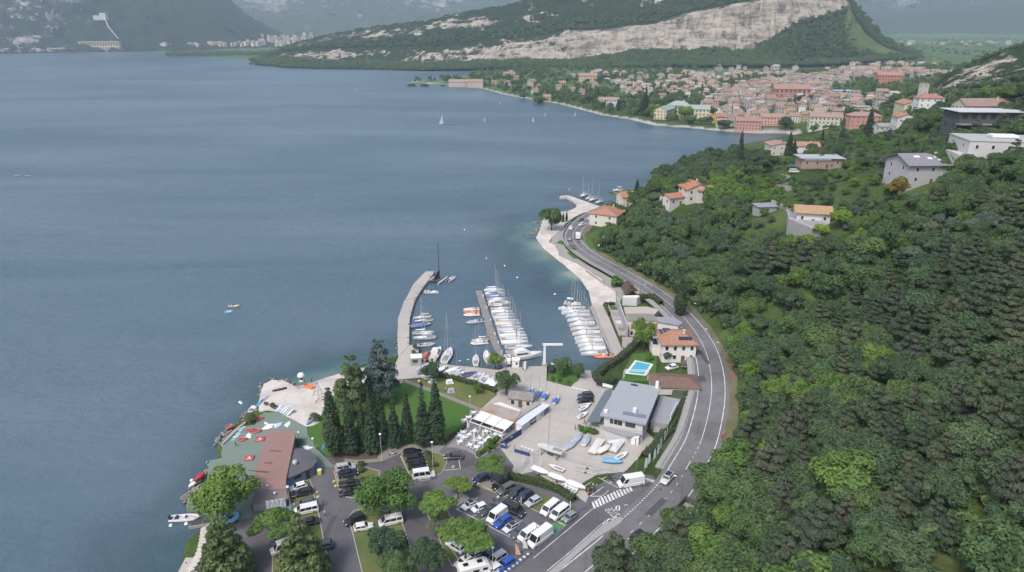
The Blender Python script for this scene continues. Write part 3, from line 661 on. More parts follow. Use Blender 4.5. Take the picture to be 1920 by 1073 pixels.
island('planting_bed',[(-9.2,143.6),(-8.9,142.6),(-7.8,142.3),(-6.0,144.5),(-2.9,147.4),(-3.1,149.1),(-6.0,148.8),(-8.1,145.7)],mat('bed_soil',(0.07,0.075,0.035),0.95,0.3,1.2,ws=True,spec=0.1))
sheet('quay_garden',[(10.6,182.5),(11.2,188.8),(13.4,189.9),(19.0,188.8),(20.9,187.8),(20.1,182.1),(17.5,179.2)],Z0+0.03,lawn)
sheet('pool_garden',[(33.1,183.9),(39.1,199.9),(47.6,201.5),(42.9,181.5),(32.9,182.0)],Z0+0.03,lawn)
sheet('charging_bay',[(8.3,118.4),(10.5,120.4),(12.0,118.4),(9.1,114.6),(8.0,115.7)],Z0+0.008,mat('bay_green',(0.06,0.17,0.10),0.8,ws=True))
# painted lines
b = MB()
def line(b,pts,w=0.12,dz=0.012,z=Z0): ribbon(b,pts,w/2,-w/2,lambda x,y: z,dz)
for pts in ([(-12.2,123.3),(-7.4,119.8),(-4.0,117.1),(1.6,112.9)],[(-12.2,106.7),(-9.1,104.6)],[(-13.0,141.4),(-12.4,138.0)],[(-16.2,137.4),(-12.4,138.0)],[(-2.1,110.9),(0.9,107.4)],[(4.3,108.4),(10.8,115.6),(18.0,123.7)],[(6.8,104.9),(12.8,111.3),(19.0,118.4)],[(20.3,134.6),(24.4,130.8)]):
 line(b,pts,0.14)
for t in range(9):
 p = mid_on([(-12.2,123.3),(-7.4,119.8),(-4.0,117.1),(1.6,112.9)],t/8); q = mid_on([(-7.7,127.2),(-4.2,124.4),(-1.6,122.1),(5.5,117.3)],t/8); line(b,[p,q],0.1)
for pts in ([(17.3,133.4),(22.1,129.7),(18.9,126.1)],[(22.1,129.7),(17.3,133.4)],[(21.2,131.1),(17.6,127.7)],[(19.8,132.0),(17.0,128.6)],[(18.5,132.9),(16.2,130.8)],[(17.6,127.7),(20.2,127.7)],[(23.8,133.4),(22.5,132.3)],[(22.6,135.1),(20.9,133.9)]): line(b,pts,0.16)
z0_,z1_ = (18.1,124.6),(27.2,130.6)
zd = heading(z0_,z1_)
for k in range(13):
 c = mid(z0_,z1_,k/12); b.cbox((c[0],c[1],Z0+0.012),(0.5,2.3,0.008),zd - R(25))
for pts in ([(19.2,118.4),(20.9,120.0),(23.4,120.8)],[(23.4,120.8),(24.1,119.8),(23.3,118.4)]): line(b,pts,0.3)
for pts in ([(20.1,119.6),(20.4,118.2)],[(21.5,120.4),(21.7,119.5)]): line(b,pts,0.5)
line(b,[(23.5,119.8),(27.3,124.6)],0.35); line(b,[(23.1,124.3),(23.8,124.3),(23.5,122.9),(22.8,122.9),(23.1,124.3)],0.3); line(b,[(24.8,124.6),(25.7,124.7)],0.2)
for k in range(6): b.cbox((*mid((31.0,134.1),(33.2,133.1),k/5),Z0+0.012),(0.45,1.2,0.008),R(20))
for k in range(7): b.cbox((*mid((17.7,177.7),(22.0,175.8),k/6),Z0+0.016),(0.7,0.7,0.008),R(10))
for k in range(4): b.cbox((*mid((2.6,147.4),(5.1,145.9),k/3),Z0+0.016),(0.7,0.7,0.008),R(10))
struct(b.obj('painted_lines',wpaint))
b = MB()
for pts in ([(-47.2,133.4),(-45.9,130.8),(-43.6,125.0)],[(-42.7,137.5),(-41.0,133.4),(-38.8,128.3)],[(-27.6,143.2),(-26.3,140.3),(-24.9,137.0)],[(-9.4,132.2),(-4.9,129.7),(1.6,125.3),(6.8,121.6),(11.5,118.0)],[(9.1,119.8),(11.2,117.8)]): line(b,pts,0.16)
for p in ((-14.2,138.8),(-44.6,129.1),(-43.9,127.5),(-41.6,133.2),(-40.8,131.5)): b.cbox((*p,Z0+0.013),(0.9,0.5,0.006),R(70))
struct(b.obj('yellow_bay_lines',ypaint))
def text_mesh(s,size,name='lettering'):
 cu = bpy.data.curves.new('t','FONT'); cu.body = s; cu.size = size; cu.align_x = 'CENTER'; cu.align_y = 'CENTER'; cu.resolution_u = 2
 o = bpy.data.objects.new('t',cu); C.objects.link(o)
 me = bpy.data.meshes.new_from_object(o.evaluated_get(bpy.context.evaluated_depsgraph_get())); me.name = name
 bpy.data.objects.remove(o); return me
def lettering(s,size,m,parent=None,loc=(0,0,0),rot=(0,0,0),name='lettering',scale=(1,1,1)):
 me = text_mesh(s,size,name); me.materials.clear(); me.materials.append(m)
 o = bpy.data.objects.new(name,me); C.objects.link(o); o.location = loc; o.rotation_euler = rot; o.scale = scale
 if parent: o.parent = parent
 return o
st = (22.0,122.3)
struct(lettering('STOP',1.7,wpaint,loc=(*st,Z0+0.016),rot=(0,0,zd - R(90) + R(180)),scale=(0.75,1.7,1),name='stop_lettering'))
b = MB(); b.prism([(7.1,104.4),(12.7,110.6),(19.3,118.0),(23.4,120.4),(23.9,119.8),(23.1,118.4),(16.6,113.1),(12.3,108.4),(8.8,104.1)],0.9,Z0+0.27); struct(b.obj('traffic_island',conc2))
b = MB()
ja,jb = (0.0,187.0),(17.4,178.1)
ju = Vector((jb[0]-ja[0],jb[1]-ja[1])).normalized(); jv = Vector((-ju.y,ju.x))
for u,v,n_ in ((ju,jv,16),(jv,ju,16)):
 for k in range(-n_,n_):
  o_ = Vector(ja)+v*k*6.2
  for j in range(-28,28):
   p0,p1 = o_+u*j*2.0,o_+u*(j+1)*2.0; q_ = np.array([[p0.x,p0.y],[p1.x,p1.y]])
   if inside(q_[:,0],q_[:,1],plaza_poly).all(): line(b,[tuple(p0),tuple(p1)],0.07,0.010)
struct(b.obj('paving_joints',mat('joint_soft',(.20,.185,.17),.9)))
for i,q in enumerate([(29.2,121.3),(34.0,129.9),(41.4,137.0),(22.3,129.0)] + [(58.4,188.4),(62.6,194.1),(60.1,212.2)] + [(-21.7,129.9),(6.3,123.8),(-3.2,113.1),(-18.8,135.6)]):
 z_ = road_z(q[1]) if i in (0,1,2,4,5,6) else Z0
 b = MB(); b.lathe([(.36,0),(.34,.012),(0,.014)],14,(*q,z_+.004)); struct(b.obj('manhole_cover',mat('cast_iron',(.055,.053,.05),.6,.2,6)))
pm = mat('asphalt_patch',(.075,.073,.078),.95,.14,.8,ws=True,spec=.15)
for q,w_,l_,h_ in (((36.9,134.1),2.2,5,.9),((31.9,123.8),1.6,7,.85),((56.3,181.4),2.4,6,1.5),((60.7,194.1),1.5,9,1.6),((-20.3,128.6),2.5,6,1.1),((-2.4,112.0),2.0,8,-.5),((-38.8,116.7),1.2,9,1.5),((-11.4,140.1),3,5,.4)):
 z_ = road_z(q[1])+.004 if 0 < q[0] and q[1] > 118 else Z0+.004
 b = MB(); b.cbox((*q,z_-.01),(l_,w_,.024),h_); struct(b.obj('asphalt_patch',pm))

# ------------------------------------------------------------ vehicles
paint = mat('car_paint',tint=True,rough=0.28,var=0.04,coat=0.5,ws=False)
glass = mat('car_glass',(0.018,0.021,0.025),0.08,0.05,spec=0.7)
tyre = mat('tyre_rubber',(0.02,0.02,0.022),0.85)
rimm = mat('wheel_rim',(0.42,0.43,0.45),0.35,metal=0.7)
lampw = mat('headlamp_glass',(0.7,0.72,0.75),0.15)
lampr = mat('tail_lamp_red',(0.30,0.015,0.012),0.25)
trim = mat('black_trim',(0.025,0.025,0.027),0.55)
gel = mat('gelcoat',tint=True,rough=0.35,var=0.05)
metal = mat('aluminium',(0.50,0.51,0.52),0.4,0.08,metal=0.6)
dark = mat('dark_metal',(0.06,0.062,0.066),0.5,0.1)
cloth = mat('cloth',tint=True,rough=0.9,var=0.12,scale=3)
white_m = mat('white_paint',(0.62,0.62,0.61),0.5,0.06)
wood = mat('wood_deck',(0.24,0.16,0.09),0.75,0.2,2.0)
def ring(x,w,z0,z1,r=0.1):
 return [(x,-w*0.94,z0),(x,-w,z0+r),(x,-w,z1-r*1.3),(x,-w*0.86,z1),(x,w*0.86,z1),(x,w,z1-r*1.3),(x,w,z0+r),(x,w*0.94,z0)]
def make_car(name,L,W,H,belt,hood,xw,xr,taper=0.82,van=False,panel=False,boxy=False,roof=None):
 """xw: (base, top) of the windscreen, xr: (base, top) of the rear screen, metres from the middle, front = +x"""
 t = thing(name,name.replace('_',' '),'car',(0,0,0)); h = W/2; a = L/2; zb = 0.28
 b = MB()
 st = [(-a,0.80,zb+0.12,belt*0.82),(-a+0.10,0.95,zb,belt*(0.98 if xr[0] < -a+0.5 else 0.93)),(xr[0],1.0,zb,belt),(0,1.0,zb,belt),(xw[0],1.0,zb,belt*0.99),((xw[0]+a)/2,0.98,zb,(hood+belt)/2*0.99),(a-0.28,0.93,zb,hood*0.95),(a-0.06,0.82,zb+0.06,hood*0.82),(a,0.70,zb+0.14,hood*0.68)]
 b.loft([ring(x,h*w,z0,z1) for x,w,z0,z1 in st])
 B = [(xr[0],h*0.93),(xw[0],h*0.93)]; T = [(xr[1],h*taper),(xw[1],h*taper)]
 zr = H - 0.05
 bot = [(xr[0],-h*.93,belt-.02),(xw[0],-h*.93,belt-.02),(xw[0],h*.93,belt-.02),(xr[0],h*.93,belt-.02)]
 top = [(xr[1],-h*taper,zr),(xw[1],-h*taper,zr),(xw[1],h*taper,zr),(xr[1],h*taper,zr)]
 cap = [(x*0.94+0.0,y*0.86,H) for x,y,z in top]
 b.add(bot+top+cap,[(0,1,5,4),(1,2,6,5),(2,3,7,6),(3,0,4,7),(4,5,9,8),(5,6,10,9),(6,7,11,10),(7,4,8,11),(8,9,10,11)])
 for s in (-1,1): b.cbox((xw[0]-0.35,s*(h+0.08),belt+0.03),(0.12,0.16,0.12))
 b.obj('body',paint,t)
 def face(q,u0,u1,v0,v1,o=0.012):
  p0,p1,p2,p3 = (Vector(p) for p in q); n = (p1-p0).cross(p3-p0).normalized()*o
  f = lambda u,v: (p0*(1-u)+p1*u)*(1-v)+(p3*(1-u)+p2*u)*v + n
  return [f(u0,v0),f(u1,v0),f(u1,v1),f(u0,v1)]
 sides = [(bot[0],bot[1],top[1],top[0]),(bot[2],bot[3],top[3],top[2])]
 def gl(nm,q): g = MB(); g.quad(*q); g.obj(nm,glass,t)
 gl('windscreen',face((bot[1],bot[2],top[2],top[1]),.05,.95,.08,.93))
 if not panel: gl('rear_window',face((bot[3],bot[0],top[0],top[3]),.10,.90,.25,.9))
 for k,q in enumerate(sides):
  if panel: gl('side_window',face(q,.80,.96,.12,.85) if k == 0 else face(q,.04,.20,.12,.85))
  elif van:
   for u0,u1 in ((.05,.33),(.36,.66),(.70,.95)): gl('side_window',face(q,u0,u1,.14,.86))
  else:
   for u0,u1 in ((.07,.48),(.52,.93)): gl('side_window',face(q,u0,u1,.12,.88))
 r = 0.33 if H < 1.8 else 0.36
 for sx in (-1,1):
  for sy in (-1,1):
   w = MB(); x = sx*(a-0.85 if not van else a-0.95); y = sy*(h-0.10)
   pr = [(r*0.62,-0.11),(r*0.96,-0.12),(r,-0.08),(r,0.08),(r*0.96,0.12),(r*0.62,0.11)]
   w.add([(x+rr*math.cos(2*PI*k/12),y+q,r+rr*math.sin(2*PI*k/12)) for rr,q in pr for k in range(12)],[(i*12+k,i*12+(k+1)%12,(i+1)*12+(k+1)%12,(i+1)*12+k) for i in range(5) for k in range(12)])
   wo = w.obj('wheel',tyre,t)
   d = MB(); d.add([(x+r*.63*math.cos(2*PI*k/10),y+sy*0.105,r+r*.63*math.sin(2*PI*k/10)) for k in range(10)],[tuple(range(10)) if sy < 0 else tuple(range(10))[::-1]]); d.obj('rim',rimm,wo)
 for sy in (-1,1):
  q = MB(); q.cbox((a-0.13,sy*h*0.66,hood*0.80),(0.20,0.34,0.13),-sy*0.35); q.obj('headlight',lampw,t)
  q = MB(); q.cbox((-a+0.07,sy*h*0.76,belt*0.80),(0.10,0.22,0.30 if van or panel else 0.16)); q.obj('tail_light',lampr,t)
 q = MB(); q.cbox((a-0.03,0,0.52),(0.10,W*0.5,0.16)); q.obj('grille',trim,t)
 q = MB(); q.box(-a+.2,a-.2,-h*.9,h*.9,0.22,0.32); q.obj('underside',trim,t)
 if roof == 'glass':
  q = MB(); q.box(xr[1]+.25,xw[1]-.15,-h*.6,h*.6,H,H+0.015); q.obj('sunroof',glass,t)
 if roof == 'rails' or roof == 'glass':
  for s in (-1,1): q = MB(); q.tube([(xr[1]*.9,s*h*.70,H+.05),(xw[1]*.9,s*h*.70,H+.05)],0.03,5); q.obj('roof_rail',trim,t)
 if roof == 'box': q = MB(); q.cbox((-0.1,0.1,H+0.2),(1.9,0.8,0.36)); q.obj('roof_box',trim,t)
 if roof == 'black': q = MB(); q.box(xr[1]*.9,xw[1]*.9,-h*.7,h*.7,H,H+0.012); q.obj('roof_panel',trim,t)
 if roof == 'vents':
  for k in range(4): q = MB(); q.cbox((-1.6+k*0.85,0,H+0.02),(0.12,W*.62,0.05)); q.obj('roof_rib',paint,t)
 return freeze(t)
CAR = {
 'hatch': make_car('hatchback',4.1,1.78,1.50,0.95,0.85,(0.95,0.30),(-1.95,-1.50)),
 'small': make_car('small_car',3.6,1.66,1.48,0.95,0.86,(0.95,0.35),(-1.72,-1.40)),
 'coupe': make_car('small_car',3.8,1.72,1.42,0.92,0.84,(0.95,0.2),(-1.75,-1.15),roof='black'),
 'saloon': make_car('saloon_car',4.7,1.84,1.45,0.93,0.84,(1.0,0.25),(-1.65,-0.95)),
 'estate': make_car('estate_car',4.75,1.84,1.50,0.94,0.84,(1.05,0.35),(-2.28,-1.85),roof='rails'),
 'suv': make_car('suv',4.6,1.90,1.68,1.06,0.98,(1.05,0.45),(-2.15,-1.80),roof='rails'),
 'suvglass': make_car('suv',4.7,1.92,1.70,1.06,0.98,(1.05,0.5),(-2.2,-1.85),roof='glass'),
 'suvbox': make_car('suv',4.6,1.88,1.66,1.06,0.98,(1.05,0.45),(-2.15,-1.80),roof='box'),
 'mpv': make_car('minivan',4.75,1.88,1.75,1.02,0.92,(1.45,0.65),(-2.25,-2.0),roof='rails'),
 'pickup': make_car('pickup_truck',5.2,1.88,1.78,1.08,1.02,(1.15,0.7),(-0.75,-0.55)),
 'van': make_car('passenger_van',5.2,1.96,1.98,1.12,1.05,(1.95,1.15),(-2.5,-2.38),.86,van=True,roof='vents'),
 'highvan': make_car('passenger_van',5.4,1.98,2.45,1.15,1.08,(2.0,1.3),(-2.6,-2.45),.84,van=True),
 'panel': make_car('panel_van',5.3,2.0,2.25,1.15,1.08,(1.95,1.2),(-2.55,-2.45),.90,panel=True,roof='vents'),
 'longpanel': make_car('panel_van',6.4,2.05,2.65,1.2,1.1,(2.45,1.65),(-3.1,-3.0),.90,panel=True),
}
m_ = CAR['pickup']; bb = MB(); bb.box(-2.5,-0.85,-.78,.78,1.08,1.10); bb.obj('load_cover',trim,m_); freeze(m_)
USED = set()
WHITE,BLACK,GREY,SILVER,NAVY,BLUE,PALE = (0.60,0.60,0.60),(0.012,0.013,0.015),(0.07,0.073,0.08),(0.36,0.37,0.38),(0.016,0.022,0.045),(0.016,0.07,0.32),(0.50,0.53,0.57)
CATS = {'van': 'van','highvan': 'van','panel': 'van','longpanel': 'van','pickup': 'pickup truck'}
def car(kind,ends,color,label,group='cars parked by the marina',z=None):
 (a,b_) = ends; c = mid(a,b_); h = heading(a,b_); src = CAR[kind]
 z = Z0 + 0.01 if z is None else z
 if kind not in USED:
  USED.add(kind); src.location = (*c,z); src.rotation_euler = (0,0,h)
  tag(src,label,CATS.get(kind,'car'),group)
  for ch in KIDS[src.name]:
   if ch.name.split('.')[0] in ('body','roof_rib'): ch.color = (*color,1)
  return src
 return dup(src,(*c,z),h,label,CATS.get(kind,'car'),group,color,paint=('body','roof_rib'))
def make_motorbike(color,label,loc,rz,group=None,name='motor_scooter'):
 t = thing(name,label,'scooter',loc,rz,group)
 for x in (-0.6,0.62):
  w = MB(); w.tube([(x,-0.06,0.28),(x,0.06,0.28)],0.28,12); w.obj('wheel',tyre,t)
 b = MB(); b.loft([ring(x,w,z0,z1,0.05) for x,w,z0,z1 in ((-0.75,.10,.5,.68),(-0.4,.17,.35,.78),(0,.15,.30,.72),(.12,.14,.24,.40),(.4,.15,.24,.42),(.5,.17,.3,.95),(.62,.12,.45,.98))]); b.obj('body',paint,t,color=color)
 b = MB(); b.cbox((-0.3,0,0.8),(0.7,0.28,0.09)); b.obj('saddle',trim,t)
 b = MB(); b.tube([(.45,-.35,1.02),(.52,0,1.0),(.45,.35,1.02)],0.025,5); b.tube([(.52,0,1.0),(.62,0,.3)],0.04,5); b.obj('handlebar',trim,t)
 return freeze(t)

# ------------------------------------------------------------ people
def human_mesh(name,pose='stand'):
 sp = 0.10
 J = {'pel': (0,0,.93),'spi': (0,0,1.15),'che': (0,0,1.36),'nec': (0,0,1.50),'hed': (.02,0,1.60),'top': (.02,0,1.72)}
 Rd = {'pel': .15,'spi': .135,'che': .155,'nec': .06,'hed': .10,'top': .075}
 E_ = [('pel','spi'),('spi','che'),('che','nec'),('nec','hed'),('hed','top')]
 st = 0.22 if pose == 'walk' else 0.03
 for s,q in ((1,'l'),(-1,'r')):
  f = st*s
  J.update({'hip'+q: (0,s*sp,.88),'kne'+q: (f*.6+.03,s*sp,.50),'ank'+q: (f-.02,s*sp,.09),'toe'+q: (f+.16,s*sp*1.1,.04),
     'sho'+q: (0,s*.19,1.42),'elb'+q: (-f*.5,s*.27,1.14),'han'+q: (-f*.9+.06,s*.28,.90),'fin'+q: (-f*.9+.08,s*.28,.80)})
  Rd.update({'hip'+q: .10,'kne'+q: .07,'ank'+q: .048,'toe'+q: .04,'sho'+q: .075,'elb'+q: .048,'han'+q: .038,'fin'+q: .025})
  E_ += [('pel','hip'+q),('hip'+q,'kne'+q),('kne'+q,'ank'+q),('ank'+q,'toe'+q),('che','sho'+q),('sho'+q,'elb'+q),('elb'+q,'han'+q),('han'+q,'fin'+q)]
 ks = list(J); me = bpy.data.meshes.new('t'); me.from_pydata([J[k] for k in ks],[(ks.index(a),ks.index(b)) for a,b in E_],[])
 o = bpy.data.objects.new('t',me); C.objects.link(o)
 sk = o.modifiers.new('s','SKIN'); sub = o.modifiers.new('u','SUBSURF'); sub.levels = 1; sub.render_levels = 1
 for i,k in enumerate(ks): me.skin_vertices[0].data[i].radius = (Rd[k],Rd[k])
 me.skin_vertices[0].data[0].use_root = True
 out = bpy.data.meshes.new_from_object(o.evaluated_get(bpy.context.evaluated_depsgraph_get())); out.name = name
 bpy.data.objects.remove(o); out.materials.clear()
 for m in (mat('skin',(0.42,0.27,0.20),0.6),cloth,mat('trousers',(0.05,0.055,0.075),0.9),mat('hair',(0.05,0.035,0.025),0.8)): out.materials.append(m)
 idx = []
 for p in out.polygons:
  x,y,z = p.center
  idx.append(3 if z > 1.66 else 0 if z > 1.47 else 0 if abs(y) > .2 and z < 1.12 else 1 if z > .92 else 2 if z > .1 else 3)
 out.polygons.foreach_set('material_index',idx); out.polygons.foreach_set('use_smooth',[True]*len(idx))
 return out
HUM = {p: human_mesh('person_'+p,p) for p in ('stand','walk')}
def person(loc,rz,color,label,pose='stand',z=Z0,sc=1.0):
 o = bpy.data.objects.new('person',HUM[pose]); C.objects.link(o); o.location = (*loc,z) if len(loc) == 2 else loc
 o.rotation_euler = (0,0,rz); o.color = (*color,1); o.scale = (sc,)*3
 return tag(o,label,'person')

# ------------------------------------------------------------ boats (bow = +x, waterline z = 0)
def hull(b,L,B,fb,keel=-0.3,stern=0.75,mi=0,n=10,flare=0.9,bowrise=0.35,tr=0.02):
 rings = []
 for i in range(n+1):
  t = i/n; x = -L/2 + L*t
  w = B/2*(stern + (1-stern)*math.sin(PI*min(t/0.45,1)/2)) if t < 0.45 else B/2*max(1-((t-0.45)/0.55)**2.1,tr)
  zt = fb + bowrise*max(t-0.4,0)**1.5*1.3
  zk = keel*(1-t**4)
  rings.append([(x,-w,zt),(x,-w*flare,zt*.35),(x,-w*.55,zk*.6),(x,0,zk),(x,w*.55,zk*.6),(x,w*flare,zt*.35),(x,w,zt)])
 o = len(b.v); b.loft(rings,closed=False,caps=False,mi=mi)
 b.add(rings[0],[tuple(range(7))],mi)
 return [(r[0],r[-1]) for r in rings]
def deck(b,sheer,inset=0.03,dz=0.0,mi=0,i0=0,i1=None):
 s = sheer[i0:i1]; vs = [(a[0],a[1]*(1-inset),a[2]+dz) for a,c in s] + [(c[0],c[1]*(1-inset),c[2]+dz) for a,c in s]; n = len(s)
 b.add(vs,[(i,i+1,n+i+1,n+i) for i in range(n-1)],mi)
def make_sailboat(name,L,B,mast,cover='sail',cabin=True,kind='sailing boat',coverc=(0.65,0.65,0.66),spread=1):
 t = thing(name,name.replace('_',' '),kind,(0,0,0)); fb = L*0.085+0.1
 b = MB(); sh = hull(b,L,B,fb); b.obj('hull',gel,t,color=WHITE)
 b = MB(); deck(b,sh,0.04,-0.02); b.obj('deck',mat('deck_grey',(0.58,0.575,0.56),0.7,0.08,2),t)
 b = MB(); x = -L*0.46
 b.add([(x,-B*.26,fb+.05),(-L*.12,-B*.28,fb+.05),(-L*.12,B*.28,fb+.05),(x,B*.26,fb+.05),(x,-B*.2,fb+.012),(-L*.12,-B*.22,fb+.012),(-L*.12,B*.22,fb+.012),(x,B*.2,fb+.012)],[(0,1,5,4),(1,2,6,5),(2,3,7,6),(3,0,4,7),(4,5,6,7)]); b.obj('cockpit',mat('cockpit_shade',(0.23,0.2,0.17),0.8),t)
 if cabin:
  b = MB(); b.loft([[(xx,-w,fb-.02),(xx,-w*.85,fb+hh),(xx,w*.85,fb+hh),(xx,w,fb-.02)] for xx,w,hh in ((-L*.12,B*.30,.38),(0,B*.30,.42),(L*.12,B*.26,.36),(L*.24,B*.15,.10))],caps=True); b.obj('cabin',gel,t,color=WHITE)
  for s in (-1,1): b = MB(); b.quad(*[(xx,s*(B*.30+.012-max(0,zz-fb)*.12),zz) for xx,zz in ((-L*.08,fb+.1),(L*.06,fb+.1),(L*.06,fb+.25),(-L*.08,fb+.27))][::s]); b.obj('cabin_window',glass,t)
 if mast:
  xm = L*.08
  b = MB(); b.tube([(xm,0,fb),(xm-mast*.012,0,fb+mast*.6),(xm-mast*.03,0,fb+mast)],[.085,.075,.05],6); b.obj('mast',metal,t)
  b = MB(); b.tube([(xm-.05,0,fb+1.25),(-L*.38,0,fb+1.15)],.06,6); b.obj('boom',metal,t)
  if cover: b = MB(); b.loft([[(xx,-w,fb+1.2),(xx,-w*.5,fb+1.2+h),(xx,w*.5,fb+1.2+h),(xx,w,fb+1.2),(xx,0,fb+1.05)] for xx,w,h in ((xm-.1,.16,.5),(-L*.1,.17,.34),(-L*.36,.1,.2))]); b.obj('sail_cover',cloth,t,color=coverc)
  for k in range(spread):
   zz = fb+mast*(k+1)/(spread+1); b = MB(); b.tube([(xm-mast*.02,-B*.28,zz),(xm-mast*.005,0,zz),(xm-mast*.02,B*.28,zz)],.03,4); b.obj('spreader',metal,t)
  b = MB()
  for p,q in (((L*.49,0,fb+.2),(xm-mast*.028,0,fb+mast*.97)),((-L*.49,0,fb),(xm-mast*.03,0,fb+mast)),((xm-.2,B*.46,fb),(xm-mast*.025,0,fb+mast*.9)),((xm-.2,-B*.46,fb),(xm-mast*.025,0,fb+mast*.9))): b.tube([p,q],.012,3)
  b.obj('rigging',metal,t)
 if cover == 'full':
  b = MB(); b.loft([[(xx,-w,fb+.03),(xx,-w*.3,fb+h),(xx,w*.3,fb+h),(xx,w,fb+.03)] for xx,w,h in ((-L*.48,B*.34,.3),(-L*.2,B*.47,.75),(L*.1,B*.45,.9),(L*.3,B*.28,.4))]); b.obj('boat_cover',cloth,t,color=coverc)
 b = MB()
 for s in (-1,1): b.tube([(-L*.46,s*B*.36,fb+.5),(0,s*B*.47,fb+.5),(L*.3,s*B*.3,fb+.58),(L*.49,0,fb+.75)],.018,4)
 for p,q,zz in ((-.46,.36,0),(0,.47,0),(.3,.3,.08),(.49,0,.2)):
  for s in (-1,1): b.tube([(p*L,s*q*B,fb),(p*L,s*q*B,fb+.52+zz)],.015,3)
 b.obj('guard_rail',metal,t)
 b = MB(); b.cbox((-L*.485,0,fb*.4),(.05,.3,fb*1.6+.5)); b.obj('rudder',gel,t,color=(0.5,.5,.5))
 return freeze(t)
def make_motorboat(name,L,B,top=True,kind='motor boat',canopy=None,fly=False):
 t = thing(name,name.replace('_',' '),kind,(0,0,0)); fb = L*.10+.15
 b = MB(); sh = hull(b,L,B,fb,stern=.88,bowrise=.5); b.obj('hull',gel,t,color=WHITE)
 b = MB(); deck(b,sh,.05,-.03); b.obj('deck',mat('deck_grey'),t)
 b = MB(); b.box(-L*.47,-L*.02,-B*.36,B*.36,fb-.06,fb+.0); b.obj('cockpit',mat('cockpit_shade'),t)
 for x in (-L*.4,-L*.18):
  b = MB(); b.cbox((x,0,fb+.2),(.5,B*.6,.4)); b.obj('seat',cloth,t,color=(.55,.52,.48))
 b = MB(); b.loft([[(xx,-w,fb-.03),(xx,-w*.8,fb+hh),(xx,w*.8,fb+hh),(xx,w,fb-.03)] for xx,w,hh in ((-L*.02,B*.38,.5),(L*.12,B*.34,.42),(L*.3,B*.18,.15))]); b.obj('foredeck',gel,t,color=WHITE)
 b = MB(); b.add([(-L*.0,-B*.36,fb+.48),(L*.1,-B*.25,fb+.42),(L*.1,B*.25,fb+.42),(-L*.0,B*.36,fb+.48),(-L*.05,-B*.33,fb+.95),(L*.03,-B*.22,fb+.95),(L*.03,B*.22,fb+.95),(-L*.05,B*.33,fb+.95)],[(0,1,5,4),(1,2,6,5),(2,3,7,6)]); b.obj('windscreen',glass,t)
 if top:
  b = MB(); b.box(-L*.32,L*.04,-B*.36,B*.36,fb+1.7,fb+1.76); b.obj('hardtop',gel,t,color=WHITE)
  for x in (-L*.3,L*.01):
   for s in (-1,1): b = MB(); b.tube([(x,s*B*.34,fb),(x,s*B*.34,fb+1.7)],.03,4); b.obj('post',metal,t)
 if fly:
  b = MB(); b.loft([[(xx,-w,fb-.02),(xx,-w*.9,fb+hh),(xx,w*.9,fb+hh),(xx,w,fb-.02)] for xx,w,hh in ((-L*.25,B*.4,1.5),(L*.05,B*.4,1.5),(L*.18,B*.34,.5))]); b.obj('saloon',gel,t,color=WHITE)
  b = MB(); b.box(-L*.22,L*.06,-B*.408,B*.408,fb+.75,fb+1.15); b.obj('saloon_window',glass,t)
  b = MB(); b.cbox((-L*.1,0,fb+1.75),(L*.2,B*.6,.35)); b.obj('flybridge',gel,t,color=WHITE)
 if canopy:
  b = MB(); b.loft([[(xx,-w,fb+h0),(xx,-w*.6,fb+h),(xx,w*.6,fb+h),(xx,w,fb+h0)] for xx,w,h,h0 in ((-L*.46,B*.42,.8,.1),(-L*.1,B*.46,1.35,.1),(L*.1,B*.4,.9,.2),(L*.4,B*.12,.3,.25))]); b.obj('cover',cloth,t,color=canopy)
 b = MB(); b.cbox((-L*.5-.15,0,fb*.6),(.35,.4,.9)); b.obj('outboard_motor',trim,t)
 return freeze(t)
def make_rib(name,L,B,color,kind='inflatable boat'):
 t = thing(name,name.replace('_',' '),kind,(0,0,0)); r = B*.15
 b = MB()
 for s in (-1,1): b.tube([(-L*.5,s*(B/2-r),.35),(L*.1,s*(B/2-r),.38),(L*.34,s*(B*.3),.45),(L*.5,0,.55)],[r*.7,r,r,r*.7],8)
 b.obj('tube',gel,t,color=color)
 b = MB(); hull(b,L*.9,B*.75,.25); b.box(-L*.42,L*.3,-B*.33,B*.33,.22,.26); b.obj('hull',gel,t,color=(.35,.36,.37))
 b = MB(); b.cbox((-.1,0,.65),(.55,.6,.8)); b.obj('console',gel,t,color=(.6,.6,.6))
 b = MB(); b.cbox((-L*.28,0,.5),(.5,B*.5,.45)); b.obj('seat',trim,t)
 b = MB(); b.cbox((-L*.5-.1,0,.6),(.35,.38,1.0)); b.obj('outboard_motor',trim,t)
 return freeze(t)
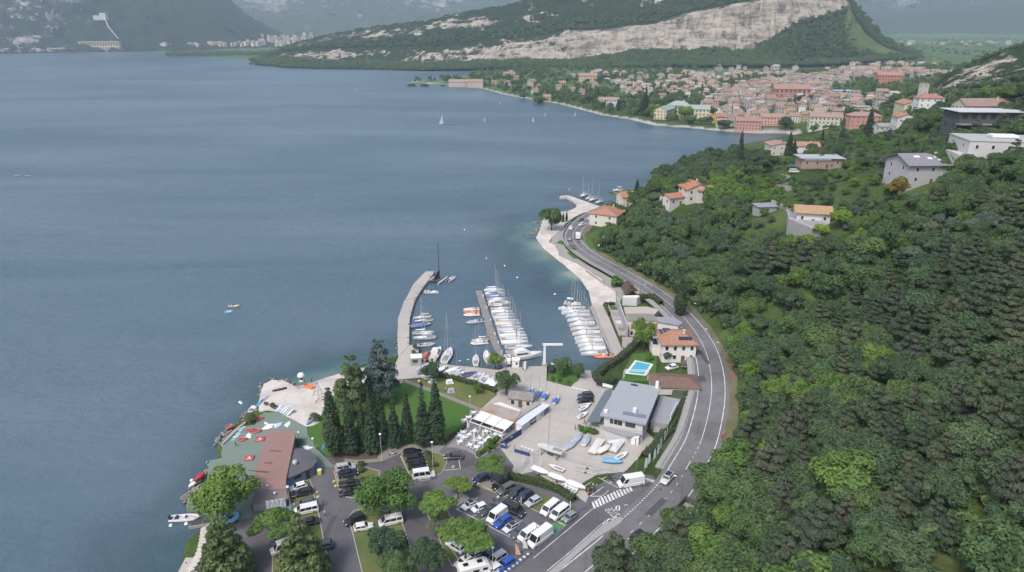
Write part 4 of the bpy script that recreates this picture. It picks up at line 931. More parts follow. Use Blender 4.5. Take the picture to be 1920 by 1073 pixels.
def make_dinghy(name,L,B,mast=None,cover=None,color=WHITE,kind='dinghy'):
 t = thing(name,name.replace('_',' '),kind,(0,0,0)); fb = .42
 b = MB(); sh = hull(b,L,B,fb,keel=-.08,stern=.8,bowrise=.12); b.obj('hull',gel,t,color=color)
 b = MB(); deck(b,sh,.02,-.01); b.obj('deck',gel,t,color=tuple(c*.94 for c in color))
 b = MB(); b.box(-L*.42,L*.1,-B*.24,B*.24,fb-.02,fb+.012); b.obj('cockpit',mat('cockpit_grey',(.25,.25,.26),.8),t)
 if cover:
  b = MB(); b.loft([[(xx,-w,fb),(xx,0,fb+h),(xx,w,fb)] for xx,w,h in ((-L*.49,B*.42,.12),(-L*.1,B*.52,.5),(L*.15,B*.45,.55),(L*.5,.03,.2))]); b.obj('cover',cloth,t,color=cover)
 if mast:
  b = MB(); b.tube([(L*.15,0,fb),(L*.15-.05,0,fb+mast)],[.045,.03],5); b.obj('mast',metal,t)
  b = MB(); b.tube([(L*.15,0,fb+.6),(-L*.4,0,fb+.55)],.04,5); b.obj('boom',metal,t)
 return freeze(t)

# ------------------------------------------------------------ buildings
wallm = mat('house_wall',tint=True,rough=0.85,var=0.08,scale=0.6,spec=0.2)
tile_m,nt,b = newmat('clay_tiles')
oi = nt.nodes.new('ShaderNodeObjectInfo'); v = coords(nt)
n1 = noise(nt,1.2,4,0.7,v); n2 = noise(nt,0.25,2,0.5,v)
w1 = nd(nt,'ShaderNodeTexWave',Scale=1.6,Distortion=1.0); w1.bands_direction = 'Z'; nt.links.new(v,w1.inputs['Vector'])
r = ramp(nt,[(0.25,(0.62,)*3),(0.55,(1.0,)*3),(0.8,(1.35,)*3)]); nt.links.new(n1,r.inputs[0])
c = mixc(nt,1.0,oi.outputs['Color'],r.outputs[0],'MULTIPLY')
c = mixc(nt,mathn(nt,'MULTIPLY',n2,0.35),c,(0.24,0.2,0.17))
nt.links.new(c,b.inputs['Base Color']); b.inputs['Roughness'].default_value = 0.9; b.inputs['Specular IOR Level'].default_value = 0.1
bp = nd(nt,'ShaderNodeBump',Strength=0.7,Distance=0.06); nt.links.new(w1.outputs[0],bp.inputs['Height']); nt.links.new(bp.outputs[0],b.inputs['Normal'])
roof_grey = mat('roof_sheet',tint=True,rough=0.55,var=0.08,scale=0.5)
pane_m = mat('window_pane',(0.03,0.036,0.042),0.1,0.1,spec=0.7)
frame_m = mat('window_frame',(0.55,0.54,0.52),0.6)
frame_d = mat('window_frame_dark',(0.05,0.05,0.052),0.6)
door_m = mat('door_wood',(0.10,0.07,0.05),0.7)
solar = mat('solar_cell',(0.02,0.028,0.055),0.15,0.1)
glassrail = mat('railing_glass',(0.30,0.34,0.35),0.15,0.05)
def win(parent,a,b_,t,z,w,h,fm=None,dark=False,nm='window',d=0.06):
 c = mid(a,b_,t); hd = heading(a,b_); nx,ny = math.sin(hd),-math.cos(hd)
 m = MB();
 for q in ((-w/2+.04,0,.08,h),(w/2-.04,0,.08,h),(0,h/2-.04,w-.16,.08),(0,-h/2+.04,w-.16,.08)):
  m.cbox((c[0]+math.cos(hd)*q[0],c[1]+math.sin(hd)*q[0],z+q[1]),(q[2],d*2,q[3]),hd)
 f = m.obj(nm,fm or frame_m,parent)
 m = MB(); m.cbox((c[0]+nx*0.02,c[1]+ny*0.02,z),(w-.16,.05,h-.16),hd); m.obj('pane',pane_m,f); return f
def door(parent,a,b_,t,z0,w=1.0,h=2.1,m_=None):
 c = mid(a,b_,t); hd = heading(a,b_); nx,ny = math.sin(hd),-math.cos(hd)
 m = MB(); m.cbox((c[0]+nx*.03,c[1]+ny*.03,z0+h/2),(w,.08,h),hd); f = m.obj('door',m_ or door_m,parent)
 m = MB(); m.cbox((c[0]+nx*.1+math.cos(hd)*w*.38,c[1]+ny*.1+math.sin(hd)*w*.38,z0+1),(.1,.08,.06),hd); m.obj('handle',metal,f); return f
def ccw(p): return p if area(p) > 0 else p[::-1]
def grow(poly,d):
 poly = ccw(poly); n = len(poly); out = []
 for i in range(n):
  a,b_,c = poly[i-1],poly[i],poly[(i+1) % n]
  u = Vector((b_[0]-a[0],b_[1]-a[1])).normalized(); v = Vector((c[0]-b_[0],c[1]-b_[1])).normalized()
  nn = Vector((u.y+v.y,-u.x-v.x)); s = 1/max(0.35,(1+u.dot(v))/2) if nn.length else 1
  nn = nn/2*s; out.append((b_[0]+nn.x*d,b_[1]+nn.y*d))
 return out
def cent(p): return (sum(q[0] for q in p)/len(p),sum(q[1] for q in p)/len(p))
def flat_block(parent,poly,z0,z1,col,roofcol=(0.27,0.275,0.285),over=0.3,th=0.25,parapet=0.0,m_roof=None):
 poly = ccw(poly)
 m = MB(); m.prism(poly,z0,z1); m.obj('wall',wallm,parent,color=col)
 m = MB(); m.prism(grow(poly,over),z1+0.004,z1+th,bottom=True); r = m.obj('roof',m_roof or roof_grey,parent,color=roofcol)
 if parapet:
  m = MB(); g = grow(poly,over); ribbon(m,g+[g[0]],0.2,0.0,lambda x,y: z1+th+parapet,0,parapet); m.obj('parapet',wallm,parent,color=col)
 return poly
def rect(c,w,d,h):
 u = (math.cos(h),math.sin(h)); v = (-u[1],u[0])
 return [(c[0]+u[0]*a*w/2+v[0]*q*d/2,c[1]+u[1]*a*w/2+v[1]*q*d/2) for a,q in ((-1,-1),(1,-1),(1,1),(-1,1))]
def gable_roof(parent,c,w,d,h,z,rise,col,over=0.6,hip=0.0,m_=None,name='roof',th=0.22):
 """ridge runs along heading h (length w)"""
 p = rect(c,w+2*over,d+2*over,h); u = (math.cos(h),math.sin(h)); e = (w/2+over)-hip
 r0 = (c[0]-u[0]*e,c[1]-u[1]*e,z+rise); r1 = (c[0]+u[0]*e,c[1]+u[1]*e,z+rise); dz = rise*over/(d/2+over)
 q = [(x,y,z-dz*0+0.01) for x,y in p]; m = MB()
 vs = q+[r0,r1]; lo = [(x,y,zz-th) for x,y,zz in vs]
 m.add(vs,[(0,1,5,4),(2,3,4,5),(1,2,5),(3,0,4)] if hip else [(0,1,5,4),(2,3,4,5)])
 if not hip: m.add(vs+lo,[(6,10,11,7),(8,11,10,9),(0,6,7,1),(2,8,9,3),(1,7,11,5),(5,11,8,2),(3,9,10,4),(4,10,6,0)])
 else: m.add(q+lo[:4],[(0,4,5,1),(1,5,6,2),(2,6,7,3),(3,7,4,0),(4,7,6,5)])
 return m.obj(name,m_ or tile_m,parent,color=col)
CLAY = (0.30,0.135,0.085)
def house(name,label,c,w,d,h,base,H,roof='gable',wall=(0.55,0.52,0.46),rcol=CLAY,rise=None,floors=2,nw=3,cat='house',group=None,chimney=True,over=0.6,shut=None,hip=2.5,local=False,nd_=2,z0=None,dark=None):
 t = wthing(name,label,cat,(*c,base),group=group) if not local else thing(name,label,cat,(0,0,0),group=group)
 if local: c,h,base = (0,0),0.0,0.0
 p = rect(c,w,d,h); z1 = base+H; low = base-4 if z0 is None else z0
 if roof == 'flat': flat_block(t,p,low,z1,wall,rcol,over)
 else:
  m = MB(); m.prism(p,low,z1,top=False)
  rs = rise or d*0.2
  if roof == 'gable':
   e = [mid(p[1],p[2]),mid(p[3],p[0])]; zz = rs*(d/2)/(d/2+over)*0.97
   m.add([(*p[1],z1),(*p[2],z1),(*e[0],z1+zz)],[(0,1,2)]); m.add([(*p[3],z1),(*p[0],z1),(*e[1],z1+zz)],[(0,1,2)])
  m.obj('wall',wallm,t,color=wall)
  r = gable_roof(t,c,w,d,h,z1,rs,rcol,over,0.0 if roof == 'gable' else max(hip,d*0.4))
  if chimney:
   u = rect(c,w*.4,d*.25,h)[1]; m = MB(); m.cbox((*u,z1+rs*.9),(.7,.6,1.6),h); m.cbox((*u,z1+rs*.9+.86),(.9,.8,.12),h); m.obj('chimney',wallm,r,color=(.5,.42,.36))
 fh = H/floors
 for k in range(4):
  a,b_ = p[k],p[(k+1) % 4]; n = nw if k % 2 == 0 else nd_
  for f in range(floors):
   for i in range(n):
    z = base+fh*f+fh*.55
    if f == 0 and k == 0 and i == n//2: door(t,a,b_,(i+.5)/n,base,1.1,min(2.2,fh*.8)); continue
    win(t,a,b_,(i+.5)/n,z,2.6 if dark else 1.1,min(2.6 if dark else 1.5,fh*.55),dark)
    if shut:
     for s in (-1,1):
      L = dist(a,b_); q = mid(a,b_,(i+.5)/n+s*.85/L); hd = heading(a,b_); m = MB(); m.cbox((*q,z),(.5,.12,min(1.5,fh*.5)),hd); m.obj('shutter',cloth,t,color=shut)
 return t
# ---- surf club with its long brown roof and round annex
t = wthing('surf_club','surf club with long brown sheet roof and round charcoal annex beside the green matting','club house',(*(-58.1,138.1),Z0))
A,B_,Cc,D_ = [(-61.9,149.3),(-54.6,148.8),(-51.1,129.0),(-58.6,129.0)]; E_,F_ = [(-50.3,126.5),(-56.9,126.3)]; G_,H_ = [(-49.3,124.4),(-56.9,122.4)]
m = MB()
up = [(*A,4.9),(*B_,4.9),(*Cc,4.7),(*D_,4.7),(*E_,4.25),(*F_,4.25)]
m.add(up + [(x,y,z-.3) for x,y,z in up],[(3,2,1,0),(5,4,2,3),(9,8,7,6)[::-1],(0,1,7,6),(1,2,8,7),(2,4,10,8),(3,0,6,9),(5,3,9,11)])
brown = (0.225,0.135,0.112)
rf = m.obj('roof',roof_grey,t,color=brown)
m = MB(); lo = [(*F_,4.24),(*E_,4.24),(*G_,3.25),(*H_,3.25)]
m.add(lo + [(x,y,z-.25) for x,y,z in lo],[(3,2,1,0),(3,7,6,2),(2,6,5,1),(0,4,7,3),(4,5,6,7)]); m.obj('lower_roof',roof_grey,t,color=(0.135,0.108,0.10))
for p,q in (([(-58.5,140.2),(-55.5,139.9)]),([(-58.0,135.3),(-56.3,135.2)]),([(-60.7,132.3),(-55.9,131.7)])):
 m = MB(); m.cbox((*mid(p,q),4.92),(dist(p,q),.25,.16),heading(p,q)); m.obj('roof_vent',roof_grey,rf,color=(0.13,0.085,0.075))
for p in ((-54.7,127.2),(-52.3,124.7)): m = MB(); m.lathe([(.18,0),(.18,.5),(.28,.55),(.0,.7)],8,(*p,4.0)); m.obj('flue',white_m,rf)
gw = [mid(A,B_,.04),mid(A,B_,.96),mid(Cc,E_,.3),mid(G_,H_,.06),mid(G_,H_,.94),mid(F_,D_,.5)]
m = MB(); m.prism(ccw(gw),Z0-.3,3.05); m.obj('wall',wallm,t,color=(0.16,0.17,0.20))
ann = [(-54.5,142.1),(-51.3,142.3),(-49.1,141.3),(-47.5,139.5),(-46.4,137.3),(-46.2,136.5),(-46.9,134.3),(-51.5,129.9),(-54.3,129.9)]
m = MB(); zz = 4.15; g = ccw(ann); n = len(g); c = cent(g)
m.add([(x,y,zz) for x,y in g] + [(x,y,zz-.25) for x,y in g] + [(*c,zz+.55)],[(i,(i+1) % n,2*n) for i in range(n)] + [(n+i,n+(i+1) % n,(i+1) % n,i) for i in range(n)] + [tuple(range(n,2*n))[::-1]])
ar = m.obj('annex_roof',roof_grey,t,color=(0.085,0.082,0.092))
m = MB(); vp = (-50.9,135.4); m.lathe([(.45,0),(.5,.25),(.35,.55),(.7,.6),(.5,.95),(0,1.05)],10,(*vp,zz+.3)); m.obj('roof_ventilator',metal,ar)
aw = grow(ann,-0.6); m = MB(); m.prism(aw,Z0-.3,zz-.26); m.obj('annex_wall',wallm,t,color=(0.22,0.235,0.27))
i = max(range(len(aw)),key=lambda k: dist(aw[k],aw[(k+1) % len(aw)]) if aw[k][1] < c[1]+2 else 0)
aw = ccw(aw); es = sorted(range(len(aw)),key=lambda k: -dist(aw[k],aw[(k+1) % len(aw)]))
fr = [k for k in es if mid(aw[k],aw[(k+1) % len(aw)])[1] < c[1] and mid(aw[k],aw[(k+1) % len(aw)])[0] > c[0]-1][0]
fa,fb_ = aw[fr],aw[(fr+1) % len(aw)]
win(t,fa,fb_,.42,2.9,2.6,.7,frame_d); door(t,fa,fb_,.9,Z0,1.0,2.1,frame_d)
q = mid(fa,fb_,.15); hd = heading(fa,fb_); m = MB(); m.cbox((q[0]+math.sin(hd)*.08,q[1]-math.cos(hd)*.08,2.9),(2.2,.1,.8),hd); m.obj('banner',cloth,t,color=(0.03,0.25,0.42))
pa,pb = mid(H_,G_,.04),mid(H_,G_,.96); hd = heading(pa,pb)
m = MB(); q = mid(pa,pb,.25); m.cbox((q[0]+math.sin(hd)*0.15-math.cos(hd)*0,q[1]-math.cos(hd)*.15,2.2),(3.4,.1,1.9),hd); m.obj('shutter_door',mat('roller_grey',(.2,.2,.23),.6),t)
for k in range(13):
 q = mid(pa,pb,.42+k*.043); m = MB(); m.cbox((q[0]+math.sin(hd)*.55,q[1]-math.cos(hd)*.55,Z0+1.35),(.22,.12,2.5),hd,rx=0.12*((k*7) % 3-1)+.1)
 tag(m.obj('surf_board',gel,color=(.66,.66,.66)),'white sail board, %s from the left in the upright row against the surf club' % ORD[k],'sail board','white boards stood against the surf club')
m = MB(); q = (-50.4,122.7); m.cbox((*q,Z0+.3),(3.6,1.0,.5),hd); tag(m.obj('board_rack',cloth,color=(.05,.16,.36)),'low blue covered rack in front of the white boards at the surf club','rack')
# ---- lakeside restaurant
t = wthing('restaurant','flat-roofed restaurant with rust-stained roof and white retractable pergola above the white tables','restaurant',(*(-3.9,161.1),Z0))
P0,P1,P2,P3 = [(-11.3,156.3),(-2.6,150.8)] + [(0.6,155.1),(-8.2,160.9)]
rr = [(-8.1,161.0),(-5.5,164.0),(2.1,159.6),(0.5,155.2)]
m = MB(); m.prism(ccw(grow(rr,-.15)),Z0-.2,3.6); m.obj('wall',wallm,t,color=(.42,.40,.38))
m = MB(); m.prism(ccw(grow(rr,.35)),3.61,3.9,bottom=True); m.obj('roof',mat('rusty_roof',(.30,.27,.25),.85,.15,.5,ws=True,col2=(.27,.16,.11)),t)
aw_ = [(-5.4,163.8),(-3.2,165.3),(2.4,161.1),(2.0,159.7)]
m = MB(); m.add([(*aw_[0],3.95),(*aw_[1],3.6),(*aw_[2],3.6),(*aw_[3],3.95)],[(0,1,2,3)]); m.add([(*aw_[0],3.91),(*aw_[1],3.56),(*aw_[2],3.56),(*aw_[3],3.91)],[(3,2,1,0)]); m.obj('awning',cloth,t,color=(.66,.63,.57))
def plerp(u,v): a,b_ = mid(P0,P1,u),mid(P3,P2,u); q = mid(a,b_,v); return (*q,3.0+.7*v)
for k in range(4):
 m = MB(); m.tube([plerp(k/3,0),plerp(k/3,1)],.11,4); m.obj('pergola_beam',white_m,t)
 x,y,z = plerp(k/3,0); m = MB(); m.cbox((x,y,(Z0+3.0)/2),(.16,.16,3.0-Z0)); m.obj('pergola_post',white_m,t)
 if k < 3:
  m = MB(); q = [plerp((k+.05)/3,.26),plerp((k+.95)/3,.26),plerp((k+.95)/3,.97),plerp((k+.05)/3,.97)]
  m.add([(x,y,z-.03) for x,y,z in q] + [(x,y,z-.07) for x,y,z in q],[(0,1,2,3),(7,6,5,4)]); m.obj('roof_fabric',cloth,t,color=(.60,.585,.57))
for v in (0.0,1.0): m = MB(); m.tube([plerp(0,v),plerp(1,v)],.13,4); m.obj('pergola_beam',white_m,t)
q0,q1 = plerp(.05,.75),plerp(.95,.75); m = MB(); m.cbox((*mid(q0,q1),(Z0+2.9)/2),(dist(q0,q1),.2,2.9-Z0),heading(q0,q1)); m.obj('back_wall',wallm,t,color=(.28,.265,.26))
a,b_ = q0[:2],q1[:2]
win(t,a,b_,.12,2.2,1.2,1.2,frame_d); win(t,a,b_,.42,2.1,1.6,1.5,frame_d); door(t,a,b_,.7,Z0,1.3,2.0,pane_m)
gs = [(2.1,159.4),(6.5,165.6),(8.1,164.6),(2.9,158.4),(0.9,155.5),(0.5,155.3)]
m = MB(); m.prism(ccw(gs),Z0,3.7); m.obj('side_wing',mat('concrete_grey'),t)
cb = [(0.8,155.2),(8.2,165.4),(10.4,164.2),(2.6,153.8)]
t2 = wthing('storage_building','long white container building with sponsor posters beside the restaurant','building',(*cent(cb),Z0))
m = MB(); m.prism(ccw(grow(cb,-.12)),Z0,3.15); m.obj('wall',wallm,t2,color=(.62,.62,.62))
m = MB(); m.prism(ccw(grow(cb,.1)),3.16,3.32,bottom=True); m.obj('roof',roof_grey,t2,color=(.50,.53,.56))
a,b_ = cb[3],cb[2]; hd = heading(a,b_); nx,ny = math.sin(hd),-math.cos(hd)
for u,w_,col,nm in ((.13,.23,(.36,.43,.46),'pale blue poster'),(.385,.20,(.06,.06,.065),'black poster'),(.58,.13,(.62,.62,.62),'white poster'),(.72,.11,(.6,.6,.6),'white poster with round emblem'),(.88,.20,(.13,.135,.18),'dark blue poster')):
 q = mid(a,b_,u); L = dist(a,b_)*w_*.95; m = MB(); m.cbox((q[0]+nx*.02,q[1]+ny*.02,2.25),(L,.06,1.7),hd); o = m.obj('poster',cloth,t2,color=col); o['label'] = nm
 if 'black' in nm: m = MB(); m.cbox((q[0]+nx*.08,q[1]+ny*.08,2.3),(L*.8,.02,.5),hd); m.obj('poster_panel',cloth,o,color=(.55,.55,.54))
 if 'round' in nm:
  m = MB(); m.add([(q[0]+nx*.06+math.cos(hd)*r*math.cos(k*PI/8),q[1]+ny*.06+math.sin(hd)*r*math.cos(k*PI/8),2.3+r*math.sin(k*PI/8)) for r in (.62,.40) for k in range(16)],[(k,(k+1) % 16,16+(k+1) % 16,16+k) for k in range(16)]); m.obj('emblem',cloth,o,color=(.12,.12,.14))
hh = [(1.2,166.1),(4.5,165.5)]
house('kitchen_hut','small pale hut with grey gable roof under the round tree behind the restaurant',(2.7,168.7),6.5,4.5,heading(*hh),Z0,2.6,wall=(.45,.42,.39),rcol=(.22,.20,.19),rise=1.2,floors=1,nw=3,chimney=False,over=.3,cat='hut',nd_=1)
# navy fence banners and gate by the terrace
for nm,pp,z0,z1,lab in (('fence_banner',[(-2.9,146.8),(2.5,152.9)],0.0,1.7,'navy blue banner fence between the restaurant terrace and the boat yard'),('gate_pillar',[(-2.9,146.8),(-1.3,146.3)],0.0,1.9,'navy blue gate board with white crest at the terrace corner'),('gate_barrier',[(0.6,144.9),(4.3,143.1)],0.0,1.0,'navy and clear sliding gate at the boat yard entrance')):
 a,b_ = pp; hd = heading(a,b_); t = wthing(nm,lab,'fence' if 'fence' in nm else 'gate',(*mid(a,b_),Z0)); m = MB(); m.cbox((*mid(a,b_),Z0+z0+(z1-z0)/2),(dist(a,b_),.12,z1-z0),hd); m.obj('panel',cloth,t,color=(.035,.045,.125))
 for k in range(3): q = mid(a,b_,k/2); m = MB(); m.cbox((*q,Z0+1.0),(.1,.14,2.0)); m.obj('post',dark,t)
 if 'pillar' in nm or 'banner' in nm:
  q = mid(a,b_,.5); m = MB(); nx,ny = math.sin(hd),-math.cos(hd)
  for dx,dz,s in ((-.3,.2,.5),(.1,.35,.35),(.35,.05,.3)): m.cbox((q[0]+nx*.09+math.cos(hd)*dx,q[1]+ny*.09+math.sin(hd)*dx,Z0+1.0+dz),(s,.03,.22),hd)
  m.obj('crest',white_m,t)
# ---- sailing club
t = wthing('sailing_club','grey flat-roofed sailing club house between the boat yard and the road','club house',(*(32.5,167.7),Z0))
rp = [(30.4,170.8),(41.2,167.0),(33.6,148.0),(22.6,152.5)]
body = ccw(grow(rp,-0.9)); m = MB(); m.prism(body,Z0-.2,6.95); m.obj('wall',wallm,t,color=(.46,.46,.46))
m = MB(); m.prism(ccw(rp),6.96,7.4,bottom=True); rf = m.obj('roof',roof_grey,t,color=(.275,.285,.305))
fe = sorted(range(4),key=lambda k: mid(body[k],body[(k+1) % 4])[1])[0]; fa,fb_ = body[fe],body[(fe+1) % 4]
for u,w_ in ((.2,1.1),(.31,1.1),(.42,1.3)): win(t,fa,fb_,u,5.6,w_,1.6,frame_m)
win(t,fa,fb_,.68,5.6,2.6,1.3,frame_d)
hd = heading(fa,fb_)
sp_ = [(28.7,154.0),(34.4,152.4),(34.0,150.1),(28.4,152.4)]
for k in range(8):
 q = mid(mid(sp_[0],sp_[3]),mid(sp_[1],sp_[2]),(k+.5)/8); m = MB(); m.cbox((*q,7.52),(dist(sp_[0],sp_[1])/8-.06,1.5,.06),heading(sp_[0],sp_[1]),rx=.12); m.obj('solar_panel',mat('panel_grey',(.14,.165,.21),.25),rf)
for p,s in (((24.3,153.8),(.9,.9,.6)),((31.7,153.6),(.9,.7,1.3)),((40.0,166.5),(.8,.7,2.0))): m = MB(); m.cbox((*p,7.4+s[2]/2),s,hd); m.obj('chimney',white_m,rf)
m = MB(); q = (34.0,167.9); m.cbox((*q,7.5),(2.0,.5,.2),hd); m.cbox((*q,7.65),(.6,.5,.3),hd); m.obj('roof_unit',mat('cover_navy',(.03,.03,.09),.8),rf)
sl = [(26.6,172.2),(29.1,173.2),(23.0,154.7),(19.6,155.7)]
m = MB(); m.add([(*sl[0],3.3),(*sl[1],3.9),(*sl[2],3.9),(*sl[3],3.3)] + [(*sl[0],3.1),(*sl[1],3.7),(*sl[2],3.7),(*sl[3],3.1)],[(3,2,1,0),(4,5,6,7),(3,7,6,2),(0,4,7,3),(1,5,4,0)]); m.obj('porch_roof',roof_grey,t,color=(.105,.125,.14))
for k in range(5): q = mid(sl[0],sl[3],k/4); m = MB(); m.cbox((*q,(3.1+Z0)/2),(.12,.12,3.1-Z0)); m.obj('porch_post',dark,t)
tr = [(22.9,153.5),(34.3,151.6),(32.8,149.1),(29.1,148.3),(24.0,152.0)]
m = MB(); m.prism(ccw(grow(tr,.0)),Z0,3.5); m.obj('lower_storey',wallm,t,color=(.42,.42,.42))
m = MB(); m.prism(ccw(grow(tr,.4)),3.51,3.7,bottom=True); m.obj('balcony',roof_grey,t,color=(.25,.255,.265))
sd = [(41.9,169.2),(47.0,167.0),(40.8,154.1),(36.5,155.6)]
m = MB(); m.prism(ccw(sd),Z0-.2,3.5); m.obj('side_terrace',roof_grey,t,color=(.25,.257,.27))
for a,b_ in ((sd[1],sd[2]),):
 m = MB(); m.cbox((*mid(a,b_,.6),4.3),(dist(a,b_)*.5,.2,1.6),heading(a,b_)); m.obj('terrace_wall',white_m,t)
st0,st1 = [(38.0,156.6),(39.8,156.4)]; st2,st3 = [(37.1,153.9),(38.8,153.5)]
for k in range(9):
 f = k/9; m = MB(); q = mid(mid(st0,st1),mid(st2,st3),f); z = 3.5-(k+1)*.24; m.cbox((*q,(z+Z0)/2),(2.4,.42,z-Z0),heading(st0,st1)); m.obj('step',mat('kerb_stone'),t)
for u in (0,1):
 m = MB(); m.tube([(*mid(tr[0],tr[1],.03+u*.0),4.5),(*mid(tr[0],tr[1],.97),4.5)],.035,4)
for k in range(9): q = mid(tr[4],tr[2],k/8); m.tube([(*q,3.6),(*q,4.5)],.03,4)
m.tube([(*tr[4],4.5),(*tr[2],4.5)],.04,4); m.obj('railing',metal,t)
ra,rb = (25.5,151.0),(30.9,152.5)
m = MB(); m.tube([(*ra,2.3),(*rb,3.3)],.04,4); m.tube([(*ra,1.8),(*rb,2.8)],.03,4)
for k in range(6): q = mid(ra,rb,k/5); m.tube([(*q,1.3),(*q,2.3+k*.2)],.03,4)
m.obj('ramp_rail',dark,t)
t = wthing('white_container','tall white storage cabinet below the sailing club balcony','cabinet',(*(31.2,147.9),Z0))
m = MB(); m.cbox((*(31.4,148.8),Z0+1.15),(1.9,1.6,2.3),hd); m.obj('shell',white_m,t); m = MB(); q = (31.2,148.1); m.cbox((q[0],q[1]-.3,Z0+1.1),(.06,.5,2.0),hd); m.obj('door_seam',metal,t)
m = MB(); q0,q1 = (26.6,177.3),(29.3,175.8); hd2 = heading(q0,q1); t = wthing('sponsor_board','long white and black sponsor board against the clipped hedge by the sailing club','sign',(*mid(q0,q1),Z0))
m.cbox((*mid(q0,q1),Z0+1.2),(dist(q0,q1),.1,1.0),hd2); m.obj('panel',white_m,t)
m = MB(); m.cbox((*mid(q0,q1,-.35),Z0+1.2),(dist(q0,q1)*.6,.1,1.1),hd2); m.obj('panel',mat('black_trim'),t)
for u in (-.6,.1,.9): q = mid(q0,q1,u); m = MB(); m.cbox((*q,Z0+.4),(.1,.1,.9)); m.obj('post',dark,t)
# ---- pool, its terrace frame, garage
t = wthing('swimming_pool','small turquoise swimming pool with pale stone rim in the villa garden','pool',(*(39.8,190.5),Z0))
pp = [(39.6,194.4),(43.5,192.3),(40.3,185.8),(35.7,187.0)]; g = ccw(pp)
m = MB(); m.prism(grow(g,.8),Z0-.3,Z0+.06); m.obj('rim',mat('pool_rim',(.55,.53,.5),.8),t)
pw,nt,b = newmat('pool_water'); b.inputs['Base Color'].default_value = (.08,.34,.44,1); b.inputs['Roughness'].default_value = .08
bp = nd(nt,'ShaderNodeBump',Strength=.3,Distance=.05); nt.links.new(noise(nt,1.5,2,.5,coords(nt)),bp.inputs['Height']); nt.links.new(bp.outputs[0],b.inputs['Normal'])
m = MB(); m.prism(g,Z0-.1,Z0+.075); m.obj('pool_surface',pw,t)
t = wthing('pergola_frame','white metal pergola frame between the pool and the sailing club','pergola',(*(37.9,186.3),Z0))
for u,v in ((0,0),(1,0),(0,1),(1,1)): q = mid(mid((33.6,182.8),(40.8,182.3),u),mid((34.1,183.7),(41.1,183.1),u),v); m = MB(); m.cbox((*q,Z0+1.4),(.14,.14,2.8)); m.obj('post',white_m,t)
for v in (0,1): a,b_ = mid((33.6,182.8),(34.1,183.7),v),mid((40.8,182.3),(41.1,183.1),v); m = MB(); m.cbox((*mid(a,b_),Z0+2.85),(dist(a,b_)+.2,.14,.16),heading(a,b_)); m.obj('beam',white_m,t)
gq = [(42.7,180.6),(52.4,180.1),(49.7,170.8),(42.8,172.4)]
t = house('garage','low garage with dark brown pitched roof and white wall beside the road',(47.5,177.5),13.5,8.0,heading(gq[0],gq[1])-.03,Z0,2.4,'hip',wall=(.55,.53,.5),rcol=(.15,.085,.07),rise=1.3,floors=1,nw=0,nd_=0,chimney=False,over=.4,hip=3,cat='garage')
# ---- villa with solar panels
vh = heading((47.7,193.1),(55.4,193.1))
t = house('villa','white villa with terracotta roof and solar panels by the road bend',(52.7,199.7),10.5,11,vh,Z0,6.2,'hip',wall=(.60,.585,.56),rcol=(.33,.165,.11),rise=2.4,floors=2,nw=4,nd_=3,over=.7,hip=3.6)
vc = (52.7,199.7)
for cx,cy,n1_,n2_,w_,d_ in ((-3.9,1.2,3,2,1.0,1.5),(1.0,-3.6,4,1,1.0,1.5)):
 for i in range(n1_):
  for j in range(n2_):
   u = (math.cos(vh),math.sin(vh)); lx,ly = cx+(i-.5)*w_*1.06,cy+j*d_*1.05
   # roof slopes: height falls 2.4 m over the half depth
   z = Z0+6.2+2.4*(1-abs(ly)/6.2)*1.0+.14 if cy < 0 else Z0+6.2+2.4*min(1-abs(ly)/6.2,(5.95-abs(lx))/4.4)+.2
   m = MB(); m.cbox((vc[0]+u[0]*lx-u[1]*ly,vc[1]+u[1]*lx+u[0]*ly,z),(w_,d_,.06),vh,rx=(.36 if cy < 0 else 0)); m.obj('solar_panel',solar,t)
t = wthing('villa_annex','low white annex with roof terrace and white marquee beside the villa','annex',(*(47.8,203.5),Z0))
an = [(45.1,198.7),(48.9,198.7),(49.9,204.4),(45.5,205.3)]; m = MB(); m.prism(ccw(an),Z0-.2,4.4); m.obj('wall',wallm,t,color=(.58,.56,.54)); g = ccw(grow(an,.05))
m = MB(); ribbon(m,g+[g[0]],.25,.0,lambda x,y: 5.1,0,.7); m.obj('parapet',wallm,t,color=(.5,.49,.48))
m = MB(); m.prism(grow(an,-.3),4.41,4.5); m.obj('terrace_floor',mat('black_trim'),t)
q = cent(an); m = MB(); m.cbox((q[0],q[1]+.6,6.4),(3.2,2.2,.12),vh); m.obj('marquee',cloth,t,color=(.68,.68,.68))
for sx in (-1,1):
 for sy in (-1,1): m = MB(); m.cbox((q[0]+sx*1.4,q[1]+.6+sy*.9,5.4),(.08,.08,1.9)); m.obj('marquee_post',metal,t)
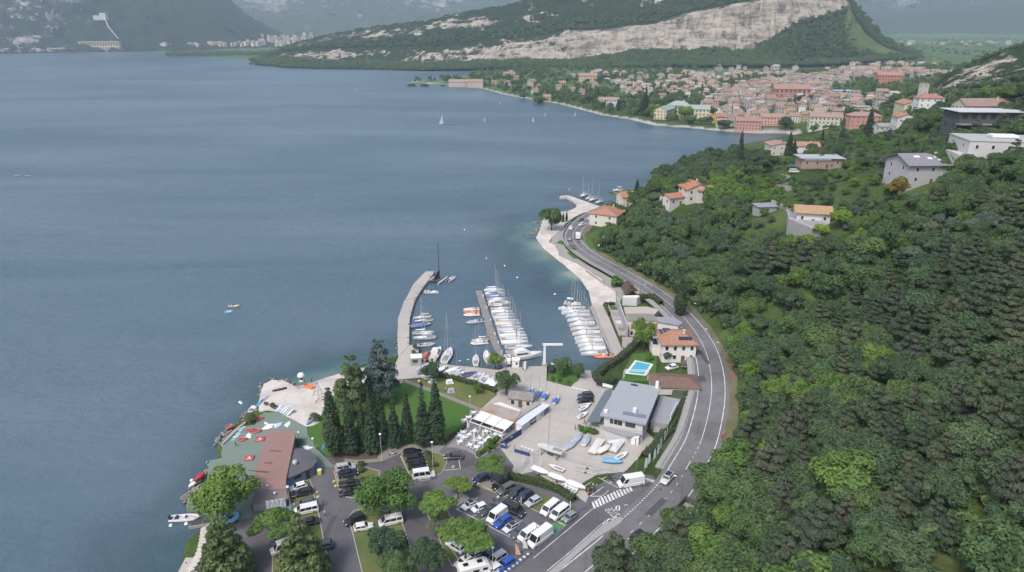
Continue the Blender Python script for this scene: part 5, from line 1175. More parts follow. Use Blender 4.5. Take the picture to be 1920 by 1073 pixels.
# ---- stepped modern house with orange panel
t = wthing('terraced_house','stepped modern house with orange facade panel and planted roof terraces above the marina','house',(*(48.1,226.5),Z0))
fr_ = [(39.6,213.8),(49.5,213.8)]; hdm = heading(*fr_)
w1 = fr_ + [(49.3,220.0),(39.7,220.0)]
m = MB(); m.prism(ccw(w1),Z0-.2,6.7); m.obj('wall',wallm,t,color=(.55,.53,.50))
m = MB(); m.prism(ccw(grow(w1,.12)),6.71,6.95,bottom=True); m.obj('roof_terrace',mat('path_paving'),t)
a,b_ = fr_; L = dist(a,b_); nx,ny = math.sin(hdm),-math.cos(hdm)
q = mid(a,b_,.55); m = MB(); m.cbox((q[0]+nx*.05,q[1]+ny*.05,4.95),(L*.88,.14,2.1),hdm); m.obj('facade_panel',mat('orange_cladding',(.40,.19,.055),.7,.1,.8),t)
win(t,a,b_,.68,4.9,1.2,1.2,d=.16); win(t,a,b_,.4,2.3,1.4,1.3); win(t,a,b_,.85,2.3,1.0,1.5); win(t,a,b_,.15,2.4,1.0,1.6)
w2 = [(49.5,213.5),(56.2,210.2),(57.9,212.2),(55.9,217.3),(48.5,217.3)]
m = MB(); m.prism(ccw(grow(w2,-.4)),Z0,6.5); m.obj('wall',wallm,t,color=(.55,.54,.52)); m = MB(); m.prism(ccw(w2),6.6,6.92,bottom=True); m.obj('roof',roof_grey,t,color=(.24,.24,.26))
w3 = [(40.4,223.1),(49.9,222.3),(53.3,228.2),(49.2,230.9),(40.7,230.5)]
m = MB(); m.prism(ccw(w3),Z0,5.2); m.obj('upper_terrace',mat('terrace_beige',(.36,.32,.28),.85,.1),t)
w4 = [(42.1,241.5),(47.5,241.1),(49.8,244.0),(42.7,243.5)]
m = MB(); m.prism(ccw(w4),Z0,4.6); m.obj('garden_wall',wallm,t,color=(.56,.55,.54))
sw0,sw1 = [(39.2,212.2),(39.5,238.7)]; m = MB(); m.cbox((*mid(sw0,sw1),3.6),(dist(sw0,sw1),.5,4.8),heading(sw0,sw1)); m.obj('side_wall',wallm,t,color=(.33,.32,.33))
for k in range(4):
 p0 = mid((41.4,239.3),(40.2,214.2),k/4+.05); p1 = mid((36.3,239.3),(36.8,214.2),k/4+.05); p2 = mid((36.3,239.3),(36.8,214.2),k/4+.27); p3 = mid((41.4,239.3),(40.2,214.2),k/4+.27)
 m = MB(); m.prism(ccw([p0,p1,p2,p3]),Z0-.1,Z0+.6+.2*(3-k)); m.obj('patio',(lawn,conc2,mat('deck_grey'),paving)[k],t)
 m = MB(); g = [p0,p1,p2,p3]; m.cbox((*mid(p1,p2),Z0+1.0),(dist(p1,p2),.15,1.6),heading(p1,p2)); m.cbox((*mid(p2,p3),Z0+1.1),(dist(p2,p3),.15,1.6),heading(p2,p3)); m.obj('patio_wall',wallm,t,color=(.40,.39,.38))
m = MB(); g = [(37.3,210.3),(41.0,210.0),(39.6,202.9),(36.1,202.3)]; m.prism(ccw(g),Z0-.1,2.6); tag(m.obj('garden_terrace_wall',mat('wall_stone')),'stone retaining block at the end of the marina quay below the modern house','retaining wall')

# ------------------------------------------------------------ trees and hedges
def leaf_mat(name,col,var=0.24,hue=(0.9,1.1)):
 """leaf colour with a spread of its own per leaf clump and per plant"""
 m,nt,b = newmat(name)
 tn = attr(nt,'tint'); oi = nt.nodes.new('ShaderNodeObjectInfo')
 f = ramp(nt,[(0.0,tuple(c*(1-var) for c in col)),(0.5,col),(1.0,(col[0]*(1+var)*1.15,col[1]*(1+var),col[2]*(1+var*0.6)))]); nt.links.new(tn,f.inputs[0])
 g = ramp(nt,[(0.0,(0.86,0.92,0.98)),(0.5,(1.08,1.08,1.08)),(1.0,(1.34,1.25,1.12))]); nt.links.new(oi.outputs['Random'],g.inputs[0])
 c = mixc(nt,1.0,f.outputs[0],g.outputs[0],'MULTIPLY')
 nt.links.new(c,b.inputs['Base Color']); b.inputs['Roughness'].default_value = 0.75; b.inputs['Specular IOR Level'].default_value = 0.18
 tl = nt.nodes.new('ShaderNodeBsdfTranslucent'); nt.links.new(mixc(nt,1.0,c,(1.25,1.25,0.8),'MULTIPLY'),tl.inputs['Color'])
 mx = nt.nodes.new('ShaderNodeMixShader'); mx.inputs[0].default_value = 0.3; nt.links.new(b.outputs[0],mx.inputs[1]); nt.links.new(tl.outputs[0],mx.inputs[2]); nt.links.new(mx.outputs[0],nt.nodes['Material Output'].inputs['Surface'])
 return m
LEAF = {
 'broad': leaf_mat('leaf_broad',(0.084,0.141,0.058)),'bright': leaf_mat('leaf_bright',(0.114,0.194,0.052)),'lime': leaf_mat('leaf_lime',(0.148,0.224,0.042)),
 'oak': leaf_mat('leaf_oak',(0.075,0.122,0.064)),'olive': leaf_mat('leaf_olive',(0.111,0.144,0.108)),'pine': leaf_mat('needle_pine',(0.075,0.102,0.064)),'brownpine': leaf_mat('needle_brown',(0.080,0.098,0.071)),
 'cypress': leaf_mat('needle_cypress',(0.046,0.080,0.048)),'spruce': leaf_mat('needle_spruce',(0.056,0.095,0.058)),'cedar': leaf_mat('needle_cedar',(0.101,0.136,0.134)),'stonepine': leaf_mat('needle_stone_pine',(0.067,0.116,0.037)),
 'hedge': leaf_mat('leaf_hedge',(0.074,0.151,0.034)),'hedgedull': leaf_mat('leaf_hedge_dull',(0.101,0.132,0.060)),'larch': leaf_mat('needle_larch',(0.114,0.158,0.069)),'autumn': leaf_mat('leaf_autumn',(0.198,0.158,0.046)),'flower': leaf_mat('petal_pale',(0.400,0.380,0.360)),'mauve': leaf_mat('leaf_mauve',(0.172,0.139,0.112))}
bark = mat('bark',(0.075,0.058,0.045),0.9,0.25,3)
def leaf_cloud(clumps,n,size,seed,mat_,name,squash=1.0,up=0.25,card=1.0):
 """clumps: rows (x, y, z, r): many small bent leaf faces lying through the outer part of every clump"""
 rg = np.random.default_rng(seed); cl = np.array(clumps,float); w = cl[:,3]**2; w /= w.sum()
 ci = rg.choice(len(cl),n,p=w); d = rg.normal(size=(n,3)); d /= np.linalg.norm(d,axis=1)[:,None]
 d[:,2] = np.where(d[:,2] < -0.35,-d[:,2],d[:,2])
 rad = cl[ci,3]*(0.62+0.42*rg.random(n)); c = cl[ci,:3] + d*rad[:,None]*np.array([1,1,squash])
 nrm = d + rg.normal(size=(n,3))*0.55; nrm[:,2] += up; nrm /= np.linalg.norm(nrm,axis=1)[:,None]
 t = np.cross(nrm,rg.normal(size=(n,3))); t /= np.linalg.norm(t,axis=1)[:,None]; bt = np.cross(nrm,t)
 s = size*(0.6+0.8*rg.random(n))[:,None]
 a = c - t*s*card; b_ = c + bt*s*0.55 + nrm*s*0.18; e = c + t*s*card; f = c - bt*s*0.55 + nrm*s*0.18
 v = np.stack([a,f,e,b_],1).reshape(-1,3)
 me = bpy.data.meshes.new(name); me.vertices.add(4*n); me.vertices.foreach_set('co',v.ravel())
 i = np.arange(n)*4; tr_ = np.stack([i,i+1,i+2,i,i+2,i+3],1).ravel()
 me.loops.add(6*n); me.loops.foreach_set('vertex_index',tr_.astype(np.int32)); me.polygons.add(2*n); me.polygons.foreach_set('loop_start',np.arange(0,6*n,3,dtype=np.int32))
 me.update(calc_edges=True)
 tint = np.clip(rg.random(len(cl))[ci]*0.65 + 0.35*rg.random(n),0,1)
 at = me.attributes.new('tint','FLOAT','POINT'); at.data.foreach_set('value',np.repeat(tint,4).astype(np.float32))
 me.materials.append(mat_); return me
def trunk_mesh(name,H,r,limbs,seed=0,bend=0.1):
 rg = random.Random(seed); b = MB(); pts = [(0,0,-0.8)]
 for k in range(1,5): pts.append((rg.uniform(-bend,bend)*k*.4,rg.uniform(-bend,bend)*k*.4,H*k/4))
 b.tube(pts,[r*1.3,r,r*.8,r*.6,r*.3],7)
 for (z,ang,L,rise) in limbs:
  t = min(z/H,.98)*4; i = int(t); base = tuple(pts[i][q]+(pts[min(i+1,4)][q]-pts[i][q])*(t-i) for q in range(3)); m_ = (base[0]+math.cos(ang)*L*.5,base[1]+math.sin(ang)*L*.5,base[2]+rise*.6)
  b.tube([base,m_,(base[0]+math.cos(ang)*L,base[1]+math.sin(ang)*L,base[2]+rise)],[r*.45,r*.3,r*.1],5)
 me = bpy.data.meshes.new(name); me.from_pydata(b.v,[],b.f); me.materials.append(bark); me.polygons.foreach_set('use_smooth',[True]*len(b.f)); return me
TREES = {}
def kind(key,mk,variants=2):
 TREES[key] = [mk(s) for s in range(variants)]
def broad(leaf,H,Rr,n,size,nb=26,low=0.3,flat=0.85,name='crown'):
 def mk(s):
  rg = random.Random(s*7+len(leaf)*13+int(H)); cl = []; cz = H*(low+(1-low)/2); hz_ = H*(1-low)/2
  for k in range(nb):
   d = Vector((rg.gauss(0,1),rg.gauss(0,1),rg.gauss(0.1,1))).normalized(); q = rg.uniform(.35,.95)
   cl.append((d.x*Rr*q*(1+.22*math.sin(s*2+3*math.atan2(d.y,d.x))),d.y*Rr*q,cz+d.z*hz_*q*flat,Rr*rg.uniform(.18,.46)))
  cl.append((0,0,cz,Rr*.55))
  return (leaf_cloud(cl,n,size,s+3,LEAF[leaf],'crown'),trunk_mesh('trunk',H*.7,.02*H+.05,[(H*rg.uniform(.25,.5),k*1.25+s,Rr*.6,H*.25) for k in range(5)],s))
 return mk
def conifer(leaf,H,Rr,n,size,tiers=9,power=1.0,gap=0.55,droop=0.0,low=.06):
 def mk(s):
  rg = random.Random(s*11+int(H)); cl = []
  for k in range(tiers):
   t = (k+.5)/tiers; z = H*(low+(1-low)*t); rr = Rr*(1-t)**power+.12; m_ = max(3,int(7*(1-t)+3))
   for j in range(m_):
    a = 2*PI*(j+rg.random()*gap)/m_ + k; q = rr*rg.uniform(.55,.8); cl.append((math.cos(a)*q,math.sin(a)*q,z-droop*q+rg.uniform(-.2,.2),max(rr*.36,.3)))
  cl.append((0,0,H*.97,.28))
  return (leaf_cloud(cl,n,size,s+5,LEAF[leaf],'crown',.72,.05),trunk_mesh('trunk',H*.93,.014*H+.06,[],s,.02))
 return mk
def column(leaf,H,Rr,n,size):
 def mk(s):
  rg = random.Random(s+31); cl = []
  for k in range(16):
   t = (k+.5)/16; rr = Rr*min(1,.55+t*1.6)*(1-max(0,t-.25)/.75)**.75+.1
   for j in range(4): a = 2*PI*(j+rg.random())/4; cl.append((math.cos(a)*rr*.45,math.sin(a)*rr*.45,H*(.04+.95*t),rr*.6+.08))
  return (leaf_cloud(cl,n,size,s+9,LEAF[leaf],'crown',1.5,.0),trunk_mesh('trunk',H*.9,.12,[],s,.02))
 return mk
def pine(leaf,H,Rr,n,size,low=.45,layers=5):
 def mk(s):
  rg = random.Random(s*5+3); cl = []; lim = []
  for k in range(layers):
   t = k/(layers-1); z = H*(low+(.97-low)*t); rr = Rr*(1-.72*t)*rg.uniform(.85,1.1); m_ = max(2,int(6-3*t))
   for j in range(m_):
    a = 2*PI*(j+rg.random()*.7)/m_+k*.9; q = rr*rg.uniform(.5,.78); cl.append((math.cos(a)*q,math.sin(a)*q,z+rg.uniform(-.3,.3),rr*rg.uniform(.3,.44)+.25)); lim.append((z-.5,a,q,.5))
  return (leaf_cloud(cl,n,size,s+2,LEAF[leaf],'crown',.62,.4),trunk_mesh('trunk',H*.95,.016*H+.06,lim[:10],s,.12))
 return mk
def umbrella(leaf,H,Rr,n,size):
 def mk(s):
  rg = random.Random(s*3+1); cl = [(0,0,H*.86,Rr*.45)]; lim = []
  for k in range(30):
   a = rg.uniform(0,2*PI); q = Rr*math.sqrt(rg.uniform(.05,.82)); cl.append((math.cos(a)*q,math.sin(a)*q,H*(.86-.20*(q/Rr)**2)+rg.uniform(-.25,.25),Rr*rg.uniform(.2,.3)))
   if k < 8: lim.append((H*.5,a,q*.9,H*.26))
  return (leaf_cloud(cl,n,size,s+4,LEAF[leaf],'crown',.62,.4),trunk_mesh('trunk',H*.72,.2,lim,s,.15))
 return mk
kind('broad',broad('broad',8,3.7,7600,.25,34),2); kind('bright',broad('bright',7.5,3.6,7000,.25,34),2); kind('lime',broad('lime',5.5,2.6,3000,.28),1)
kind('oak',broad('oak',7.5,3.5,7200,.25,38),3); kind('olive',broad('olive',5,2.7,5600,.2,26,.25),2); kind('pine',pine('pine',12,3.6,7600,.25),3); kind('brownpine',pine('brownpine',12,3.5,7200,.25),2)
kind('cypress',column('cypress',13,1.35,5200,.22),2); kind('spruce',conifer('spruce',13,2.7,6800,.27,13),2); kind('cedar',pine('cedar',16,5.6,7000,.36,.22,8),1); kind('larch',conifer('larch',12,4.2,6500,.34,9,.75,.8,.12),2)
kind('stonepine',umbrella('bright',7.5,4.1,6800,.26),2); kind('yellowpine',pine('larch',13,5.2,8000,.34,.2,7),1); kind('round',broad('oak',6.2,3.1,5200,.24,34,.3,1.0),1); kind('plane',broad('bright',10,5.6,9000,.34,46,.22),1); kind('planelight',broad('bright',10.5,5.2,8600,.34,44,.15),1)
kind('autumn',broad('autumn',7,3.2,3600,.30),1); kind('bush',broad('hedge',1.6,1.1,700,.2,10,.02),2); kind('dullbush',broad('hedgedull',2.0,1.4,800,.2,10,.02),1); kind('magnolia',broad('broad',5,3.0,2200,.24,20,.25),1); kind('mauve',broad('mauve',4.5,3.4,3200,.24,22,.08),1)
UND = [broad('oak',2.6,1.9,420,.34,9,.02)(7)[0],broad('broad',2.2,1.8,380,.34,8,.02)(8)[0]]
NAMES = {'broad': 'broadleaf_tree','bright': 'broadleaf_tree','lime': 'broadleaf_tree','oak': 'oak_tree','olive': 'olive_tree','pine': 'pine_tree','brownpine': 'pine_tree','cypress': 'cypress_tree','spruce': 'spruce_tree','cedar': 'cedar_tree','larch': 'larch_tree','stonepine': 'stone_pine','yellowpine': 'pine_tree','round': 'broadleaf_tree','plane': 'plane_tree','planelight': 'plane_tree','autumn': 'broadleaf_tree','bush': 'bush','dullbush': 'bush','magnolia': 'magnolia_tree','mauve': 'bush'}
tree_n = 0
def tree(key,p,label,group=None,s=1.0,z=None,sxy=None,rz=None):
 global tree_n; tree_n += 1
 v = TREES[key][tree_n % len(TREES[key])]
 z = (hz(*p) if z is None else z); rt = thing(NAMES[key],label,'bush' if 'bush' in NAMES[key] else 'tree',(*p,z),random.uniform(0,6.28) if rz is None else rz,group)
 rt.scale = (s*(sxy or 1),s*(sxy or 1),s)
 for nm,me in (('crown',v[0]),('trunk',v[1])):
  o = bpy.data.objects.new(nm,me); C.objects.link(o); o.parent = rt
 return rt
def hedge(name,label,line,w,h,leaf,z=None,dens=26):
 pts = resample(line,0.55); b = MB(); zf = (lambda x,y: z) if z is not None else hz
 t = thing(name,label,'hedge',(*cent(pts),zf(*cent(pts)))); o = t.location
 rings = []
 for i,p in enumerate(pts):
  a,c_ = pts[max(i-1,0)],pts[min(i+1,len(pts)-1)]; L = max(dist(a,c_),1e-6); nx,ny = -(c_[1]-a[1])/L,(c_[0]-a[0])/L; zz = zf(*p)-o.z; k = 1+.12*math.sin(i*1.7)+.08*math.sin(i*.63)
  rings.append([(p[0]-o.x+nx*d,p[1]-o.y+ny*d,zz+q*k) for d,q in ((-w*.45,-.2),(-w*.45,h*.75),(-w*.3,h*.86),(w*.3,h*.86),(w*.45,h*.75),(w*.45,-.2))])
 b.loft(rings,closed=False,caps=False); b.obj('core',mat('hedge_core',(.022,.032,.012),.95),t)
 cl = []; rg = random.Random(len(pts))
 for i,p in enumerate(pts):
  r_ = rings[i]
  for k in range(3): a = rg.uniform(0,1); q = (Vector(r_[1])*(1-a)+Vector(r_[4])*a); cl.append((q.x,q.y,q.z-.05+rg.uniform(-.1,.2),.38))
  for k in (0,5):
   for j in range(2): q = Vector(r_[k])*(j*.45+.2)+Vector(r_[1 if k == 0 else 4])*(1-(j*.45+.2)); cl.append((q.x,q.y,q.z,.34))
 me = leaf_cloud(cl,int(len(pts)*dens),.2,5,LEAF[leaf],'foliage'); f = bpy.data.objects.new('foliage',me); C.objects.link(f); f.parent = t
 return t
def scatter_group():
 ng = bpy.data.node_groups.new('scatter','GeometryNodeTree')
 ng.interface.new_socket('Geometry',in_out='INPUT',socket_type='NodeSocketGeometry'); ng.interface.new_socket('Geometry',in_out='OUTPUT',socket_type='NodeSocketGeometry')
 return ng
def scatter(name,pts,meshes,sc,m_fallback=None,label=None):
 """one object of kind stuff: the given low meshes stood on every point"""
 me = bpy.data.meshes.new(name); n = len(pts); me.vertices.add(n); me.vertices.foreach_set('co',np.asarray(pts,np.float32).ravel())
 at = me.attributes.new('sc','FLOAT','POINT'); at.data.foreach_set('value',np.asarray(sc,np.float32))
 at = me.attributes.new('rz','FLOAT','POINT'); at.data.foreach_set('value',np.random.default_rng(n).random(n).astype(np.float32)*6.28)
 at = me.attributes.new('pick','INT','POINT'); at.data.foreach_set('value',np.random.default_rng(n+1).integers(0,len(meshes),n).astype(np.int32))
 o = bpy.data.objects.new(name,me); C.objects.link(o); tag(o,kind='stuff')
 col = bpy.data.collections.new(name+'_sources')
 for q in meshes:
  s_ = bpy.data.objects.new(name+'_source',q); col.objects.link(s_)
 ng = scatter_group(); N = ng.nodes; L = ng.links.new
 gi,go = N.new('NodeGroupInput'),N.new('NodeGroupOutput'); ci = N.new('GeometryNodeCollectionInfo'); ci.inputs[0].default_value = col; ci.inputs[1].default_value = True
 ip = N.new('GeometryNodeInstanceOnPoints'); ip.inputs['Pick Instance'].default_value = True
 def na(nm,ty): a = N.new('GeometryNodeInputNamedAttribute'); a.data_type = ty; a.inputs[0].default_value = nm; return a.outputs[0]
 cx = N.new('ShaderNodeCombineXYZ'); L(na('rz','FLOAT'),cx.inputs[2])
 rot = N.new('FunctionNodeEulerToRotation'); L(cx.outputs[0],rot.inputs[0])
 L(gi.outputs[0],ip.inputs['Points']); L(ci.outputs[0],ip.inputs['Instance']); L(na('pick','INT'),ip.inputs['Instance Index']); L(rot.outputs[0],ip.inputs['Rotation']); L(na('sc','FLOAT'),ip.inputs['Scale']); L(ip.outputs[0],go.inputs[0])
 md = o.modifiers.new('scatter','NODES'); md.node_group = ng
 return o

# ------------------------------------------------------------ planting: the park and gardens
def proj(x,y,z):
 q = 100-z; d = y*.93606+q*.35184; return (960+1280*x/d,536.5-1280*(y*.35184-q*.93606)/d,d)
NW = {'plane': 13.6,'planelight': 12.6,'larch': 9.4,'stonepine': 9.6,'oak': 8.6,'broad': 9.2,'bright': 8.8,'olive': 6.4,'round': 7.4}
def T3(key,t,label,base_h,group=None,z=Z0,sxy=None,w=None):
 if w: s_ = 1.22*w*(t[1]*.936+35)/1280/NW[key]; return tree(key,t[:2],label,group,s_,z,1)
 return tree(key,t[:2],label,group,t[2]/base_h,z,sxy)
PK = 'trees in the marina park'; CR = 'conifers in a row along the lawn'
T3('plane',(-60.9,120.4,15.7,1.25),'large round plane tree with blue bench ring beside the surf club roof',10.6,sxy=1.0,w=100)
T3('planelight',(-26.4,120.4,14.8,1.25),'large light green plane tree in the middle of the car park',11.2,sxy=1.06,w=92)
T3('larch',(-54.6,103.4,13.1,1.25),'pale feathery conifer at the bottom edge beside the concrete ramp',12.3,sxy=.95,w=98)
T3('stonepine',(-47.9,111.2,8.7,1.25),'olive green pine between the two feathery conifers at the bottom edge',7.4,sxy=.85,w=80)
T3('larch',(-39.7,102.7,13.5,1.25),'feathery yellow green conifer hiding parked cars at the bottom edge',12.3,sxy=.95,w=98)
T3('stonepine',(-4.7,132.7,8.6,1.25),'small umbrella pine by the boat yard entrance, right of the others',7.4,sxy=.95,w=55)
T3('stonepine',(-12.1,126.6,8.0,1.25),'small umbrella pine above the paved corner of the parking bays',7.4,sxy=.92,w=47)
T3('stonepine',(-15.7,118.8,8.1,1.25),'broad umbrella pine leaning over the grass strip mid car park',7.4,sxy=.95,w=64)
T3('stonepine',(-9.1,106.7,13.2,1.25),'largest umbrella pine, standing over the white cars near the motorhome',7.4,sxy=1.05,w=94)
T3('oak',(-24.4,107.1,8.0,1.25),'dull green tree on the bottom grass island of the car park',7.5,sxy=1.0,w=70)
T3('oak',(-15.9,103.4,9.3,1.25),'mid green tree on the grass strip at the bottom edge',7.5,sxy=1.1,w=68)
T3('broad',(-22.1,101.8,5.3,1.25),'light green treetop at the bottom edge under the lamp',8,sxy=1.1,w=60)
T3('olive',(-14.9,114.2,3.9,1.25),'small sparse tree on the grass strip below the umbrella pines',5,sxy=.9,w=40)
for key,t,lab,b0,sx in (
 ('cypress',(-43.7,143.1,19.9,1.25),'tall cypress at the left end of the conifer row beside the lawn edge',13.3,1.15),
 ('spruce',(-40.0,144.4,16.3,1.25),'dark bushy spruce second from the left of the conifer row',13,.74),
 ('cypress',(-37.3,146.3,14.3,1.25),'slim cypress between two bushy spruces left of the lamp',13.3,.9),
 ('spruce',(-34.7,144.7,17.0,1.25),'bushy spruce in the middle of the conifer row',13,.62),
 ('cypress',(-32.5,146.7,17.2,1.25),'slender cypress with needle-like top mid conifer row',13.3,.9),
 ('spruce',(-29.5,147.2,16.1,1.25),'narrow spruce before the bright lawn in the conifer row',13,.58),
 ('cypress',(-26.4,148.6,15.0,1.25),'shorter cypress standing alone before the bright lawn',13.3,1.0),
 ('spruce',(-22.3,147.7,18.3,1.25),'tall spruce beside the rightmost cypress of the row',13,.64),
 ('cypress',(-19.0,148.2,19.3,1.25),'tall pointed cypress at the right end of the conifer row',13.3,1.05)): T3(key,t,lab,b0,CR,sxy=sx)
T3('yellowpine',(-43.2,162.5,17.9,1.25),'yellow green layered pine at the edge of the beach',13.2,sxy=.8)
T3('cedar',(-36.8,170.0,19.3,1.25),'large blue grey cedar near the root of the breakwater',16.2,sxy=.82)
T3('round',(-24.0,181.7,7.0,1.25),'round clipped tree at the corner of the meadow by the quay',6.3,PK,w=32)
T3('bright',(-10.1,173.7,6.4,1.25),'small round tree standing alone on the meadow',7.5,PK,sxy=.72,w=19)
T3('round',(-1.6,173.7,6.8,1.25),'round dark tree behind the restaurant',6.3,PK,sxy=1.1,w=42)
T3('bright',(-5.2,189.7,6.0,1.25),'bright green round tree at the root of the pontoon',7.5,PK,sxy=1.1,w=29)
T3('magnolia',(15.8,185.1,5.6,1.25),'open tree with pale blossom on the quay garden by the crane',5.2)
mg = TREES['magnolia'][0]; p = (15.3,187.8)
me = leaf_cloud([(random.uniform(-1.3,1.3),random.uniform(-1.3,1.3),random.uniform(3.2,4.6),.7) for k in range(9)],260,.2,8,LEAF['flower'],'blossom'); o = bpy.data.objects.new('blossom',me); C.objects.link(o); o.parent = [q for q in bpy.data.objects if q.name.startswith('magnolia_tree')][-1]
T3('broad',(20.0,183.2,5.0,1.25),'small leafy tree at the head of the slipway',8,sxy=.9)
T3('bright',(43.2,203.2,10.3,1.25),'pointed light green tree before the orange facade panel',7.5,sxy=.75)
T3('cypress',(60.8,228.3,13.2,1.25),'massive cypress between the main road and the modern house',11.4,z=2.6,sxy=1.5)
T3('olive',(49.6,195.1,3.7,1.25),'silvery olive tree before the villa door',5.2)
T3('bush',(43.6,195.7,2.3,1.25),'round dark bush in the villa garden by the pool',1.7)
T3('bush',(43.3,262.5,4.4,1.25),'green bush at the beach end of the modern house',1.7,sxy=1.35)
T3('mauve',(45.9,252.4,5.0,1.25),'mauve brown flowering bush at the end of the promenade',4.6,sxy=.9)
T3('broad',(20.7,346.1,12.1,1.25),'dense leafy tree on the point of the bay beach',8,z=.8,sxy=1.0)
for t,lab in (((28.1,362.2,5.8,1.25),'slim short cypress on the bay beach point, nearer the leafy tree'),((30.0,364.2,5.8,1.25),'slim short cypress on the bay beach point, nearer the road')): T3('cypress',t,lab,13.3,z=1.0,sxy=1.2)
T3('cypress',(70.4,378.6,13.7,6),'tall thin cypress between the red roofed harbour houses',10.5,z=5,sxy=1.15)
for q,lab in (((12.2,182.5),'first'),((14.2,181.6),'second'),((17.0,180.5),'third')): tree('bush',q,'small round bush in front of the quay garden, %s from the crane' % lab,'small bushes on the quay garden',.7,Z0)
for i,q in enumerate([(-8.1,144.1),(-6.4,145.4),(-5.2,148.2),(-4.4,149.4),(-3.7,150.7),(-5.0,146.3)]): tree('bush',q,'leafy bush in the planting bed below the restaurant terrace, number %s from the kerb' % ('one','two','three','four','five','six')[i],'bushes in the terrace bed',random.uniform(.7,1.25),Z0)
for i,q in enumerate([(18.2,154.2),(19.4,153.8),(20.5,153.4),(21.5,152.8)]): tree('bush',q,'bright clipped bush below the sailing club porch, %s from the yard' % ('first','second','third','fourth')[i],'bushes below the porch',1.0,Z0)
for q,s,lab in (((-70.0,158.8),1.6,'round olive bush at the corner of the green matting by the rocks'),((-66.3,165.7),1.1,'low dull bush between the beach and the board rack'),((-69.0,167.6),.7,'tiny dry bush beside the blue boards on the beach'),((-53.0,159.3),1.5,'bush behind the blue kayak by the lawn'),((-54.0,147.7),1.2,'leafy bush under the short lamp beside the surf club'),((-31.7,203.2),1.1,'bush on the quay corner nearest the breakwater'),((-31.8,199.5),1.0,'lower bush on the quay corner by the pier root')): tree('dullbush',q,lab,None,s*.75,Z0)
for i,q in enumerate([(-42.2,145.8),(-40.0,144.9),(-37.8,144.9),(-35.6,145.4),(-34.0,144.9),(-32.7,145.8)]): tree('dullbush',q,'low shrub at the foot of the conifer row, %s from the left' % ('first','second','third','fourth','fifth','sixth')[i],'shrubs under the conifers',.8,Z0)
for i,q in enumerate([(-36.5,138.9),(-35.9,136.6),(-34.9,132.5),(-34.2,129.5)]): tree('dullbush',q,'rough shrub along the car bay edge, %s from the footway' % ('first','second','third','fourth')[i],'shrubs by the left car bay',.75,Z0)
for i,q in enumerate([(-20.9,143.2),(-20.3,141.1),(-19.6,138.8),(-18.9,138.8)]): tree('dullbush',q,'rough shrub on the rounded grass island, %s from the footway' % ('first','second','third','fourth')[i],'shrubs on the rounded island',.75,Z0)
hedge('hedge','long clipped hedge between the meadow and the quay',[(-22.2,184.9),(-16.9,182.7),(-11.4,179.6),(-6.2,176.2),(-4.5,174.8)],1.3,1.25,'hedgedull',Z0)
hedge('hedge','thin hedge between the bright lawn and the restaurant terrace',[(-12.3,156.5),(-14.7,153.2),(-17.8,148.0)],.8,.8,'hedgedull',Z0)
hedge('hedge','bright green hedge between the car bays and the boat racks',[(-0.9,134.4),(3.8,132.9),(8.3,130.8),(11.1,129.0),(14.1,125.5)],1.6,1.7,'hedge',Z0)
hedge('hedge','tall mixed hedge round the marina side of the pool garden',[(42.3,208.3),(38.1,201.1),(33.3,194.2),(28.4,188.6),(25.4,183.9),(25.7,181.3),(28.3,179.8),(31.1,181.7)],2.2,2.0,'hedgedull',Z0)
hedge('hedge','bright clipped hedge along the roadside of the sailing club',[(50.3,173.1),(47.5,166.9),(44.8,161.0),(41.8,154.3)],1.3,1.8,'hedge',Z0)
hedge('hedge','ragged dark hedge behind the row of feather flags',[(41.7,154.0),(38.0,149.5),(35.0,145.0),(32.2,141.6)],2.2,1.9,'oak',Z0)
hedge('hedge','low hedge behind the garage and the sailing club terrace',[(43.5,175.6),(46.2,174.4),(49.4,173.1)],1.1,1.2,'hedgedull',Z0)
hedge('hedge','planting along the road side of the roof terraces',[(48.5,243.7),(52.7,244.9),(54.8,243.3),(56.0,236.9)],1.8,2.6,'oak',2.6)
hedge('hedge','small square hedge round the lawn at the marina quay',[(35.9,232.0),(35.3,242.1),(40.0,242.3)],.9,1.2,'hedgedull',Z0)

# ------------------------------------------------------------ the wooded hillside
HS = 'trees on the wooded hillside'
UNITS = 'zero one two three four five six seven eight nine ten eleven twelve thirteen fourteen fifteen sixteen seventeen eighteen nineteen'.split(); TENS = 'x x twenty thirty forty fifty sixty seventy eighty ninety'.split()
def say(n): return 'zero' if n < 1 else UNITS[n] if n < 20 else TENS[n//10] + ('-'+UNITS[n % 10] if n % 10 else '')
def place(x,y,z):
 a,b_,d = proj(x,y,z); return '%s percent across, %s percent down the picture' % (say(min(99,max(1,round(a/19.2)))),say(min(99,max(1,round(b_/10.73)))))
CLEAR = []                                                       # (x, y, radius) kept free of wood: houses, their yards and the sight of them
for px,py,z,r0,L in ((1718,345,45,11,12),(1525,405,32,9,34),(1290,390,20,11,10),(1880,290,55,15,5),(1530,322,30,12,40),(1480,345,24,7,16),(1470,380,22,5,16),(1845,245,55,16,10),(1770,275,50,7,18),(1480,290,15,16,75),(1140,420,6,14,26),(1400,440,22,4,8),(1190,385,6,12,20),(1250,365,4,14,26)):
 c = ray(px,py,1.0); k = (z-100)/(c[2]-100); X0,Y0 = c[0]*k,c[1]*k; l = math.hypot(X0,Y0)
 for s in range(0,L,5): CLEAR.append((X0*(1-s/l),Y0*(1-s/l),r0*(1-.45*s/L)))
rg = np.random.default_rng(11)
cand = rg.random((34000,2))*np.array([420,520]) + np.array([-40,25])
X,Y = cand[:,0],cand[:,1]
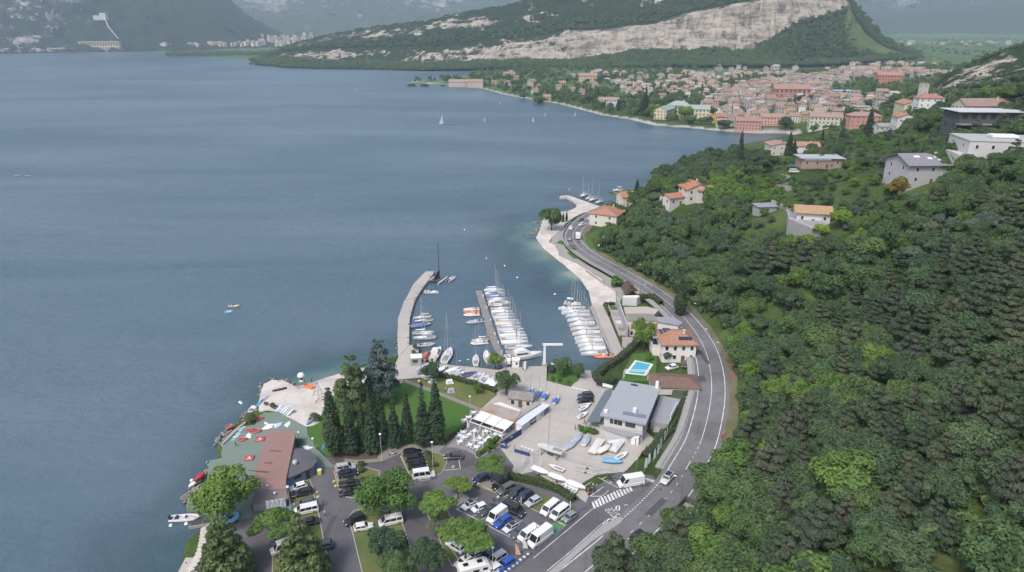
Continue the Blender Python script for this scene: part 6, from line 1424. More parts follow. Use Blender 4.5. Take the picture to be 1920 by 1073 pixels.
ok = (dline(X,Y,ROAD_R) > 4.6) & inside(X,Y,LAND) & ~inside(X,Y,[tuple(p) for p in ROAD_R] + [(100,900),(-400,900),(-400,0)])
for cx,cy,r in CLEAR: ok &= np.hypot(X-cx,Y-cy) > r
Z,_ = height(X,Y)
q = 100-Z; dd = Y*.93606+q*.35184; pxs,pys = 960+1280*X/dd,536.5-1280*(Y*.35184-q*.93606)/dd
ok &= (pxs > -60) & (pxs < 1990) & (pys > 0) & (pys < 1230) & (dd > 30)
verge_ = inside(X,Y,[(41.1,126.3),(45.9,137.0),(49.0,139.5),(49.5,133.1),(44.3,123.7)]) | inside(X,Y,[(35.0,121.3),(38.9,126.3),(41.3,123.8),(38.2,118.8)])
ok &= ~verge_
idx = np.flatnonzero(ok); keep = []; cell = {}
nz = fbm(X/38+9,Y/38)
for i in idx:
 far = dd[i]; oliv = (1395 < pxs[i] < 1600 and 395 < pys[i] < 470)
 rmin = 3.7 + 1.2*((i*7919) % 13)/13
 if oliv or (1400 < pxs[i] < 1700 and 235 < pys[i] < 395): rmin = 6.4
 a,b_ = int(X[i]//5),int(Y[i]//5)
 if any(math.hypot(X[i]-X[j],Y[i]-Y[j]) < rmin for u in (-1,0,1) for v in (-1,0,1) for j in cell.get((a+u,b_+v),())): continue
 cell.setdefault((a,b_),[]).append(i); keep.append(i)
def pick(i):
 r,n_,p,y,d = random.random(),nz[i],pxs[i],pys[i],dd[i]
 if 1395 < p < 1600 and 395 < y < 465: return 'olive' if r < .8 else 'broad'
 if 1690 < p < 1860 and 425 < y < 500: return 'olive' if r < .75 else 'oak'
 if 1330 < p < 1460 and 345 < y < 400: return 'bright' if r < .85 else 'lime'
 if 1420 <= p < 1660 and y < 350: return 'olive' if r < .34 else 'broad' if r < .6 else 'bright' if r < .85 else 'oak'
 if y < 345 and p < 1420: return 'olive' if r < .55 else 'oak'
 if 1140 < p < 1350 and 400 < y < 520: return ('olive' if r < .3 else 'oak' if r < .65 else 'broad')
 if d > 235: return 'oak' if r < .38 else 'broad' if r < .68 else 'olive' if r < .80 else 'bright' if r < .88 else 'pine'
 if n_ > .10: return 'pine' if r < .50 else 'brownpine' if r < .64 else 'oak'
 if n_ > -.08: return 'oak' if r < .36 else 'pine' if r < .58 else 'brownpine' if r < .68 else 'broad' if r < .92 else 'bright'
 return 'broad' if r < .40 else 'bright' if r < .56 else 'oak' if r < .86 else 'pine' if r < .94 else 'olive'
SZ = {'olive': 1.0,'broad': 1.0,'bright': 1.0,'oak': 1.0,'pine': .85,'brownpine': .85,'lime': 1.0}
plan = [(i,pick(i),random.uniform(.66,1.34)*(.66 if 1385 < pxs[i] < 1700 and 235 < pys[i] < 470 else 1)) for i in keep]
infr = lambda i: -15 < pxs[i] < 1935 and 150 < pys[i]-12*1280/dd[i]*.9 < 1078
order = sorted(plan,key=lambda t: -(t[2]*1280/dd[t[0]] if infr(t[0]) else 0))
LOOK = {'olive': 'silvery olive tree','broad': 'mid green leafy tree','bright': 'bright green leafy tree','oak': 'dark green oak','pine': 'dark green pine','brownpine': 'brownish green pine','lime': 'lime green leafy tree'}
for i,k_,s in order[:300]:
 hh_ = {'pine': 9.5,'brownpine': 9.5}.get(k_,5)*s*SZ[k_]
 tree(k_,(X[i],Y[i]),'%s on the hillside, %s' % (LOOK[k_],place(X[i],Y[i],Z[i]+hh_*.8)),HS,s*SZ[k_],Z[i]-.3,random.uniform(.78,1.28))
rest = order[300:]
for k_ in ('olive','broad','bright','oak','pine','brownpine','lime'):
 r_ = [(X[i],Y[i],Z[i]-.3,s*SZ[k_]) for i,kk,s in rest if kk == k_]
 if r_: scatter({'olive': 'olive_grove','broad': 'leafy_woodland','bright': 'bright_woodland','oak': 'oak_woodland','pine': 'pine_woodland','brownpine': 'brown_pine_woodland','lime': 'lime_woodland'}[k_],[a[:3] for a in r_],[v[0] for v in TREES[k_]],[a[3] for a in r_])
idx = idx[~((pxs[idx] > 1400) & (pxs[idx] < 1700) & (pys[idx] > 235) & (pys[idx] < 470))]; u_ = rg.permutation(idx)[:9500]
scatter('undergrowth',np.stack([X[u_],Y[u_],Z[u_]-.25],1),UND,.7+.9*rg.random(len(u_)))
SPOT = [('oak',(121.3,395.3,13.0,18),'dark dense tree at the edge of the headland above the lake',1.1),('oak',(140.1,378.9,18.7,20),'huge grey green holm oak on the headland',1.5),('oak',(121.4,362.7,17.4,18),'large olive brown oak left of the huge holm oak',1.3),
  ('cypress',(151.7,455.8,18.1,18),'needle-thin tall cypress standing against the lake on the headland',.8),('cypress',(166.4,412.7,19.1,22),'dark tall cypress beside the gabled headland house',1.3),('cypress',(171.9,418.8,14.3,22),'shorter twin cypress beside the tall one by the gabled house',1.3),('cypress',(245.4,546.5,12.3,14),'slim cypress before the town harbour',1.0),
  ('spruce',(218.1,456.6,23.1,22),'tall dark fir towering before the town houses',.75),('cypress',(263.4,512.4,20.5,24),'tall pointed cypress before the red town houses',1.2),('spruce',(250.7,421.7,13.2,36),'dark ragged fir beside the little white bell tower',.55),('cypress',(265.2,441.6,10.1,36),'slim cypress just behind the ragged fir',.9),('cypress',(259.6,450.1,7.6,34),'dark cypress left of the little bell tower',1.4),
  ('broad',(203.3,333.0,9.7,42),'wide green tree above the grey-roofed house',1.2),('autumn',(142.9,249.3,8.5,42),'yellow brown tree in front of the grey-roofed house',.9),('cypress',(276.1,383.1,5.7,58),'cypress at the right edge behind the dark modern house',1.0),('cypress',(276.7,380.2,5.3,58),'cypress nearest the right edge behind the modern house',1.0),('cypress',(276.8,401.3,4.8,58),'small cypress above the dark modern roof',1.1),
  ('lime',(120.6,243.0,9.1,33),'yellow green tree right of the white cottage',1.1),('lime',(103.7,229.4,6.8,30),'yellow green tree on the terraces below the white cottage',1.2),('lime',(112.2,238.5,3.7,31),'small yellow green tree below the cottage terrace',1.0),('pine',(187.8,265.0,7.8,52),'dark pine in front of the big white building',1.1),('pine',(119.7,153.9,15.4,30),'tall open pine with bare pale trunk on the right slope',1.2),('pine',(116.5,154.9,14.1,30),'open pine with bare trunk beside its taller neighbour on the right slope',1.0),
  ('lime',(57.7,129.1,10.0,10),'yellow green small tree at the foot of the wooded slope above the road',.9),('bright',(50.1,129.8,11.5,4),'bright green tree at the grassy verge inside the road bend',.9),('bright',(43.5,79.0,15.0,20),'very large fresh green tree at the bottom of the wooded slope',1.3),('bright',(61.7,104.7,9.5,18),'yellow green tree in the middle of the wooded slope',1.2),('pine',(31.7,104.8,12.9,3),'dark pine at the road edge above the black car',1.0),('pine',(18.4,97.9,13.0,3),'dark pine at the bottom edge over the road',1.1)]
BH = {'oak': 7.5,'cypress': 13.3,'spruce': 13,'broad': 8,'autumn': 7,'lime': 5.6,'pine': 12,'bright': 7.5}
for k_,t,lab,sx in SPOT: tree(k_,t[:2],lab,None,min((t[2]+t[3]-hz(*t[:2]))/BH[k_],2.2 if k_ in ('cypress','spruce') else 1.45)*(1.15 if k_ == 'cypress' else 1),hz(*t[:2])-.2,sx)

# ------------------------------------------------------------ cars
G1,G2,G3 = 'cars in the left car bays','cars in the parking rows by the hedge','cars on the main road'
car('hatch',[(-47.6,131.0),(-50.4,129.5)],WHITE,'white hatchback nearest the surf club wall',G1)
car('estate',[(-45.6,128.9),(-49.2,127.4)],BLACK,'black estate car beside the white hatchback at the surf club',G1)
car('suv',[(-43.9,125.0),(-47.6,123.4)],GREY,'dark grey car hidden half behind the white passenger van',G1)
car('van',[(-42.6,123.0),(-47.1,121.3)],WHITE,'white passenger van below the surf club lamp post',G1)
car('saloon',[(-41.3,119.0),(-45.5,117.6)],BLACK,'black saloon under the branches of the feathery conifer',G1)
car('highvan',[(-44.5,111.4),(-47.6,109.6)],(0.45,0.46,0.44),'pale grey van screened by conifers at the bottom left',G1)
car('suv',[(-37.7,111.3),(-39.5,110.8)],(0.05,0.055,0.06),'dark car at the bottom bay beside the car park lane',G1)
car('mpv',[(-42.0,137.0),(-37.7,138.3)],SILVER,'silver minivan at the top of the second bay column',G1)
car('suv',[(-40.8,134.5),(-36.5,135.9)],NAVY,'dark blue car below the silver minivan',G1)
car('pickup',[(-39.3,131.0),(-35.4,131.9)],BLACK,'black pickup in the second bay column',G1)
car('saloon',[(-38.7,127.9),(-34.9,129.0)],BLACK,'black saloon at the kerb end of the second bay column',G1)
car('suv',[(-32.6,119.8),(-34.7,118.3)],BLACK,'black car at the corner of the middle grass island','cars on the middle grass island')
car('hatch',[(-33.3,116.3),(-29.3,117.4)],WHITE,'white car beside the black one on the middle grass island','cars on the middle grass island')
car('van',[(-23.5,119.4),(-28.2,117.8)],WHITE,'white passenger van under the big light green plane tree','cars on the middle grass island')
IS = 'cars on the rounded grass island'
car('estate',[(-26.9,143.4),(-22.3,144.5)],BLACK,'black estate at the footway end of the rounded grass island',IS)
car('mpv',[(-25.9,140.8),(-21.4,141.8)],(0.02,0.024,0.035),'second black car on the rounded grass island',IS)
car('suv',[(-24.9,138.0),(-20.5,139.0)],BLACK,'third black car on the rounded grass island',IS)
car('highvan',[(-23.0,133.9),(-18.5,135.0)],WHITE,'white high-roof van at the end of the rounded grass island',IS)
car('estate',[(-12.3,142.3),(-16.3,142.0)],(0.05,0.052,0.058),'dark grey estate crossing the lane below the terrace',IS)
car('hatch',[(-5.5,134.3),(-8.9,132.5)],NAVY,'navy car beside the small umbrella pine at the yard entrance',G2)
car('suvbox',[(-1.2,133.0),(-4.4,129.6)],BLACK,'black car with roof box at the head of the hedge row',G2)
car('mpv',[(0.2,130.7),(-2.9,128.2)],(0.10,0.095,0.09),'grey brown car second in the hedge row',G2)
car('estate',[(2.6,130.3),(-0.8,126.4)],(0.03,0.034,0.04),'long black estate third in the hedge row',G2)
car('suv',[(4.6,128.6),(1.0,125.1)],NAVY,'dark blue car fourth in the hedge row',G2)
car('hatch',[(6.3,126.4),(3.1,123.8)],SILVER,'small silver hatchback fifth in the hedge row',G2)
car('van',[(10.1,124.8),(6.5,120.6)],WHITE,'first white van of the pair below the bright hedge',G2)
car('van',[(12.2,123.3),(8.4,119.2)],WHITE,'second white van of the pair, nearer the road',G2)
car('small',[(13.5,121.0),(11.1,118.8)],(0.20,0.205,0.21),'small grey car squeezed in beside the road railing',G2)
car('highvan',[(-1.9,123.7),(2.6,120.3)],(0.02,0.022,0.028),'black van driving between the parking rows',G2)
car('coupe',[(-7.8,125.3),(-11.0,122.5)],WHITE,'white car with black roof at the head of the lower row',G2)
car('small',[(-6.0,123.8),(-8.4,122.1)],WHITE,'small white hatchback half under the largest umbrella pine',G2)
car('saloon',[(-3.9,123.2),(-6.3,121.3)],(0.05,0.052,0.055),'dark car tucked between the small white hatchback and white panel van',G2)
car('panel',[(-1.8,121.9),(-4.7,118.6)],WHITE,'white panel van in the middle of the lower row',G2)
car('estate',[(-0.4,120.0),(-3.6,117.1)],BLUE,'bright blue car next to the white panel van',G2)
car('coupe',[(1.3,118.1),(-1.8,115.3)],PALE,'pale silver car with dark roof in the lower row',G2)
car('estate',[(3.2,117.0),(-0.1,113.9)],(0.065,0.075,0.08),'dark grey green estate in the lower row',G2)
car('van',[(5.4,116.4),(1.5,112.7)],WHITE,'white passenger van at the road end of the lower row',G2)
car('longpanel',[(8.2,115.8),(3.3,110.8)],WHITE,'long white panel van beside the blue road railing',G2)
car('hatch',[(-8.1,107.9),(-10.9,105.5)],WHITE,'white car behind the trunk of the largest umbrella pine',G2)
car('saloon',[(-3.5,109.8),(-6.4,107.2)],NAVY,'navy saloon at the bottom row beside the motorhome',G2)
car('mpv',[(-1.6,108.8),(-4.5,106.2)],(0.42,0.43,0.46),'pale lilac grey car between the navy saloon and the blue car',G2)
car('estate',[(0.1,107.4),(-2.9,104.7)],BLUE,'blue estate at the bottom corner next to the checkered kerb',G2)
car('saloon',[(-6.6,109.6),(-8.5,107.7)],(0.3,0.3,0.31),'grey car in the shadow of the largest umbrella pine',G2)
car('small',[(-9.7,114.6),(-11.3,113.5)],WHITE,'white car seen through the needles of the largest umbrella pine',G2)
car('suv',[(-10.7,110.5),(-12.1,111.6)],WHITE,'white car at the grass strip kerb under the pine',G2)
car('hatch',[(-3.0,105.2),(-4.4,104.0)],WHITE,'white car cut by the bottom edge beside the motorhome',G2)
car('suvglass',[(37.6,135.0),(34.7,131.2)],(0.45,0.45,0.47),'silver car with dark glass roof coming down the main road',G3,z=road_z(132)+.01)
car('hatch',[(27.2,114.8),(24.5,112.6)],BLACK,'black hatchback on the main road at the bottom of the bend',G3,z=road_z(113)+.01)
car('longpanel',[(30.4,132.5),(24.5,131.0)],WHITE,'white panel van leaving the boat yard entrance',G3)
car('suv',[(23.0,172.3),(19.2,171.5)],(0.04,0.042,0.05),'dark car by the sailing club porch, further from the viewer','cars in the boat yard')
car('mpv',[(22.6,169.8),(18.8,169.2)],BLACK,'black car by the sailing club porch, nearer the viewer','cars in the boat yard')
car('hatch',[(51.3,190.3),(47.7,188.5)],WHITE,'white hatchback on the villa forecourt','cars at the villa')
car('small',[(54.4,193.3),(53.3,189.2)],(0.06,0.04,0.035),'dark brown car at the corner of the villa forecourt','cars at the villa')
zr_ = 3.0
for k_,e,col_,lab in (('hatch',[(30.0,338.3),(31.0,345.8)],WHITE,'white car heading away past the bay beach'),('saloon',[(38.9,361.2),(35.9,356.3)],(0.08,.06,.055),'dark red brown car farthest round the bend by the harbour house'),('hatch',[(41.4,359.5),(43.9,363.3)],(.5,.5,.5),'light grey car turning beside the harbour house'),
  ('estate',[(36.0,348.1),(38.6,350.9)],WHITE,'white estate in the far lane by the harbour house'),('suv',[(27.9,319.2),(29.0,325.3)],(.13,.13,.135),'grey car in the lake side lane before the palm')): car(k_,e,col_,lab,G3,z=zr_+.01)
# box truck and motorhome
def box_truck(label,ends,z,group,L=6.2,name='box_truck'):
 c = mid(*ends); t = thing(name,label,'truck',(*c,z),heading(*ends),group); h = 1.05
 b = MB(); b.box(-L/2,L/2-1.9,-h,h,.75,2.9); b.obj('cargo_box',white_m,t)
 b = MB(); b.loft([ring(x,h*.96,.45,zt,.1) for x,zt in ((L/2-1.85,2.2),(L/2-.9,2.2),(L/2-.45,1.5),(L/2,1.25))]); b.obj('cab',paint,t,color=(.6,.6,.6))
 b = MB(); b.add([(L/2-.87,-.9,2.12),(L/2-.43,-.93,1.48),(L/2-.43,.93,1.48),(L/2-.87,.9,2.12)],[(0,1,2,3)]); b.obj('windscreen',glass,t)
 for x in (-L/2+1.1,L/2-1.2):
  for s in (-1,1): b = MB(); b.tube([(x,s*.75,.42),(x,s*1.0,.42)],.42,10); b.obj('wheel',tyre,t)
box_truck('white box truck rounding the bend above the palm',[(32.4,320.6),(32.8,329.9)],zr_,G3)
e = [(-9.6,103.1),(-4.0,105.2)]; c = mid(*e); t = thing('motorhome','large white motorhome with dark side windows at the bottom edge','motorhome',(*c,Z0),heading(*e))
b = MB(); b.loft([ring(x,1.15,z0,z1,.12) for x,z0,z1 in ((-3.6,.5,2.85),(-3.4,.45,2.95),(1.6,.45,2.95),(2.3,.45,2.6),(2.9,.45,1.5),(3.6,.5,1.1))]); b.obj('body',white_m,t)
b = MB(); b.add([(2.33,-.95,2.5),(2.9,-1.0,1.55),(2.9,1.0,1.55),(2.33,.95,2.5)],[(0,1,2,3)]); b.obj('windscreen',glass,t)
for s in (-1,1):
 for x0,x1 in ((-2.9,-1.6),(-1.1,.2),(.9,1.9)): b = MB(); b.box(x0,x1,s*1.145-.02,s*1.145+.02,1.55,2.15); b.obj('side_window',glass,t)
 for x in (-2.3,2.3): b = MB(); b.tube([(x,s*.9,.36),(x,s*1.14,.36)],.36,10); b.obj('wheel',tyre,t)
for x in (-2.2,.6): b = MB(); b.box(x-.5,x+.5,-.4,.4,2.95,3.05); b.obj('roof_hatch',glass,t)
# scooters
BK = 'motorbikes parked by the boat yard'
t = make_motorbike((.55,.55,.55),'white scooter on the footway near the grass island',(*(-29.6,143.8),Z0),R(200)); SC0 = t
make_motorbike((.06,.06,.06),'black motorbike with a rider turning into the parking rows',(*(-8.3,130.6),Z0),R(-30))
for i,(p,col_) in enumerate(zip([(18.0,129.7),(18.5,130.6),(18.8,129.7),(17.4,128.8),(22.5,134.4),(23.1,133.6),(23.9,133.2)],((.06,.06,.06),(.5,.5,.5),(.08,.08,.1),(.4,.1,.08),(.1,.1,.11),(.06,.06,.07),(.2,.2,.22)))):
 dup(SC0,(*p,Z0),R(60+13*i),('motorbike in the white bay grid, %s' % ('at its centre','at its top','on its right','on its left')[i]) if i < 4 else 'motorbike parked behind the white panel van, %s' % ('nearest the yard','in the middle','nearest the van')[i-4],'scooter',BK,col_)
dup(SC0,(*(32.3,317.6),3.0),R(100),'motorbike following the box truck on the bend','scooter','motorbikes on the road',(.05,.05,.05))

# ------------------------------------------------------------ boats
WB,BL = 'sailing boats moored along the pontoon','boats moored along the right hand quay'
LIGHT = (0.66,0.66,0.665)
PB = {'y9': make_sailboat('sailing_yacht',9.2,2.9,12.5),'y10': make_sailboat('sailing_yacht',10.4,3.3,14.5,spread=2),'y8': make_sailboat('sailing_boat',7.6,2.5,9.8),'yc': make_sailboat('covered_sailing_boat',8.6,2.7,11.5,cover='full'),'yb': make_sailboat('covered_sailing_boat',8.2,2.6,11,cover='full',coverc=(.05,.09,.22)),
  'open': make_sailboat('open_keelboat',7.0,2.3,10.5,cover=None,cabin=False),'motor': make_motorboat('motor_boat',6.6,2.4),'motoropen': make_motorboat('open_motor_boat',6.0,2.2,top=False),'cruiser': make_motorboat('cabin_cruiser',9.0,3.1,top=False,fly=True),'big': make_motorboat('motor_yacht',12.5,3.8,top=False,fly=True),
  'redcover': make_motorboat('covered_motor_boat',6.5,2.4,top=False,canopy=(.34,.10,.09)),'rib': make_rib('rigid_inflatable',6.2,2.4,(.30,.30,.31)),'riborange': make_rib('rigid_inflatable',6.2,2.4,(.55,.16,.08)),'ribwhite': make_rib('rigid_inflatable',6.0,2.3,(.6,.57,.54)),
  'ding': make_dinghy('sailing_dinghy',4.6,1.7,6.5),'dinghull': make_dinghy('dinghy',4.4,1.6),'dingcover': make_dinghy('covered_dinghy',5.0,1.9,None,(.30,.335,.39)),'dingwhite': make_dinghy('covered_dinghy',4.8,1.8,None,(.62,.62,.63)),'dingnavy': make_dinghy('covered_dinghy',5.2,2.0,6.5,(.04,.05,.13)),
  'skiff': make_dinghy('sailing_skiff',4.9,1.75,7.2,color=(.55,.56,.58))}
BUSED = set()
def boat(kind,ends,label,group=None,z=0.0,color=None,paint=('hull','cover','boat_cover','tube'),scale=None,L0={'y9': 9.2,'y10': 10.4,'y8': 7.6,'yc': 8.6,'yb': 8.2}):
 a,b_ = ends; src = PB[kind]; h = heading(a,b_); cat = 'boat'
 s = None
 if group in (WB,BL):
  h += random.uniform(-.035,.035)
  if not color: color = random.choice(((.58,.58,.58),(.54,.53,.50),(.42,.44,.47),(.56,.56,.58),(.48,.45,.39),(.33,.36,.42),(.58,.58,.58)))
 if kind in L0 and scale is None: s = min(1.15,max(.8,dist(a,b_)/L0[kind]))
 if kind not in BUSED:
  BUSED.add(kind); src.location = (*mid(a,b_),z); src.rotation_euler = (0,0,h)
  if s or scale: src.scale = (s or scale,)*3
  tag(src,label,cat,group)
  if color:
   for ch in KIDS[src.name]:
    if ch.name.split('.')[0] in paint: ch.color = (*color,1)
  return src
 return dup(src,(*mid(a,b_),z),h,label,cat,group,color,s or scale,paint)
boat('yc',[(-11.4,259.4),(-3.1,260.0)],'pale covered sailing boat, '+ORD[0]+' from the lake end of the pontoon',WB)
boat('yc',[(-10.8,255.8),(-2.8,256.4)],'pale covered sailing boat, '+ORD[1]+' from the lake end of the pontoon',WB,color=(0.5,0.51,0.55))
boat('yb',[(-10.3,253.2),(-2.4,253.8)],'blue covered sailing boat, '+ORD[2]+' from the lake end of the pontoon',WB,color=(0.11,0.16,0.3))
boat('y9',[(-9.8,249.9),(-1.9,250.5)],'white sailing yacht with stowed sail, '+ORD[3]+' from the lake end of the pontoon',WB)
boat('yc',[(-9.2,247.0),(-1.5,247.5)],'pale covered sailing boat, '+ORD[4]+' from the lake end of the pontoon',WB)
boat('cruiser',[(-8.6,244.3),(-1.1,244.9)],'white cabin cruiser with flybridge, '+ORD[5]+' from the lake end of the pontoon',WB)
boat('y9',[(-8.1,240.1),(-0.4,240.6)],'white sailing yacht with stowed sail, '+ORD[6]+' from the lake end of the pontoon',WB)
boat('yc',[(-7.8,236.8),(0.1,237.3)],'pale covered sailing boat, '+ORD[7]+' from the lake end of the pontoon',WB)
boat('y10',[(-7.3,233.9),(0.7,234.4)],'large white sailing yacht with tall mast, '+ORD[8]+' from the lake end of the pontoon',WB)
boat('yc',[(-6.9,231.0),(1.1,231.6)],'pale covered sailing boat, '+ORD[9]+' from the lake end of the pontoon',WB)
boat('y10',[(-6.3,228.1),(2.6,228.6)],'large white sailing yacht with tall mast, '+ORD[10]+' from the lake end of the pontoon',WB)
boat('yc',[(-6.0,225.2),(3.0,225.7)],'pale covered sailing boat, '+ORD[11]+' from the lake end of the pontoon',WB)
boat('y9',[(-5.4,222.3),(3.4,222.8)],'white sailing yacht with stowed sail, '+ORD[12]+' from the lake end of the pontoon',WB)
boat('yc',[(-5.2,219.9),(4.3,220.4)],'pale covered sailing boat, '+ORD[13]+' from the lake end of the pontoon',WB)
boat('y10',[(-4.8,217.4),(4.5,217.9)],'large white sailing yacht with tall mast, '+ORD[14]+' from the lake end of the pontoon',WB)
boat('yc',[(-4.4,214.9),(5.2,215.3)],'pale covered sailing boat, '+ORD[15]+' from the lake end of the pontoon',WB)
boat('y9',[(-4.0,212.3),(5.5,212.7)],'white sailing yacht with stowed sail, '+ORD[16]+' from the lake end of the pontoon',WB)
boat('yc',[(-3.7,209.8),(5.6,210.2)],'pale covered sailing boat, '+ORD[17]+' from the lake end of the pontoon',WB)
boat('y10',[(-2.4,206.3),(7.0,206.8)],'large white sailing yacht with tall mast, '+ORD[18]+' from the lake end of the pontoon',WB)
boat('y8',[(-2.0,203.3),(4.0,203.8)],'small white sailing boat, '+ORD[19]+' from the lake end of the pontoon',WB)
boat('big',[(-1.8,197.7),(9.6,201.0)],'large white motor yacht at the shore end of the pontoon')
boat('motoropen',[(23.2,241.8),(17.9,240.3)],'open white motor boat, '+ORD[0]+' from the beach along the right quay',BL)
boat('y8',[(28.1,240.3),(18.1,238.9)],'small white moored boat, '+ORD[1]+' from the beach along the right quay',BL)
boat('y9',[(29.1,237.3),(18.6,235.9)],'white moored yacht with stowed sail, '+ORD[2]+' from the beach along the right quay',BL)
boat('yc',[(29.2,233.8),(19.8,232.5)],'white moored boat under a pale cover, '+ORD[3]+' from the beach along the right quay',BL)
boat('y9',[(29.7,230.2),(20.2,228.9)],'white moored yacht with stowed sail, '+ORD[4]+' from the beach along the right quay',BL)
boat('yc',[(29.9,226.1),(20.5,224.8)],'white moored boat under a pale cover, '+ORD[5]+' from the beach along the right quay',BL)
boat('y10',[(30.7,222.2),(20.7,221.0)],'large white moored yacht with tall mast, '+ORD[6]+' from the beach along the right quay',BL)
boat('yc',[(30.9,218.1),(20.9,216.9)],'white moored boat under a pale cover, '+ORD[7]+' from the beach along the right quay',BL)
boat('y9',[(31.1,214.6),(21.5,213.5)],'white moored yacht with stowed sail, '+ORD[8]+' from the beach along the right quay',BL)
boat('yc',[(31.1,211.5),(21.6,210.4)],'white moored boat under a pale cover, '+ORD[9]+' from the beach along the right quay',BL)
boat('y9',[(31.3,208.7),(22.1,207.6)],'white moored yacht with stowed sail, '+ORD[10]+' from the beach along the right quay',BL)
boat('yc',[(31.3,205.7),(22.4,204.6)],'white moored boat under a pale cover, '+ORD[11]+' from the beach along the right quay',BL)
boat('y10',[(31.3,202.3),(22.5,201.3)],'large white moored yacht with tall mast, '+ORD[12]+' from the beach along the right quay',BL)
boat('motor',[(21.0,245.9),(25.8,244.9)],'motor boat with pale hardtop farthest out on the right quay',BL)
boat('riborange',[(32.2,200.4),(27.3,199.8)],'orange inflatable at the corner of the right quay')
PW = 'boats moored inside the breakwater'
boat('motoropen',[(-36.1,258.0),(-29.2,257.3)],'white open motor boat lying alone below the pier head',PW)
boat('y8',[(-30.0,232.9),(-36.4,231.1)],'white sailing boat inside the breakwater, nearest the lake',PW)
boat('y8',[(-29.0,229.6),(-35.5,227.9)],'white sailing boat inside the breakwater, second from the lake',PW)
boat('yb',[(-36.2,223.4),(-29.1,225.8)],'sailing boat with blue cover inside the breakwater',PW,color=(.12,.16,.30))
boat('y9',[(-34.8,217.8),(-27.2,218.4)],'white sailing yacht inside the breakwater, next to the last',PW)
boat('y9',[(-26.4,214.4),(-34.2,213.7)],'white sailing yacht inside the breakwater, last before the quay',PW)
boat('rib',[(-31.2,208.3),(-27.0,209.0)],'low grey workboat with white seats by the quay corner',PW)
boat('redcover',[(-28.4,197.7),(-26.6,202.3)],'motor boat under a faded red cover at the quay')
boat('cruiser',[(-25.8,196.1),(-23.7,206.5)],'white cabin cruiser moored stern to the quay')
boat('y10',[(-21.7,195.3),(-20.3,205.4)],'broad white yacht with open cockpit moored stern to the quay',scale=1.0)
boat('open',[(-11.5,192.7),(-11.8,201.6)],'slim white keelboat pointing out from the quay centre')
boat('y8',[(-7.1,193.8),(-8.9,204.1)],'grey hulled sailing boat behind the bright green tree',color=(.23,.24,.24))
for i,(k_,e,lab) in enumerate((('ribwhite',[(-12.3,240.4),(-18.4,239.3)],'pale inflatable farthest out on the left of the pontoon'),('riborange',[(-12.0,238.2),(-18.2,236.9)],'orange white inflatable between two pale ones by the pontoon'),('ribwhite',[(-12.1,235.2),(-17.9,234.1)],'pale inflatable beside the orange one, nearer the quay'),('rib',[(-10.7,229.1),(-16.1,227.2)],'grey inflatable lying alone left of the pontoon'),('y8',[(-8.5,212.8),(-13.6,211.7)],'grey sailing boat left of the pontoon with bare mast'),('ribwhite',[(-8.6,210.7),(-13.4,209.5)],'long pale open boat beside the grey sailing boat'))):
 boat(k_,e,lab,'small boats left of the pontoon',color=(.34,.35,.37) if i in (3,4) else None)
# racing catamaran at the pier head
cc = (-31.4,273.1); t = thing('racing_catamaran','black masted racing catamaran at the pier head','catamaran',(*cc,0),R(70))
for s in (-1,1):
 b = MB(); hull(b,11,.8,.75,-.2,.5,bowrise=.3); b.v = [(x,y+s*2.6,z) for x,y,z in b.v]; sh = None; b.box(-5.2,3.5,s*2.6-.28,s*2.6+.28,.7,.8); b.obj('hull',gel,t,color=(.5,.51,.52))
for x in (-3.5,1.2): b = MB(); b.tube([(x,-2.6,.75),(x,2.6,.75)],.14,6); b.obj('crossbeam',dark,t)
b = MB(); b.box(-3.5,1.2,-2.4,2.4,.72,.75); b.obj('trampoline',mat('net_dark',(.07,.075,.08),.9),t)
b = MB(); b.tube([(1.2,0,.8),(1.1,0,8),(.8,0,16.5)],[.16,.14,.09],6); b.obj('mast',trim,t)
b = MB(); b.loft([[(x,-w,1.2),(x,-w,1.2+h),(x,w,1.2+h),(x,w,1.2)] for x,w,h in ((1.0,.2,3.2),(-1.5,.25,2.4),(-4.0,.18,.9))]); b.obj('lowered_sail',cloth,t,color=(.04,.045,.06))
b = MB(); b.tube([(1.2,0,1.6),(-4.2,0,1.5)],.09,6); b.obj('boom',dark,t)
boat('ribwhite',[(-27.1,271.3),(-24.9,275.7)],'pale inflatable tender beside the racing catamaran',color=(.42,.43,.45))
# out on the lake
boat('motoropen',[(-109.7,242.3),(-103.9,243.4)],'ochre open boat out on the lake, left centre',None,color=(.45,.30,.12),scale=.75)
t = thing('pedal_boat','pale blue pedal boat trailing beside the ochre boat on the lake','pedal boat',(*(-106.7,237.8),0),R(30))
for s in (-1,1): b = MB(); hull(b,3.2,.6,.4); b.v = [(x,y+s*.6,z) for x,y,z in b.v]; b.box(-1.4,1.0,s*.6-.25,s*.6+.25,.36,.42); b.obj('float',gel,t,color=(.25,.45,.60))
b = MB(); b.box(-.8,.5,-.5,.5,.4,.5); b.cbox((-.7,0,.75),(.15,1.0,.6)); b.obj('seat',gel,t,color=(.55,.6,.63))
for i,(q,col_) in enumerate(zip([(-361.8,494.4),(-353.5,492.4)],((.55,.25,.2),(.3,.3,.32)))): boat('dinghull',[q,(q[0]+3,q[1]+.5)],'%s rowing boat far out at the left edge of the lake' % ('reddish','grey')[i],'rowing boats at the left edge',color=col_)
